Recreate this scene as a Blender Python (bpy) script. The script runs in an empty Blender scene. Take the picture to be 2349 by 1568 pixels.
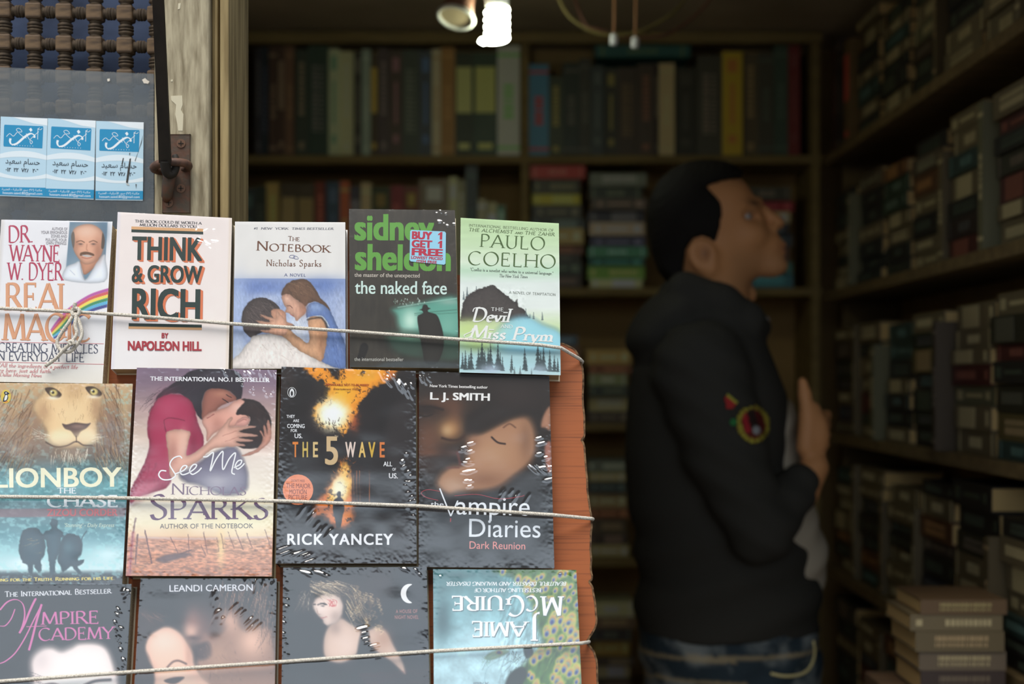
import bpy, bmesh, math, random
import numpy as np
from mathutils import Vector, Matrix, Euler

SC = bpy.context.scene
COL = SC.collection
RND = random.Random(11)
PI = math.pi

# ------------------------------------------------------------------ camera
W, H = 2349, 1568
F = 3263.0                      # focal length in pixels of the 2349 px frame (50 mm on 36 mm)
CX, HY = 1174.5, 869.0          # principal column and horizon row
ZC = 1.40                       # eye height
cam = bpy.data.cameras.new('camera')
cam.sensor_width = 36.0
cam.lens = F / W * 36.0
cam.shift_y = (HY - H / 2) / W
cam.clip_start = 0.05
cam.dof.use_dof = True
cam.dof.focus_distance = 1.352
cam.dof.aperture_fstop = 4.2
cam_o = bpy.data.objects.new('camera', cam)
cam_o.location = (0, 0, ZC)
cam_o.rotation_euler = (PI / 2, 0, 0)
COL.objects.link(cam_o)
SC.camera = cam_o

# ------------------------------------------------------------------ sky, sun, exposure
vs = SC.view_settings
vs.view_transform = 'Standard'
vs.look = 'None'
vs.gamma = 1.0
vs.exposure = 0.0
try:
    vs.use_curve_mapping = False
except Exception:
    pass
SC.cycles.use_denoising = True
SC.cycles.max_bounces = 8
SC.cycles.transparent_max_bounces = 24
SC.cycles.caustics_reflective = False
SC.cycles.caustics_refractive = False
SC.cycles.sample_clamp_indirect = 4.0

world = bpy.data.worlds.new('alley_sky')
SC.world = world
world.use_nodes = True
nt = world.node_tree
nt.nodes.clear()
n_out = nt.nodes.new('ShaderNodeOutputWorld')
n_bg = nt.nodes.new('ShaderNodeBackground')
n_tc = nt.nodes.new('ShaderNodeTexCoord')
n_sep = nt.nodes.new('ShaderNodeSeparateXYZ')
n_noi = nt.nodes.new('ShaderNodeTexNoise')
n_mul = nt.nodes.new('ShaderNodeMath'); n_mul.operation = 'MULTIPLY_ADD'
n_ramp = nt.nodes.new('ShaderNodeValToRGB')
nt.links.new(n_tc.outputs['Generated'], n_sep.inputs[0])
nt.links.new(n_tc.outputs['Generated'], n_noi.inputs['Vector'])
n_noi.inputs['Scale'].default_value = 4.0
n_noi.inputs['Detail'].default_value = 3.0
n_mul.inputs[1].default_value = 0.10
n_sub = nt.nodes.new('ShaderNodeMath'); n_sub.operation = 'SUBTRACT'; n_sub.inputs[1].default_value = 0.05
nt.links.new(n_noi.outputs['Fac'], n_mul.inputs[0])
nt.links.new(n_sep.outputs['Z'], n_sub.inputs[0])
nt.links.new(n_sub.outputs[0], n_mul.inputs[2])
nt.links.new(n_mul.outputs[0], n_ramp.inputs[0])
# sin(elevation): bright hazy street and low sky, an added dark band that shapes the wrap reflections, open sky overhead
els = n_ramp.color_ramp.elements
els[0].position = 0.0; els[0].color = (0.28, 0.30, 0.33, 1)
els[1].position = 1.0; els[1].color = (2.6, 2.85, 3.2, 1)
for p, c in ((0.10, (0.92, 1.04, 1.18, 1)), (0.42, (1.08, 1.25, 1.42, 1)), (0.475, (0.03, 0.03, 0.03, 1)),
             (0.74, (0.04, 0.04, 0.035, 1)), (0.84, (2.6, 2.8, 3.1, 1))):
    e = els.new(p); e.color = c
nt.links.new(n_ramp.outputs[0], n_bg.inputs[0])
n_bg.inputs[1].default_value = 1.0
nt.links.new(n_bg.outputs[0], n_out.inputs[0])

sun = bpy.data.lights.new('sun', 'SUN')
sun.energy = 3.6
sun.angle = math.radians(44)
sun.color = (1.0, 0.965, 0.92)
sun_o = bpy.data.objects.new('sun', sun)
sun_o.rotation_euler = Vector((0.22, 0.50, -1.15)).to_track_quat('-Z', 'Y').to_euler()
sun_o.location = (-1, -2, 4)
COL.objects.link(sun_o)

# ------------------------------------------------------------------ helpers
def lin(c):
    c = np.asarray(c, float) / 255.0
    return np.where(c <= 0.04045, c / 12.92, ((c + 0.055) / 1.055) ** 2.4)

KEY = 0.97                       # a sheet of albedo a under the daylight reads about a / KEY
def alb(c):
    """surface colour of a thing that reads as sRGB c in the daylight"""
    return np.clip(lin(c) * KEY, 0.004, 0.88)

KIN = 0.175
def dim(c):
    """surface colour of a thing that reads as sRGB c inside the dim shop"""
    return np.clip(lin(c) / KIN * np.array([1.08, 1.0, 0.82]), 0.010, 0.75)

def rgba(c):
    return (float(c[0]), float(c[1]), float(c[2]), 1.0)

def mat(name, color=None, rough=0.6, spec=0.5, attr=None, noise=None, bump=None, metal=0.0, emit=None, coat=0.0):
    m = bpy.data.materials.new(name)
    m.use_nodes = True
    t = m.node_tree
    b = t.nodes['Principled BSDF']
    b.inputs['Roughness'].default_value = rough
    b.inputs['Specular IOR Level'].default_value = spec
    b.inputs['Metallic'].default_value = metal
    if coat:
        b.inputs['Coat Weight'].default_value = coat
        b.inputs['Coat Roughness'].default_value = 0.08
    if color is not None:
        b.inputs['Base Color'].default_value = rgba(color)
    src = None
    if attr:
        a = t.nodes.new('ShaderNodeAttribute'); a.attribute_name = attr
        src = a.outputs['Color']
        t.links.new(src, b.inputs['Base Color'])
    if noise:
        # noise = (colour2, (sx, sy, sz), detail, lo, hi)
        c2, sc, det, lo, hi = noise
        tc = t.nodes.new('ShaderNodeTexCoord')
        mp = t.nodes.new('ShaderNodeMapping'); mp.inputs['Scale'].default_value = sc
        nz = t.nodes.new('ShaderNodeTexNoise'); nz.inputs['Scale'].default_value = 1.0; nz.inputs['Detail'].default_value = det
        rp = t.nodes.new('ShaderNodeValToRGB')
        rp.color_ramp.elements[0].position = lo; rp.color_ramp.elements[0].color = rgba(color)
        rp.color_ramp.elements[1].position = hi; rp.color_ramp.elements[1].color = rgba(c2)
        t.links.new(tc.outputs['Object'], mp.inputs[0]); t.links.new(mp.outputs[0], nz.inputs['Vector'])
        t.links.new(nz.outputs['Fac'], rp.inputs[0]); t.links.new(rp.outputs[0], b.inputs['Base Color'])
        src = rp.outputs[0]
    if bump:
        sc, det, strength, dist = bump
        tc = t.nodes.new('ShaderNodeTexCoord')
        mp = t.nodes.new('ShaderNodeMapping'); mp.inputs['Scale'].default_value = sc
        nz = t.nodes.new('ShaderNodeTexNoise'); nz.inputs['Scale'].default_value = 1.0; nz.inputs['Detail'].default_value = det
        bp = t.nodes.new('ShaderNodeBump'); bp.inputs['Strength'].default_value = strength; bp.inputs['Distance'].default_value = dist
        t.links.new(tc.outputs['Object'], mp.inputs[0]); t.links.new(mp.outputs[0], nz.inputs['Vector'])
        t.links.new(nz.outputs['Fac'], bp.inputs['Height']); t.links.new(bp.outputs[0], b.inputs['Normal'])
    if emit:
        b.inputs['Emission Color'].default_value = rgba(emit[0])
        b.inputs['Emission Strength'].default_value = emit[1]
    return m

_cache = {}
def cmat(c, rough=0.6, key=None):
    k = (tuple(round(float(v), 3) for v in c), rough)
    if k not in _cache:
        _cache[k] = mat('painted_surface', c, rough)
    return _cache[k]

def tag(o, label=None, cat=None, group=None, kind=None):
    if label: o['label'] = label
    if cat: o['category'] = cat
    if group: o['group'] = group
    if kind: o['kind'] = kind
    return o

def link(name, me, parent=None, loc=None):
    o = bpy.data.objects.new(name, me)
    COL.objects.link(o)
    if parent is not None: o.parent = parent
    if loc is not None: o.location = loc
    return o

def thing(name, label, cat, loc=(0, 0, 0), group=None):
    o = link(name, None, None, loc)
    o.empty_display_size = 0.02
    return tag(o, label, cat, group)

def mesh_np(name, verts, faces, material, smooth=False, cols=None):
    me = bpy.data.meshes.new(name)
    if isinstance(faces, np.ndarray):
        v = np.asarray(verts, np.float32); f = np.asarray(faces, np.int32)
        k = f.shape[1]
        me.vertices.add(len(v)); me.vertices.foreach_set('co', v.ravel())
        me.loops.add(f.size); me.loops.foreach_set('vertex_index', f.ravel())
        me.polygons.add(len(f)); me.polygons.foreach_set('loop_start', np.arange(0, f.size, k, dtype=np.int32))
        me.polygons.foreach_set('loop_total', np.full(len(f), k, np.int32))
        me.update(calc_edges=True)
    else:
        me.from_pydata([tuple(map(float, p)) for p in verts], [], faces)
        me.update()
    if cols is not None:
        a = me.color_attributes.new('Col', 'FLOAT_COLOR', 'POINT')
        c = np.ones((len(me.vertices), 4), np.float32); c[:, :3] = cols
        a.data.foreach_set('color', c.ravel())
    if smooth:
        me.polygons.foreach_set('use_smooth', np.ones(len(me.polygons), bool))
    if material is not None:
        me.materials.append(material)
    return me

class MB:
    """collects solids into one mesh"""
    def __init__(s): s.bm = bmesh.new()
    def box(s, a, b, bevel=0.0):
        a = Vector(a); b = Vector(b)
        r = bmesh.ops.create_cube(s.bm, size=1.0)
        c = (a + b) / 2; d = b - a
        for v in r['verts']:
            v.co = Vector((c[i] + v.co[i] * d[i] for i in range(3)))
        if bevel:
            ed = list({e for v in r['verts'] for e in v.link_edges})
            bmesh.ops.bevel(s.bm, geom=ed, offset=bevel, segments=2, affect='EDGES', profile=0.5)
        return s
    def tube(s, pts, r, n=10, closed=False, caps=True):
        pts = [Vector(p) for p in pts]
        rs = r if isinstance(r, (list, tuple)) else [r] * len(pts)
        m = len(pts); rings = []
        up = Vector((0, 0, 1)); prev = None
        for i, p in enumerate(pts):
            if closed: t = pts[(i + 1) % m] - pts[i - 1]
            else: t = pts[min(i + 1, m - 1)] - pts[max(i - 1, 0)]
            t.normalize()
            if prev is None:
                a = t.cross(up)
                if a.length < 0.1: a = t.cross(Vector((1, 0, 0)))
            else:
                a = prev - t * prev.dot(t)
            a.normalize(); prev = a
            b = t.cross(a)
            rings.append([s.bm.verts.new(p + (a * math.cos(2 * PI * k / n) + b * math.sin(2 * PI * k / n)) * rs[i]) for k in range(n)])
        for i in range(m if closed else m - 1):
            A, B = rings[i], rings[(i + 1) % m]
            for k in range(n):
                f = s.bm.faces.new((A[k], A[(k + 1) % n], B[(k + 1) % n], B[k])); f.smooth = True
        if caps and not closed:
            s.bm.faces.new(rings[0][::-1]); s.bm.faces.new(rings[-1])
        return s
    def lathe(s, prof, n=16, origin=(0, 0, 0), axis='Z'):
        """prof: list of (radius, height)"""
        o = Vector(origin); rings = []
        for r, h in prof:
            ring = []
            for k in range(n):
                a = 2 * PI * k / n
                p = Vector((r * math.cos(a), r * math.sin(a), h))
                if axis == 'X': p = Vector((p.z, p.x, p.y))
                if axis == 'Y': p = Vector((p.x, p.z, -p.y))
                ring.append(s.bm.verts.new(o + p))
            rings.append(ring)
        for A, B in zip(rings, rings[1:]):
            for k in range(n):
                f = s.bm.faces.new((A[k], A[(k + 1) % n], B[(k + 1) % n], B[k])); f.smooth = True
        s.bm.faces.new(rings[0][::-1]); s.bm.faces.new(rings[-1])
        return s
    def prism(s, pts, vec):
        """closed polygon of 3-D points extruded by vec"""
        v = Vector(vec)
        A = [s.bm.verts.new(Vector(p)) for p in pts]
        B = [s.bm.verts.new(Vector(p) + v) for p in pts]
        s.bm.faces.new(A); s.bm.faces.new(B[::-1])
        n = len(A)
        for i in range(n): s.bm.faces.new((A[i], B[i], B[(i + 1) % n], A[(i + 1) % n]))
        return s
    def build(s, name, material, parent=None, loc=None, kind=None, mesh_only=False):
        bmesh.ops.recalc_face_normals(s.bm, faces=s.bm.faces[:])
        me = bpy.data.meshes.new(name)
        s.bm.to_mesh(me); s.bm.free()
        if material is not None: me.materials.append(material)
        if mesh_only: return me
        o = link(name, me, parent, loc)
        if kind: o['kind'] = kind
        return o

def ray(px, py):
    return Vector(((px - CX) / F, 1.0, -(py - HY) / F))

def at(px, py, Y):
    """the point at depth Y seen at a photo pixel"""
    return Vector((0, 0, ZC)) + ray(px, py) * Y

# the leaning board: its books' covers lie near this plane
TILT = math.radians(16.0)
PN = Vector((0, -math.cos(TILT), math.sin(TILT)))       # faces the camera
PY0 = 1.33
PD0 = -PY0 * math.cos(TILT)
BACK = -0.020                     # the board's face lies this far behind the plane of the covers
def on_board(px, py, lift=0.0):
    d = ray(px, py)
    return Vector((0, 0, ZC)) + d * ((PD0 + lift) / d.dot(PN))

def on_board_np(P, lift):
    P = np.asarray(P, float)
    d = np.stack([(P[:, 0] - CX) / F, np.ones(len(P)), -(P[:, 1] - HY) / F], 1)
    k = (PD0 + lift) / (d @ np.array(PN))
    return d * k[:, None] + np.array([0, 0, ZC])

def project_np(P):
    return np.stack([CX + F * P[:, 0] / P[:, 1], HY - F * (P[:, 2] - ZC) / P[:, 1]], 1)

def crom(pts, n=6, closed=False):
    P = [np.asarray(p, float) for p in pts]; m = len(P); out = []
    rng = range(m if closed else m - 1)
    for i in rng:
        if closed: a, b, c, d = P[i - 1], P[i], P[(i + 1) % m], P[(i + 2) % m]
        else: a, b, c, d = P[max(i - 1, 0)], P[i], P[i + 1], P[min(i + 2, m - 1)]
        for k in range(n):
            t = k / n
            out.append(0.5 * (2 * b + (c - a) * t + (2 * a - 5 * b + 4 * c - d) * t * t + (3 * b - a - 3 * c + d) * t ** 3))
    if not closed: out.append(P[-1])
    return out
# ------------------------------------------------------------------ lettering
def _arc(cx, cy, rx, ry, a0, a1, n=None):
    n = n or max(6, int(abs(a1 - a0) / 12))
    return [(cx + rx * math.cos(math.radians(a0 + (a1 - a0) * i / n)), cy + ry * math.sin(math.radians(a0 + (a1 - a0) * i / n))) for i in range(n + 1)]

XH = 0.48
def _glyphs():
    A = _arc
    g = {}
    S = lambda x, a=0.0, b=1.0: [(x, a), (x, b)]
    g['A'] = (.80, [[(0, 0), (.40, 1)], [(.40, 1), (.80, 0)], [(.16, .34), (.64, .34)]])
    g['B'] = (.64, [S(.1), [(.1, 1), (.3, 1)] + A(.3, .76, .2, .24, 90, -90) + [(.1, .52)], [(.1, .52), (.33, .52)] + A(.33, .26, .26, .26, 90, -90) + [(.1, 0)]])
    g['C'] = (.80, [A(.44, .5, .42, .52, 48, 312)])
    g['D'] = (.84, [S(.1), [(.1, 1), (.32, 1)] + A(.32, .5, .46, .5, 90, -90) + [(.1, 0)]])
    g['E'] = (.60, [S(.1), [(.1, 1), (.54, 1)], [(.1, .52), (.44, .52)], [(.1, 0), (.57, 0)]])
    g['F'] = (.56, [S(.1), [(.1, 1), (.53, 1)], [(.1, .5), (.44, .5)]])
    g['G'] = (.86, [A(.45, .5, .43, .52, 48, 318), [(.77, .12), (.77, .44)]])
    g['H'] = (.86, [S(.1), S(.76), [(.1, .52), (.76, .52)]])
    g['I'] = (.24, [S(.12)])
    g['J'] = (.38, [[(.26, 1), (.26, .1)] + A(.08, .1, .18, .24, 0, -100)])
    g['K'] = (.76, [S(.1), [(.66, 1), (.12, .46)], [(.24, .58), (.74, 0)]])
    g['L'] = (.58, [S(.1), [(.1, 0), (.55, 0)]])
    g['M'] = (1.0, [[(.08, 0), (.16, 1)], [(.16, 1), (.50, .06)], [(.50, .06), (.84, 1)], [(.84, 1), (.92, 0)]])
    g['N'] = (.86, [S(.1), [(.1, 1), (.76, 0)], S(.76)])
    g['O'] = (.90, [A(.45, .5, .43, .52, 90, 450)])
    g['P'] = (.60, [S(.1), [(.1, 1), (.3, 1)] + A(.3, .74, .26, .26, 90, -90) + [(.1, .48)]])
    g['Q'] = (.92, [A(.45, .5, .43, .52, 90, 450), [(.5, .0), (.95, -.22)]])
    g['R'] = (.72, [S(.1), [(.1, 1), (.3, 1)] + A(.3, .76, .24, .24, 90, -90) + [(.1, .52)], [(.32, .52), (.72, 0)]])
    g['S'] = (.56, [[tuple(p) for p in crom([(.46, .84), (.34, 1.0), (.17, .97), (.08, .79), (.18, .62), (.34, .50), (.47, .36), (.46, .14), (.30, .0), (.13, .03), (.06, .19)], 5)]])
    g['T'] = (.70, [S(.35), [(.04, 1), (.66, 1)]])
    g['U'] = (.80, [[(.1, 1), (.1, .32)] + A(.39, .32, .29, .34, 180, 360) + [(.68, 1)]])
    g['V'] = (.78, [[(.0, 1), (.40, 0)], [(.40, 0), (.78, 1)]])
    g['W'] = (1.12, [[(.0, 1), (.30, 0)], [(.30, 0), (.56, .96)], [(.56, .96), (.84, 0)], [(.84, 0), (1.12, 1)]])
    g['X'] = (.76, [[(.04, 1), (.72, 0)], [(.70, 1), (.04, 0)]])
    g['Y'] = (.74, [[(.0, 1), (.37, .48)], [(.37, .48), (.74, 1)], S(.37, 0, .48)])
    g['Z'] = (.68, [[(.06, 1), (.62, 1)], [(.62, 1), (.05, 0)], [(.05, 0), (.64, 0)]])
    g['1'] = (.40, [[(.06, .82), (.2, .96)], S(.22)])
    g['#'] = (.6, [[(.2, .1), (.3, .9)], [(.4, .1), (.5, .9)], [(.1, .36), (.58, .36)], [(.12, .64), (.6, .64)]])
    x = XH
    g['a'] = (.42, [[(.06, .36)] + A(.19, .33, .13, x - .33, 150, 0) + [(.32, 0)], [(.32, .28), (.16, .25)] + A(.16, .125, .12, .125, 90, 300) + [(.32, .12)]])
    g['b'] = (.50, [S(.1), A(.26, x / 2, .18, x / 2, 150, -150)])
    g['c'] = (.42, [A(.25, x / 2, .20, x / 2, 45, 315)])
    g['d'] = (.52, [S(.42), A(.25, x / 2, .19, x / 2, 30, 330)])
    g['e'] = (.44, [[(.07, .27), (.39, .29)] + A(.24, x / 2, .18, x / 2, 15, 310)])
    g['f'] = (.32, [[(.13, 0), (.13, .8)] + A(.25, .8, .12, .2, 180, 60), [(.03, x), (.28, x)]])
    g['g'] = (.46, [A(.22, .31, .15, .16, 90, 450), [(.16, .16), (.1, .08), (.34, .02)] + A(.24, -.12, .18, .13, 60, -240), [(.33, .42), (.44, .47)]])
    g['h'] = (.54, [S(.1), [(.1, .3)] + A(.27, .3, .17, x - .3, 160, 0) + [(.44, 0)]])
    g['i'] = (.22, [S(.11, 0, x), [(.11, .68), (.11, .75)]])
    g['j'] = (.22, [[(.12, x), (.12, -.1)] + A(.02, -.1, .1, .12, 0, -110), [(.12, .68), (.12, .75)]])
    g['k'] = (.50, [S(.1), [(.42, x), (.12, .2)], [(.2, .27), (.48, 0)]])
    g['l'] = (.22, [S(.11)])
    g['m'] = (.80, [S(.1, 0, x), [(.1, .3)] + A(.24, .3, .15, x - .3, 160, 0) + [(.39, 0)], [(.39, .3)] + A(.54, .3, .15, x - .3, 160, 0) + [(.69, 0)]])
    g['n'] = (.54, [S(.1, 0, x), [(.1, .3)] + A(.27, .3, .17, x - .3, 160, 0) + [(.44, 0)]])
    g['o'] = (.50, [A(.25, x / 2, .20, x / 2 + .01, 90, 450)])
    g['p'] = (.50, [S(.1, -.34, x), A(.26, x / 2, .18, x / 2, 150, -150)])
    g['q'] = (.52, [S(.42, -.34, x), A(.25, x / 2, .19, x / 2, 30, 330)])
    g['r'] = (.36, [S(.1, 0, x), [(.1, .3)] + A(.25, .3, .15, x - .3, 160, 60)])
    g['s'] = (.36, [[tuple(p) for p in crom([(.30, .40), (.20, .48), (.09, .42), (.10, .30), (.20, .24), (.30, .16), (.28, .04), (.17, 0), (.06, .08)], 4)]])
    g['t'] = (.32, [[(.14, .66), (.14, .12)] + A(.24, .12, .1, .12, 180, 300), [(.03, x), (.28, x)]])
    g['u'] = (.54, [[(.1, x), (.1, .17)] + A(.26, .17, .16, .17, 180, 350), S(.43, 0, x)])
    g['v'] = (.46, [[(.02, x), (.23, 0)], [(.23, 0), (.44, x)]])
    g['w'] = (.68, [[(.02, x), (.18, 0)], [(.18, 0), (.34, x)], [(.34, x), (.5, 0)], [(.5, 0), (.66, x)]])
    g['y'] = (.46, [[(.02, x), (.23, 0)], [(.44, x), (.14, -.3), (.04, -.3)]])
    g['z'] = (.42, [[(.05, x), (.36, x)], [(.36, x), (.04, 0)], [(.04, 0), (.38, 0)]])
    g['.'] = (.2, [[(.1, .0), (.1, .07)]])
    g[','] = (.2, [[(.11, .07), (.06, -.1)]])
    g[':'] = (.2, [[(.1, .0), (.1, .07)], [(.1, .36), (.1, .43)]])
    g['"'] = (.3, [[(.08, .8), (.1, 1)], [(.2, .8), (.22, 1)]])
    g["'"] = (.16, [[(.08, .8), (.1, 1)]])
    g['-'] = (.36, [[(.06, .26), (.3, .26)]])
    g[' '] = (.34, [])
    return g
GLY = _glyphs()

def stroke_quads(pts, wfun):
    """ribbon round a 2-D polyline: (verts, quads)"""
    P = np.asarray(pts, float); n = len(P)
    T = np.zeros_like(P)
    T[1:-1] = P[2:] - P[:-2]; T[0] = P[1] - P[0]; T[-1] = P[-1] - P[-2]
    if n > 2 and np.allclose(P[0], P[-1]):
        T[0] = T[-1] = P[1] - P[-2]
    L = np.hypot(T[:, 0], T[:, 1]) + 1e-9
    T /= L[:, None]
    N = np.stack([-T[:, 1], T[:, 0]], 1)
    w = np.array([wfun(t, i / (n - 1)) for i, t in enumerate(T)])[:, None] / 2
    V = np.concatenate([P + N * w, P - N * w])
    Q = [(i, i + n, i + n + 1, i + 1) for i in range(n - 1)]
    return V, Q

def serif_text(s, thick=.13, thin=.045, serif=.09, small=None, spacing=.06, pen=28):
    """2-D ribbons of a roman text, cap height 1; small: height of lower-case letters drawn as small capitals"""
    V = []; Fc = []; Zs = []; nz = 0; x = 0.0
    ca, sa = math.cos(math.radians(pen)), math.sin(math.radians(pen))
    for ch in s:
        k = 1.0; key = ch
        if small and ch.isalpha() and ch.islower():
            key = ch.upper(); k = small
        if key not in GLY: key = ' '
        adv, st = GLY[key]
        def wf(t, u):
            return (thin + (thick - thin) * abs(t[0] * sa - t[1] * ca) ** 1.6) * (0.55 + 0.45 * k)
        ends = {}
        for p in st:
            for q in (p[0], p[-1]):
                ends[(round(q[0], 2), round(q[1], 2))] = ends.get((round(q[0], 2), round(q[1], 2)), 0) + 1
        for p in st:
            P = [(x + a * k, b * k) for a, b in p]
            v, q = stroke_quads(P, wf)
            o = len(V); V += [tuple(a) for a in v]; Fc += [tuple(i + o for i in f) for f in q]; nz += 1; Zs += [(nz % 9) * 5e-6] * len(v)
            if serif <= 0 or key in '.,:"\'-#': continue
            for e, f in ((0, 1), (-1, -2)):
                if ends[(round(p[e][0], 2), round(p[e][1], 2))] > 1: continue
                if len(p) > 2 and math.dist(p[e], p[f]) < 0.12: continue
                dx, dy = p[e][0] - p[f][0], p[e][1] - p[f][1]
                ex, ey = P[e]
                th = thin * 0.9
                if abs(dy) > abs(dx) * 0.8:
                    sw = serif * (0.6 + 0.4 * k) + thick * .35
                    yb = ey if dy < 0 else ey - th
                    box = [(ex - sw, yb), (ex + sw, yb), (ex + sw, yb + th), (ex - sw, yb + th)]
                elif abs(dx) > 0.1:
                    up = -1 if ey > .6 * k else 1
                    hh = serif * 1.5 * k
                    box = [(ex - th, ey - (hh if up < 0 or .1 < ey / k < .9 else 0)), (ex, ey - (hh if up < 0 or .1 < ey / k < .9 else 0)), (ex, ey + (hh if up > 0 or .1 < ey / k < .9 else 0)), (ex - th, ey + (hh if up > 0 or .1 < ey / k < .9 else 0))]
                else: continue
                o = len(V); V += box; Fc.append((o, o + 1, o + 2, o + 3)); nz += 1; Zs += [(nz % 9) * 5e-6] * 4
        x += (adv + spacing) * k
    return np.array(V), Fc, np.array(Zs)

_sans_cache = {}
def sans_text(s, bold=0.0, spacing=1.0):
    """2-D mesh of a plain sans text, cap height 1"""
    key = (s, spacing)
    if key not in _sans_cache:
        c = bpy.data.curves.new('lettering', 'FONT')
        c.body = s; c.fill_mode = 'FRONT'; c.resolution_u = 4
        c.space_character = spacing
        o = bpy.data.objects.new('lettering', c)
        COL.objects.link(o)
        dg = bpy.context.evaluated_depsgraph_get()
        dg.update()
        me = bpy.data.meshes.new_from_object(o.evaluated_get(dg))
        V = np.array([(v.co.x, v.co.y) for v in me.vertices]).reshape(-1, 2)
        Fc = [tuple(p.vertices) for p in me.polygons]
        bpy.data.objects.remove(o); bpy.data.curves.remove(c); bpy.data.meshes.remove(me)
        _sans_cache[key] = (V / 0.729, Fc)
    V, Fc = _sans_cache[key]
    if bold <= 0: return V, Fc, None
    VV = []; FF = []; Z = []
    for i, (dx, dy) in enumerate(((-1, -.5), (1, -.5), (-1, .5), (1, .5), (0, 0))):
        o = len(VV) * 0 + sum(len(a) for a in VV)
        VV.append(V + np.array([dx * bold, dy * bold])); Z.append(np.full(len(V), i * 4e-6))
        FF += [tuple(k + o for k in f) for f in Fc]
    return np.concatenate(VV), FF, np.concatenate(Z)

class Print:
    """printed marks on a leaning book cover, grouped by part name; all coordinates are photo pixels"""
    def __init__(s, lift, origin, placer=None):
        s.parts = {}; s.lift = lift; s.o = np.array(origin); s.layer = 1
        s.placer = placer or (lambda P, extra: on_board_np(P, s.lift + extra))
    def add(s, part, P, faces, col, dz=None):
        P = np.asarray(P, float)
        e = 6e-5 + s.layer * 1.6e-5; s.layer += 1
        V = s.placer(P, e) - s.o
        if dz is not None: V = V + np.outer(dz, np.array(PN))
        d = s.parts.setdefault(part, [[], [], [], 0])
        d[0].append(V); d[1] += [tuple(i + d[3] for i in f) for f in faces]
        c = alb(col); d[2].append(np.tile(c, (len(V), 1))); d[3] += len(V)
    def _map(s, V, x0, y0, x1, y1, h, slant):
        mn, mx = V[:, 0].min(), V[:, 0].max()
        u = (V[:, 0] - mn) / (mx - mn)
        b = np.array([x1 - x0, y1 - y0], float); L = np.hypot(*b)
        up = np.array([b[1], -b[0]]) / L * h
        sh = slant * V[:, 1] * h / L
        return np.array([x0, y0]) + np.outer(u + sh, b) + np.outer(V[:, 1], up)
    def text(s, part, t, x0, y0, x1, y1, h, col, font='sans', bold=0.0, slant=0.0, shift=(0, 0), **kw):
        dz = None
        if font == 'sans': V, Fc, dz = sans_text(t, bold, kw.get('spacing', 1.0))
        else: V, Fc, dz = serif_text(t, **kw)
        P = s._map(V, x0 + shift[0], y0 + shift[1], x1 + shift[0], y1 + shift[1], h, slant)
        s.add(part, P, Fc, col, dz)
    def poly(s, part, pts, col, smooth=False):
        if smooth: pts = crom(pts, 5, True)
        s.add(part, pts, [tuple(range(len(pts)))], col)
    def line(s, part, pts, w, col, smooth=True, pen=None):
        if smooth: pts = crom(pts, 6)
        if pen is None: wf = lambda t, u: w
        else: wf = lambda t, u: pen + (w - pen) * abs(t[0] * .5 - t[1] * .87) ** 1.4
        V, Q = stroke_quads(pts, wf)
        s.add(part, V, Q, col)
    def ellipse(s, part, cx, cy, rx, ry, col):
        s.poly(part, _arc(cx, cy, rx, ry, 0, 345, 23), col)
    def build(s, parent):
        for name, (V, Fc, c, n) in s.parts.items():
            me = mesh_np(name, np.concatenate(V), Fc, M_PRINT, cols=np.concatenate(c))
            link(name, me, parent)

M_PRINT = mat('printing_ink', None, 0.45, 0.3, attr='Col')
M_COVER = mat('printed_cover', None, 0.42, 0.35, attr='Col')
# ------------------------------------------------------------------ printed pictures (surface colour of the paper)
def Zf(s, ox, oy):
    return lambda *p: [(ox + p[i] / s, oy + p[i + 1] / s) for i in range(0, len(p), 2)]

def vnoise(X, Y, seed):
    xi = np.floor(X).astype(np.int64); yi = np.floor(Y).astype(np.int64)
    fx = X - xi; fy = Y - yi
    fx = fx * fx * (3 - 2 * fx); fy = fy * fy * (3 - 2 * fy)
    def h(a, b):
        n = (a * 374761393 + b * 668265263 + seed * 1442695041) & 0xFFFFFFFF
        n = ((n ^ (n >> 13)) * 1274126177) & 0xFFFFFFFF
        return ((n ^ (n >> 16)) & 0xFFFF) / 65535.0
    return (h(xi, yi) * (1 - fx) + h(xi + 1, yi) * fx) * (1 - fy) + (h(xi, yi + 1) * (1 - fx) + h(xi + 1, yi + 1) * fx) * fy

def fnoise(X, Y, seed, octv=3):
    r = 0; a = 0.5; t = 0
    for k in range(octv):
        r = r + a * vnoise(X * 2 ** k, Y * 2 ** k, seed + k); t += a; a *= 0.55
    return r / t

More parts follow.
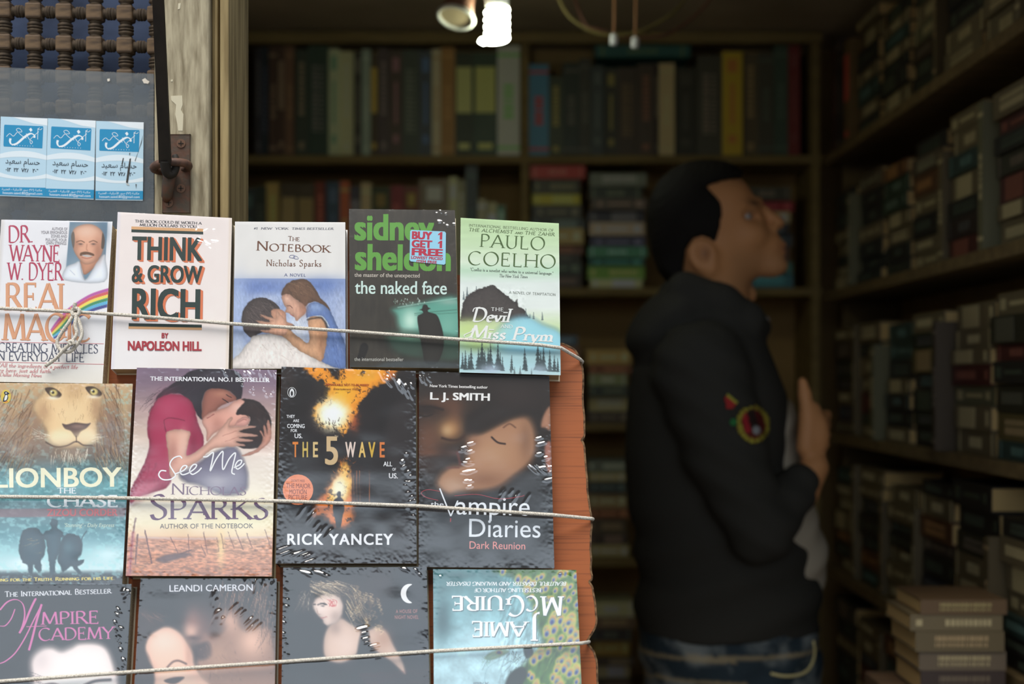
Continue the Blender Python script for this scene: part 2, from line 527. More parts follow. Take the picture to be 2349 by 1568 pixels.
class Art:
    def __init__(s, P):
        s.X = P[:, 0]; s.Y = P[:, 1]; s.C = np.zeros((len(P), 3)); s.seed = 3
        s.X0, s.Y0 = s.X, s.Y
    def w(s, amp=0, sc=6, seed=1):
        """ragged outlines: what is drawn next follows warped coordinates"""
        if not amp: s.X, s.Y = s.X0, s.Y0
        else:
            s.X = s.X0 + amp * 2 * (fnoise(s.X0 / sc, s.Y0 / sc, seed) - .5); s.Y = s.Y0 + amp * 2 * (fnoise(s.X0 / sc, s.Y0 / sc, seed + 50) - .5)
        return s
    def mix(s, idx, m, c):
        m = np.clip(m, 0, 1)[:, None]
        s.C[idx] = s.C[idx] * (1 - m) + np.asarray(c, float) * m
    def fill(s, c): s.C[:] = c; return s
    def vgrad(s, stops):
        ys = [a for a, _ in stops]; cs = np.array([c for _, c in stops], float)
        for k in range(3): s.C[:, k] = np.interp(s.Y, ys, cs[:, k])
        return s
    def poly(s, pts, c, soft=1.5, a=1.0, smooth=True, sh=.24, r=6.0):
        Q = np.array(crom(pts, 5, True) if smooth else pts, float)
        m = soft * 2 + 2
        idx = np.where((s.X > Q[:, 0].min() - m) & (s.X < Q[:, 0].max() + m) & (s.Y > Q[:, 1].min() - m) & (s.Y < Q[:, 1].max() + m))[0]
        if len(idx) == 0: return s
        x = s.X[idx]; y = s.Y[idx]
        d = np.full(len(x), 1e9); ins = np.zeros(len(x), bool)
        for (ax, ay), (bx, by) in zip(Q, np.roll(Q, -1, 0)):
            ex, ey = bx - ax, by - ay
            t = np.clip(((x - ax) * ex + (y - ay) * ey) / (ex * ex + ey * ey + 1e-9), 0, 1)
            d = np.minimum(d, (x - ax - t * ex) ** 2 + (y - ay - t * ey) ** 2)
            c1 = (ay > y) != (by > y)
            with np.errstate(divide='ignore', invalid='ignore'):
                ins ^= c1 & (x < ex * (y - ay) / (ey if ey else 1e-9) + ax)
        sd = np.sqrt(d) * np.where(ins, 1, -1)
        cc = np.asarray(c, float)[None, :]
        if smooth: cc = cc * (1 + sh * .35 - sh * 1.35 * np.exp(-np.maximum(sd, 0) / r))[:, None]
        s.mix(idx, np.clip(sd / (2 * soft) + 0.5, 0, 1) * a, cc)
        return s
    def blob(s, x, y, rx, ry, c, a=1.0, rot=0.0, p=1.0):
        ca, sa = math.cos(math.radians(rot)), math.sin(math.radians(rot))
        u = (s.X - x); v = (s.Y - y)
        U = (u * ca + v * sa) / rx; V = (-u * sa + v * ca) / ry
        d = U * U + V * V
        idx = np.where(d < 6)[0]
        s.mix(idx, np.exp(-d[idx] ** p) * a, c)
        return s
    def stroke(s, pts, w, c, soft=0.8, a=1.0, smooth=True, taper=False):
        Q = np.array(crom(pts, 5) if smooth and len(pts) > 2 else pts, float)
        m = w + soft * 2 + 2
        idx = np.where((s.X > Q[:, 0].min() - m) & (s.X < Q[:, 0].max() + m) & (s.Y > Q[:, 1].min() - m) & (s.Y < Q[:, 1].max() + m))[0]
        if len(idx) == 0: return s
        x = s.X[idx]; y = s.Y[idx]; best = np.full(len(x), -1e9); n = len(Q) - 1
        for i in range(n):
            (ax, ay), (bx, by) = Q[i], Q[i + 1]
            ex, ey = bx - ax, by - ay
            t = np.clip(((x - ax) * ex + (y - ay) * ey) / (ex * ex + ey * ey + 1e-9), 0, 1)
            d = np.hypot(x - ax - t * ex, y - ay - t * ey)
            ww = w / 2 * ((1 - (i + t) / n) * 0.9 + 0.1 if taper else 1.0)
            best = np.maximum(best, ww - d)
        s.mix(idx, np.clip(best / (2 * soft) + 0.5, 0, 1) * a, c)
        return s
    def contrast(s, k, mid=70):
        s.C[:] = np.clip((s.C - mid) * k + mid, 4, 250); return s
    def mottle(s, amp, sx, sy, rot=0.0, seed=1, box=None, octv=3):
        ca, sa = math.cos(math.radians(rot)), math.sin(math.radians(rot))
        U = (s.X * ca + s.Y * sa) / sx; V = (-s.X * sa + s.Y * ca) / sy
        f = 1 + amp * 2 * (fnoise(U, V, seed, octv) - 0.5)
        if box:
            x0, y0, x1, y1 = box
            e = np.clip(np.minimum(np.minimum(s.X - x0, x1 - s.X), np.minimum(s.Y - y0, y1 - s.Y)) / 8, 0, 1)
            f = 1 + (f - 1) * e
        s.C *= f[:, None]
        return s
    def tint(s, c, amount, sx, sy, seed, lo=.5, hi=.7):
        m = np.clip((fnoise(s.X / sx, s.Y / sy, seed) - lo) / (hi - lo), 0, 1) * amount
        s.mix(np.arange(len(s.X)), m, c); return s
    def hairs(s, n, box, ang, ln, w, c, a=.6, seed=1, spread=12):
        r = random.Random(seed); x0, y0, x1, y1 = box
        for i in range(n):
            x = r.uniform(x0, x1); y = r.uniform(y0, y1); t = math.radians(ang + r.uniform(-spread, spread)); L = ln * r.uniform(.5, 1.2)
            k = r.uniform(-.2, .2)
            s.stroke([(x, y), (x + L * .5 * math.cos(t), y + L * .5 * math.sin(t)), (x + L * math.cos(t + k), y + L * math.sin(t + k))], w, c if not isinstance(c, list) else r.choice(c), .6, a, taper=True)
        return s

# ------------------------------------------------------------------ a paperback tied to the leaning board
M_PAGES = mat('page_edges', alb((196, 178, 146)), 0.85, 0.2, noise=(alb((150, 128, 96)), (30, 900, 900), 2.0, .35, .7))

def film_material(name, gain, tint):
    m = bpy.data.materials.new(name); m.use_nodes = True
    t = m.node_tree; t.nodes.clear()
    out = t.nodes.new('ShaderNodeOutputMaterial'); mx = t.nodes.new('ShaderNodeMixShader')
    tr = t.nodes.new('ShaderNodeBsdfTransparent'); gl = t.nodes.new('ShaderNodeBsdfGlossy'); fr = t.nodes.new('ShaderNodeLayerWeight'); fr.inputs['Blend'].default_value = 0.5
    pw = t.nodes.new('ShaderNodeMath'); pw.operation = 'POWER'; pw.inputs[1].default_value = 5.0
    mu = t.nodes.new('ShaderNodeMath'); mu.operation = 'MULTIPLY_ADD'; mu.inputs[1].default_value = 0.9; mu.inputs[2].default_value = gain; mu.use_clamp = True
    gl.inputs['Roughness'].default_value = 0.10
    gl.inputs['Color'].default_value = rgba(tint)
    t.links.new(fr.outputs['Facing'], pw.inputs[0]); t.links.new(pw.outputs[0], mu.inputs[0]); t.links.new(mu.outputs[0], mx.inputs[0])
    t.links.new(tr.outputs[0], mx.inputs[1]); t.links.new(gl.outputs[0], mx.inputs[2]); t.links.new(mx.outputs[0], out.inputs[0])
    return m
M_FILM = film_material('shrink_wrap_film', 0.15, (1, 1, 1))



class Book:
    def __init__(s, label, quad, step=1.6, lift=0.0, side=(225, 220, 210), spine=None):
        """quad: photo pixels of the cover's corners TL TR BR BL"""
        s.lift = lift
        Q = on_board_np(quad, lift)
        s.base = (Q[2] + Q[3]) / 2 + np.array(PN) * (BACK - lift) * 0.5
        s.root = thing('paperback_book', label, 'book', tuple(s.base), 'paperbacks strapped to the display board')
        q = np.array(quad, float)
        nu = max(8, int(math.dist(q[0], q[1]) / step)); nv = max(8, int(math.dist(q[0], q[3]) / step))
        u, v = np.meshgrid(np.linspace(0, 1, nu + 1), np.linspace(0, 1, nv + 1))
        s.u = u.ravel()[:, None]; s.v = v.ravel()[:, None]; s.nu, s.nv = nu, nv
        s.Q = Q
        s.G = (Q[0] * (1 - s.u) + Q[1] * s.u) * (1 - s.v) + (Q[3] * (1 - s.u) + Q[2] * s.u) * s.v
        s.P = project_np(s.G)
        s.art = Art(s.P)
        s.print = Print(lift, s.base)
        s.side = side; s.spine = spine
        s.wx = np.array(Q[1] - Q[0]); s.wx /= np.linalg.norm(s.wx)
        s.wy = np.array(Q[0] - Q[3]); s.wy /= np.linalg.norm(s.wy)
    def faces(s, nu, nv):
        i = np.arange(nu); j = np.arange(nv)
        a = (j[:, None] * (nu + 1) + i[None, :]).ravel()
        return np.stack([a, a + nu + 1, a + nu + 2, a + 1], 1)
    def finish(s, film=None, streaks=(), wear=None):
        n = np.array(PN); th = s.lift - BACK
        V = s.G - s.base
        faces = [tuple(f) for f in s.faces(s.nu, s.nv)]
        cols = alb(np.clip(s.art.C, 0, 255))
        V = [V]; C = [cols]; k = len(cols)
        Q = s.Q - s.base
        def slab(P, c):
            nonlocal k
            V.append(np.array(P)); C.append(np.tile(alb(c), (8, 1)))
            for f in ((3, 2, 1, 0), (4, 5, 6, 7), (0, 1, 5, 4), (1, 2, 6, 5), (2, 3, 7, 6), (3, 0, 4, 7)): faces.append(tuple(k + i for i in f))
            k += 8
        t = 0.0004
        sp = s.spine if s.spine is not None else tuple(s.art.C[s.nu // 40 + (s.nv // 2) * (s.nu + 1)])
        f0 = Q - n * 0.00012
        slab(list(f0) + list(f0 - n * t), s.side)                                    # front board, white at its cut edges
        b0 = Q - n * (th - t)
        slab(list(b0) + list(b0 - n * t), s.side)                                    # back board
        e = s.wx * 0.0007
        slab([Q[0] - n * .0002, Q[0] + e - n * .0002, Q[3] + e - n * .0002, Q[3] - n * .0002,
              Q[0] - n * th, Q[0] + e - n * th, Q[3] + e - n * th, Q[3] - n * th], sp)   # spine
        me = mesh_np('cover', np.concatenate(V), faces, M_COVER, cols=np.concatenate(C))
        link('cover', me, s.root)
        m = 0.0014
        a = [Q[0] + s.wx * .0007 - s.wy * m, Q[1] - s.wx * m - s.wy * m, Q[2] - s.wx * m + s.wy * m, Q[3] + s.wx * .0007 + s.wy * m]
        mb = MB(); mb.prism([Vector(p - n * 0.0006) for p in a], -n * (th - 0.0012))
        mb.build('page_block', M_PAGES, s.root)
        s.print.build(s.root)
        if film:
            amp, edge = film
            st = 2.0
            q = project_np(s.Q)
            nu = int(math.dist(q[0], q[1]) / st); nv = int(math.dist(q[0], q[3]) / st)
            u, v = np.meshgrid(np.linspace(0, 1, nu + 1), np.linspace(0, 1, nv + 1)); u = u.ravel()[:, None]; v = v.ravel()[:, None]
            G = (s.Q[0] * (1 - u) + s.Q[1] * u) * (1 - v) + (s.Q[3] * (1 - u) + s.Q[2] * u) * v
            P = project_np(G); x, y = P[:, 0], P[:, 1]
            sd = int(q[0][0]) % 97
            du = np.minimum(u, 1 - u).ravel() * math.dist(q[0], q[1]); dv = np.minimum(v, 1 - v).ravel() * math.dist(q[0], q[3])
            E = np.exp(-np.minimum(du, dv) / 14.0)
            z = .5 * amp * (fnoise(x / 70, y / 60, sd, 2) - .5) + amp * .010 * (fnoise(x / 9, y / 5, sd + 5, 2) - .5)
            z += .55 * edge * E * (fnoise(x / 6, y / 6, sd + 9, 3) - .3)
            for (ax, ay, bx, by, w, h) in streaks:
                ex, ey = bx - ax, by - ay; L2 = ex * ex + ey * ey
                t_ = ((x - ax) * ex + (y - ay) * ey) / L2
                pd = (-(x - ax) * ey + (y - ay) * ex) / math.sqrt(L2)
                z += .6 * h * np.exp(-(pd / (w * 1.25)) ** 2) * np.exp(-((t_ - .5) / .42) ** 4)
            z = np.maximum(z + 0.0009, 0.0004)
            V = G + z[:, None] * n - s.base
            me = mesh_np('shrink_wrap', V, s.faces(nu, nv), M_FILM, smooth=True)
            link('shrink_wrap', me, s.root)
        return s.root
# ------------------------------------------------------------------ board, cords
M_WOOD = mat('laminate_wood', alb((146, 79, 38)), 0.5, 0.3, noise=(alb((98, 49, 23)), (10, 520, 520), 7.0, .52, .80), bump=((20, 700, 700), 2, .04, .0002))
M_CHIP = mat('chipboard_edge', alb((120, 92, 64)), 0.9, 0.2, noise=(alb((58, 42, 30)), (260, 260, 260), 3.0, .35, .65))
edge_px = [(-260, 612), (300, 616), (900, 622), (1236, 640), (1262, 720), (1282, 785), (1300, 791), (1318, 803), (1331, 824), (1337, 860), (1338, 930), (1341, 996), (1333, 1008), (1341, 1024), (1346, 1100), (1351, 1160), (1356, 1176), (1357, 1194), (1355, 1240), (1356, 1300), (1358, 1326), (1352, 1334), (1358, 1346), (1366, 1390), (1368, 1420), (1362, 1446), (1350, 1462), (1347, 1470), (1351, 1480), (1362, 1494), (1369, 1524), (1371, 1580), (1376, 1700), (1392, 2100)]
P2 = crom(edge_px[5:-1], 3) 
outline = [np.array(p, float) for p in edge_px[:5]] + P2 + [np.array(edge_px[-1], float)]
r = random.Random(5)
outline = [p + np.array([r.uniform(-1.2, 1.2), r.uniform(-.8, .8)]) if 5 < i < len(outline) - 2 else p for i, p in enumerate(outline)]
def zero_floor(px, lift):
    d = ray(px, 0); # where the board's line through this column meets the floor
    a = on_board(px, 1000, lift); b_ = on_board(px * 1.0, 1600, lift)
    t = (0.002 - a.z) / (b_.z - a.z); return a + (b_ - a) * t
F0 = [Vector(v) for v in on_board_np(outline, BACK - .0004)]
pr = F0[-1]; k = (0.004 - pr.z) / math.cos(TILT)
upv = Vector((0, math.sin(TILT), math.cos(TILT)))
br_ = pr + upv * k; bl_ = Vector((F0[0].x, 0, 0)); k2 = (0.004 - F0[0].z) / math.cos(TILT); bl_ = F0[0] + upv * k2
ring = F0 + [br_, bl_]
BASE = (br_ + bl_) / 2
board = thing('display_board', 'orange-brown wood laminate board with a notched worn right edge, leaning at the shop front', 'display board', tuple(BASE))
mb = MB(); mb.prism([p - BASE for p in ring], -PN * .016)
mb.build('panel', M_WOOD, board)
mb = MB()                                                     # raw chipboard showing at the worn edge
for i in range(6, len(F0) - 1):
    a, c = F0[i] - BASE, F0[i + 1] - BASE
    e = Vector((.0011, 0, 0))
    n_ = (c - a).cross(PN); n_.normalize()
    if n_.x < 0: n_ = -n_
    o = n_ * .0009
    mb.prism([a - o * .9 + PN * .0003, a + o + PN * .0001, c + o + PN * .0001, c - o * .9 + PN * .0003], -PN * .0166)
mb.build('worn_edge', M_CHIP, board)

M_CORD = mat('braided_cord', alb((206, 198, 184)), 0.9, 0.1, noise=(alb((150, 140, 124)), (900, 900, 900), 2.0, .4, .7), bump=((1200, 1200, 400), 1, .5, .0006))
def cord(pts, label, r=.00165):
    """pts: (px, py, lift)"""
    P = [Vector(on_board(*p)) for p in pts]
    Q = []
    for a, c in zip(P, P[1:]):
        n = max(2, int((c - a).length / .006))
        Q += [a + (c - a) * (i / n) for i in range(n)]
    Q.append(P[-1])
    base = Q[len(Q) // 2].copy()
    rr = random.Random(len(Q))
    Q = [q - base for q in Q]
    o = MB().tube(Q, r, 8).build('tie_cord', M_CORD, None, base)
    tag(o, label, 'cord', 'cords holding the books to the board')
    return o
c1 = cord([(-90, 702, .0055), (0, 706.5, .0055), (168, 714.5, .006), (300, 723, .006), (530, 742, .006), (800, 759.5, .0065), (1053, 778, .007), (1240, 791, .0072), (1287, 797.5, .0062), (1331, 824, -.0165), (1336, 829, -.024), (1334, 833, -.039)], 'thin grey-white cord with a hanging bow knot, tied across the top row of books')
def bow(pts, r=.00175, name='bow_loop'):
    P = [Vector(on_board(*p)) - Vector(c1.location) for p in [tuple(q) for q in crom(pts, 5)]]
    MB().tube(P, r, 8).build(name, M_CORD, c1)
bow([(172, 716, .008), (160, 736, .010), (140, 765, .009), (131, 785, .008), (140, 803, .008), (160, 806, .009), (176, 790, .010), (188, 768, .010), (184, 745, .010), (176, 722, .009)])
bow([(176, 718, .010), (172, 745, .012), (176, 765, .012), (164, 785, .012), (148, 800, .011), (128, 822, .009), (104, 839, .007)], name='bow_tail')
bow([(172, 712, .009), (171, 703, .011), (173, 694, .012)], .0019, 'bow_tail')
bow([(166, 713, .0085), (172, 706, .0105), (182, 712, .0105), (178, 722, .0100), (168, 722, .010), (165, 714, .0095)], .0019, 'knot')
bow([(163, 792, .013), (158, 784, .0135), (166, 782, .0135), (170, 790, .013)], .0017, 'knot')
cord([(-90, 1136, .0065), (0, 1138.5, .0065), (300, 1142, .007), (640, 1148.5, .007), (960, 1160, .0065), (1268, 1180.5, .0055), (1356, 1189, -.0165), (1360, 1190, -.024), (1357, 1192, -.039)], 'thin grey-white cord tied straight across the middle row of books')
cord([(-90, 1570, .0055), (0, 1562, .0055), (320, 1539, .006), (640, 1517.5, .006), (990, 1493, .0058), (1334, 1474.5, .0055), (1349, 1472, -.0165), (1351, 1471, -.024), (1348, 1470, -.039)], 'thin grey-white cord rising to the right across the bottom row of books')

# ------------------------------------------------------------------ shop front: post, lattice, glass, cards, ironwork
YP = 1.42
def X_(px, Y): return (px - CX) * Y / F
def Z_(py, Y): return ZC - (py - HY) * Y / F
M_POST = mat('weathered_wood', alb((178, 166, 138)), 0.85, 0.15, noise=(alb((128, 116, 92)), (170, 170, 26), 10.0, .40, .70), bump=((300, 300, 40), 6, .6, .002))
M_POST2 = mat('weathered_moulding', alb((162, 142, 100)), 0.8, 0.2, noise=(alb((108, 90, 58)), (90, 90, 8), 6.0, .36, .68), bump=((200, 200, 14), 6, .5, .002))
M_CHIPP = mat('bare_patch', alb((206, 196, 168)), 0.9, 0.1)
post = thing('door_post', 'weathered pale wooden door post with flaking paint, left of the shop opening', 'post', (X_(416, YP), YP + .04, 0))
pb = Vector(post.location)
mb = MB().box(Vector((X_(353, YP), YP, 0)) - pb, Vector((X_(480, YP), YP + .09, 2.0)) - pb, .003)
mb.build('post_face', M_POST, post)
mb = MB()
for x0, x1, y0 in ((480, 489, .012), (489, 496, .006), (496, 503, .014), (503, 523, .003)):
    mb.box(Vector((X_(x0, YP), YP + y0, 0)) - pb, Vector((X_(x1, YP) + .0001, YP + .11, 2.0)) - pb, .0016)
mb.build('moulding', M_POST2, post)
rr = random.Random(8)
def patch(pts, name='flaked_patch'):
    MB().prism([Vector((X_(x, YP), YP - .0003, Z_(y, YP))) - pb for x, y in pts], (0, .0006, 0)).build(name, M_CHIPP, post)
patch([(392, 220), (418, 219), (419, 240), (415, 252), (421, 262), (420, 285), (419, 300), (409, 300), (407, 285), (402, 262), (404, 240), (393, 230)])
patch([(409, 8), (415, 7), (413, 20), (408, 22)]); patch([(392, 183), (397, 182), (396, 187), (392, 187)]); patch([(345 + 9, 372), (357, 370), (358, 396), (354, 394)])

M_IRON = mat('rusty_iron', alb((78, 66, 54)), 0.7, 0.4, noise=(alb((96, 62, 44)), (120, 120, 120), 5.0, .4, .65), bump=((300, 300, 300), 4, .3, .001))
M_DIRON = mat('dark_iron', alb((42, 36, 28)), 0.65, 0.3, noise=(alb((32, 27, 21)), (80, 80, 30), 4.0, .4, .65))
YL = YP - .0006
pl = thing('latch_plate', 'rusty iron latch plate with a ring, screwed to the wooden post', 'latch', (X_(406, YL), YL, Z_(398, YL)))
lb = Vector(pl.location)
pt = lambda x, y, Y=YL: Vector((X_(x, Y), Y, Z_(y, Y))) - lb
MB().box(pt(374, 488), pt(437, 309) + Vector((0, -.0028, 0)), .0006).build('plate', M_IRON, pl)
for x, y in ((417, 330), (417, 433), (389, 466)):
    m = MB().lathe([(.0044, -.0010), (.0044, 0), (.0036, .0011), (.0006, .0013)], 14, pt(x, y) + Vector((0, -.0028, 0)), 'Y')
    sc = m.build('screw', mat('rusty_screw', alb((104, 74, 54)), .6, .4), pl)
    q = pt(x, y) + Vector((0, -.0042, 0))
    MB().box(q - Vector((.0026, .0002, .0004)), q + Vector((.0026, .0002, .0004))).box(q - Vector((.0004, .0002, .0026)), q + Vector((.0004, .0002, .0026))).build('screw_slot', M_DIRON, sc)
ringp = [pt(398, 386) + Vector((.0172 * math.cos(a), -.010 + -.013 * math.sin(a), .003 * math.sin(a * 1 + .6))) for a in [2 * PI * i / 28 for i in range(28)]]
MB().tube(ringp, .0041, 10, closed=True).build('ring', mat('rusty_ring', alb((96, 66, 50)), .65, .4, noise=(alb((66, 48, 38)), (150, 150, 150), 4, .4, .65)), pl)
MB().tube([pt(396, 392) + Vector((0, -.008, 0)), pt(392, 420) + Vector((0, -.010, 0)), pt(386, 452) + Vector((0, -.006, 0)), pt(383, 462) + Vector((0, -.003, 0))], [.0062, .0064, .0056, .003], 10).build('hasp_tongue', M_IRON, pl)

hook = thing('stay_bar', 'dark iron stay bar hooked down into the latch ring', 'iron bar', tuple(at(380, 396, 1.398)))
hb = Vector(hook.location)
A_ = at(358, -120, 1.27); B_ = at(379, 372, 1.392)
dv = (B_ - A_).normalized(); sx_ = Vector((1, 0, 0)); sx_ = (sx_ - dv * sx_.dot(dv)).normalized(); sy_ = dv.cross(sx_)
m = MB()
ringv = []
for t, w in ((0, .0048), (.5, .0052), (.9, .0056), (1.0, .0058)):
    c = A_ + (B_ - A_) * t - hb
    ringv.append([m.bm.verts.new(c + sx_ * w * a + sy_ * .0026 * b_) for a, b_ in ((-1, -1), (1, -1), (1, 1), (-1, 1))])
for a, c in zip(ringv, ringv[1:]):
    for i in range(4): m.bm.faces.new((a[i], a[(i + 1) % 4], c[(i + 1) % 4], c[i]))
m.bm.faces.new(ringv[0]); m.bm.faces.new(ringv[-1][::-1])
m.build('bar', M_DIRON, hook)
hp = [at(x, y, Y) - hb for x, y, Y in crom([(379, 368, 1.392), (382, 392, 1.396), (392, 400, 1.399), (402, 388, 1.402), (404, 368, 1.403), (401, 356, 1.404)], 5)]
MB().tube(hp, [.0056 - .0026 * i / (len(hp) - 1) for i in range(len(hp))], 10).build('hook_end', M_DIRON, hook)

# lattice of turned wood
YLT = 1.470
M_TURN = mat('turned_wood', alb((112, 90, 66)), 0.7, 0.25, noise=(alb((62, 50, 40)), (40, 200, 160), 5.0, .36, .7), bump=((200, 500, 200), 3, .3, .0008))
M_TURN2 = mat('turned_wood_dark', alb((84, 70, 54)), 0.75, 0.2, noise=(alb((48, 40, 32)), (120, 120, 120), 4.0, .36, .7))
pitch = 71.5 * YLT / F; pz = 73.4 * YLT / F
lat = thing('lattice_screen', 'lattice screen of turned brown wooden spindles behind the dusty pane', 'lattice', (X_(150, YLT), YLT, Z_(560, YLT)))
qb = Vector(lat.location)
bl_m = MB().box((-.0083, -.0083, -.0083), (.0083, .0083, .0083), .0022).build('block', M_TURN, mesh_only=True)
def spindle(L):
    h = L / 2
    return [(.0058, -h), (.0066, -h + .0006), (.0066, -h + .0018), (.0050, -h + .0024), (.0074, -h + .0040), (.0080, -h + .0054), (.0074, -h + .0066), (.0052, -h + .0074),
            (.0076, -.0010), (.0081, 0), (.0076, .0010), (.0052, h - .0074), (.0074, h - .0066), (.0080, h - .0054), (.0074, h - .0040), (.0050, h - .0024), (.0066, h - .0018), (.0066, h - .0006), (.0058, h)]
up_m = MB().lathe(spindle(pz - .0160), 16).build('upright_spindle', M_TURN2, mesh_only=True)
cr_m = MB().lathe([(r_ * .82, h_) for r_, h_ in spindle(pitch - .0160)], 16, axis='X').build('cross_spindle', M_TURN2, mesh_only=True)
for i in range(-1, 6):
    for j in range(0, 9):
        x = X_(11 + 67.6 * i + (i > 0) * 0, YLT); x = X_(10.5, YLT) + i * (pitch * .975)
        zz = Z_(-48, YLT) - j * pz
        skew = -(i * .0009)
        c = Vector((x, YLT, zz + skew)) - qb
        link('block', bl_m, lat, c)
        link('upright_spindle', up_m, lat, c + Vector((0, 0, -pz / 2)))
        link('cross_spindle', cr_m, lat, c + Vector((pitch * .975 / 2, 0, -.00045))).scale = (.975, 1, 1)
bk = MB().box((X_(-160, 1.52), 1.515, Z_(600, 1.52)), (X_(353, 1.42), 1.520, Z_(-140, 1.52))).build('backing_panel', mat('blue_backing', alb((92, 106, 136)), .8, .2, noise=(alb((62, 70, 90)), (14, 14, 30), 5, .35, .7)), None)
tag(bk, 'faded blue panel seen through the gaps of the wooden lattice', 'panel')

# dusty pane
gm = bpy.data.materials.new('dusty_glass'); gm.use_nodes = True
t = gm.node_tree; t.nodes.clear()
o_ = t.nodes.new('ShaderNodeOutputMaterial'); tr = t.nodes.new('ShaderNodeBsdfTransparent'); df = t.nodes.new('ShaderNodeBsdfDiffuse'); gl = t.nodes.new('ShaderNodeBsdfGlossy')
m1 = t.nodes.new('ShaderNodeMixShader'); m2 = t.nodes.new('ShaderNodeMixShader')
tr.inputs[0].default_value = (.86, .90, .92, 1); df.inputs[0].default_value = rgba(alb((116, 116, 112))); gl.inputs['Roughness'].default_value = .12
tc = t.nodes.new('ShaderNodeTexCoord'); nz = t.nodes.new('ShaderNodeTexNoise'); nz.inputs['Scale'].default_value = 22; nz.inputs['Detail'].default_value = 8
mr = t.nodes.new('ShaderNodeMapRange'); mr.inputs[1].default_value = .35; mr.inputs[2].default_value = .7; mr.inputs[3].default_value = .10; mr.inputs[4].default_value = .38
t.links.new(tc.outputs['Object'], nz.inputs['Vector']); t.links.new(nz.outputs['Fac'], mr.inputs[0]); t.links.new(mr.outputs[0], m1.inputs[0])
m2.inputs[0].default_value = .06
t.links.new(tr.outputs[0], m1.inputs[1]); t.links.new(df.outputs[0], m1.inputs[2]); t.links.new(m1.outputs[0], m2.inputs[1]); t.links.new(gl.outputs[0], m2.inputs[2]); t.links.new(m2.outputs[0], o_.inputs[0])
YG = 1.440
gp = MB().prism([at(-180, 146, YG), at(352.5, 169, YG), at(352.5, 640, YG), at(-180, 640, YG)], (0, .003, 0)).build('dusty_pane', gm, None)
tag(gp, 'dusty glass pane with scratches, in front of the wooden lattice', 'glass pane')
spm = mat('paper_scrap', alb((222, 212, 196)), .9, .1)
for pts in ([(326, 183), (333, 179), (338, 184), (343, 187), (340, 192), (330, 191)], [(246, 181), (252, 180), (252, 186), (247, 187)]):
    MB().prism([at(x, y, YG - .0002) for x, y in pts], (0, -.0004, 0)).build('glue_scrap', spm, gp)

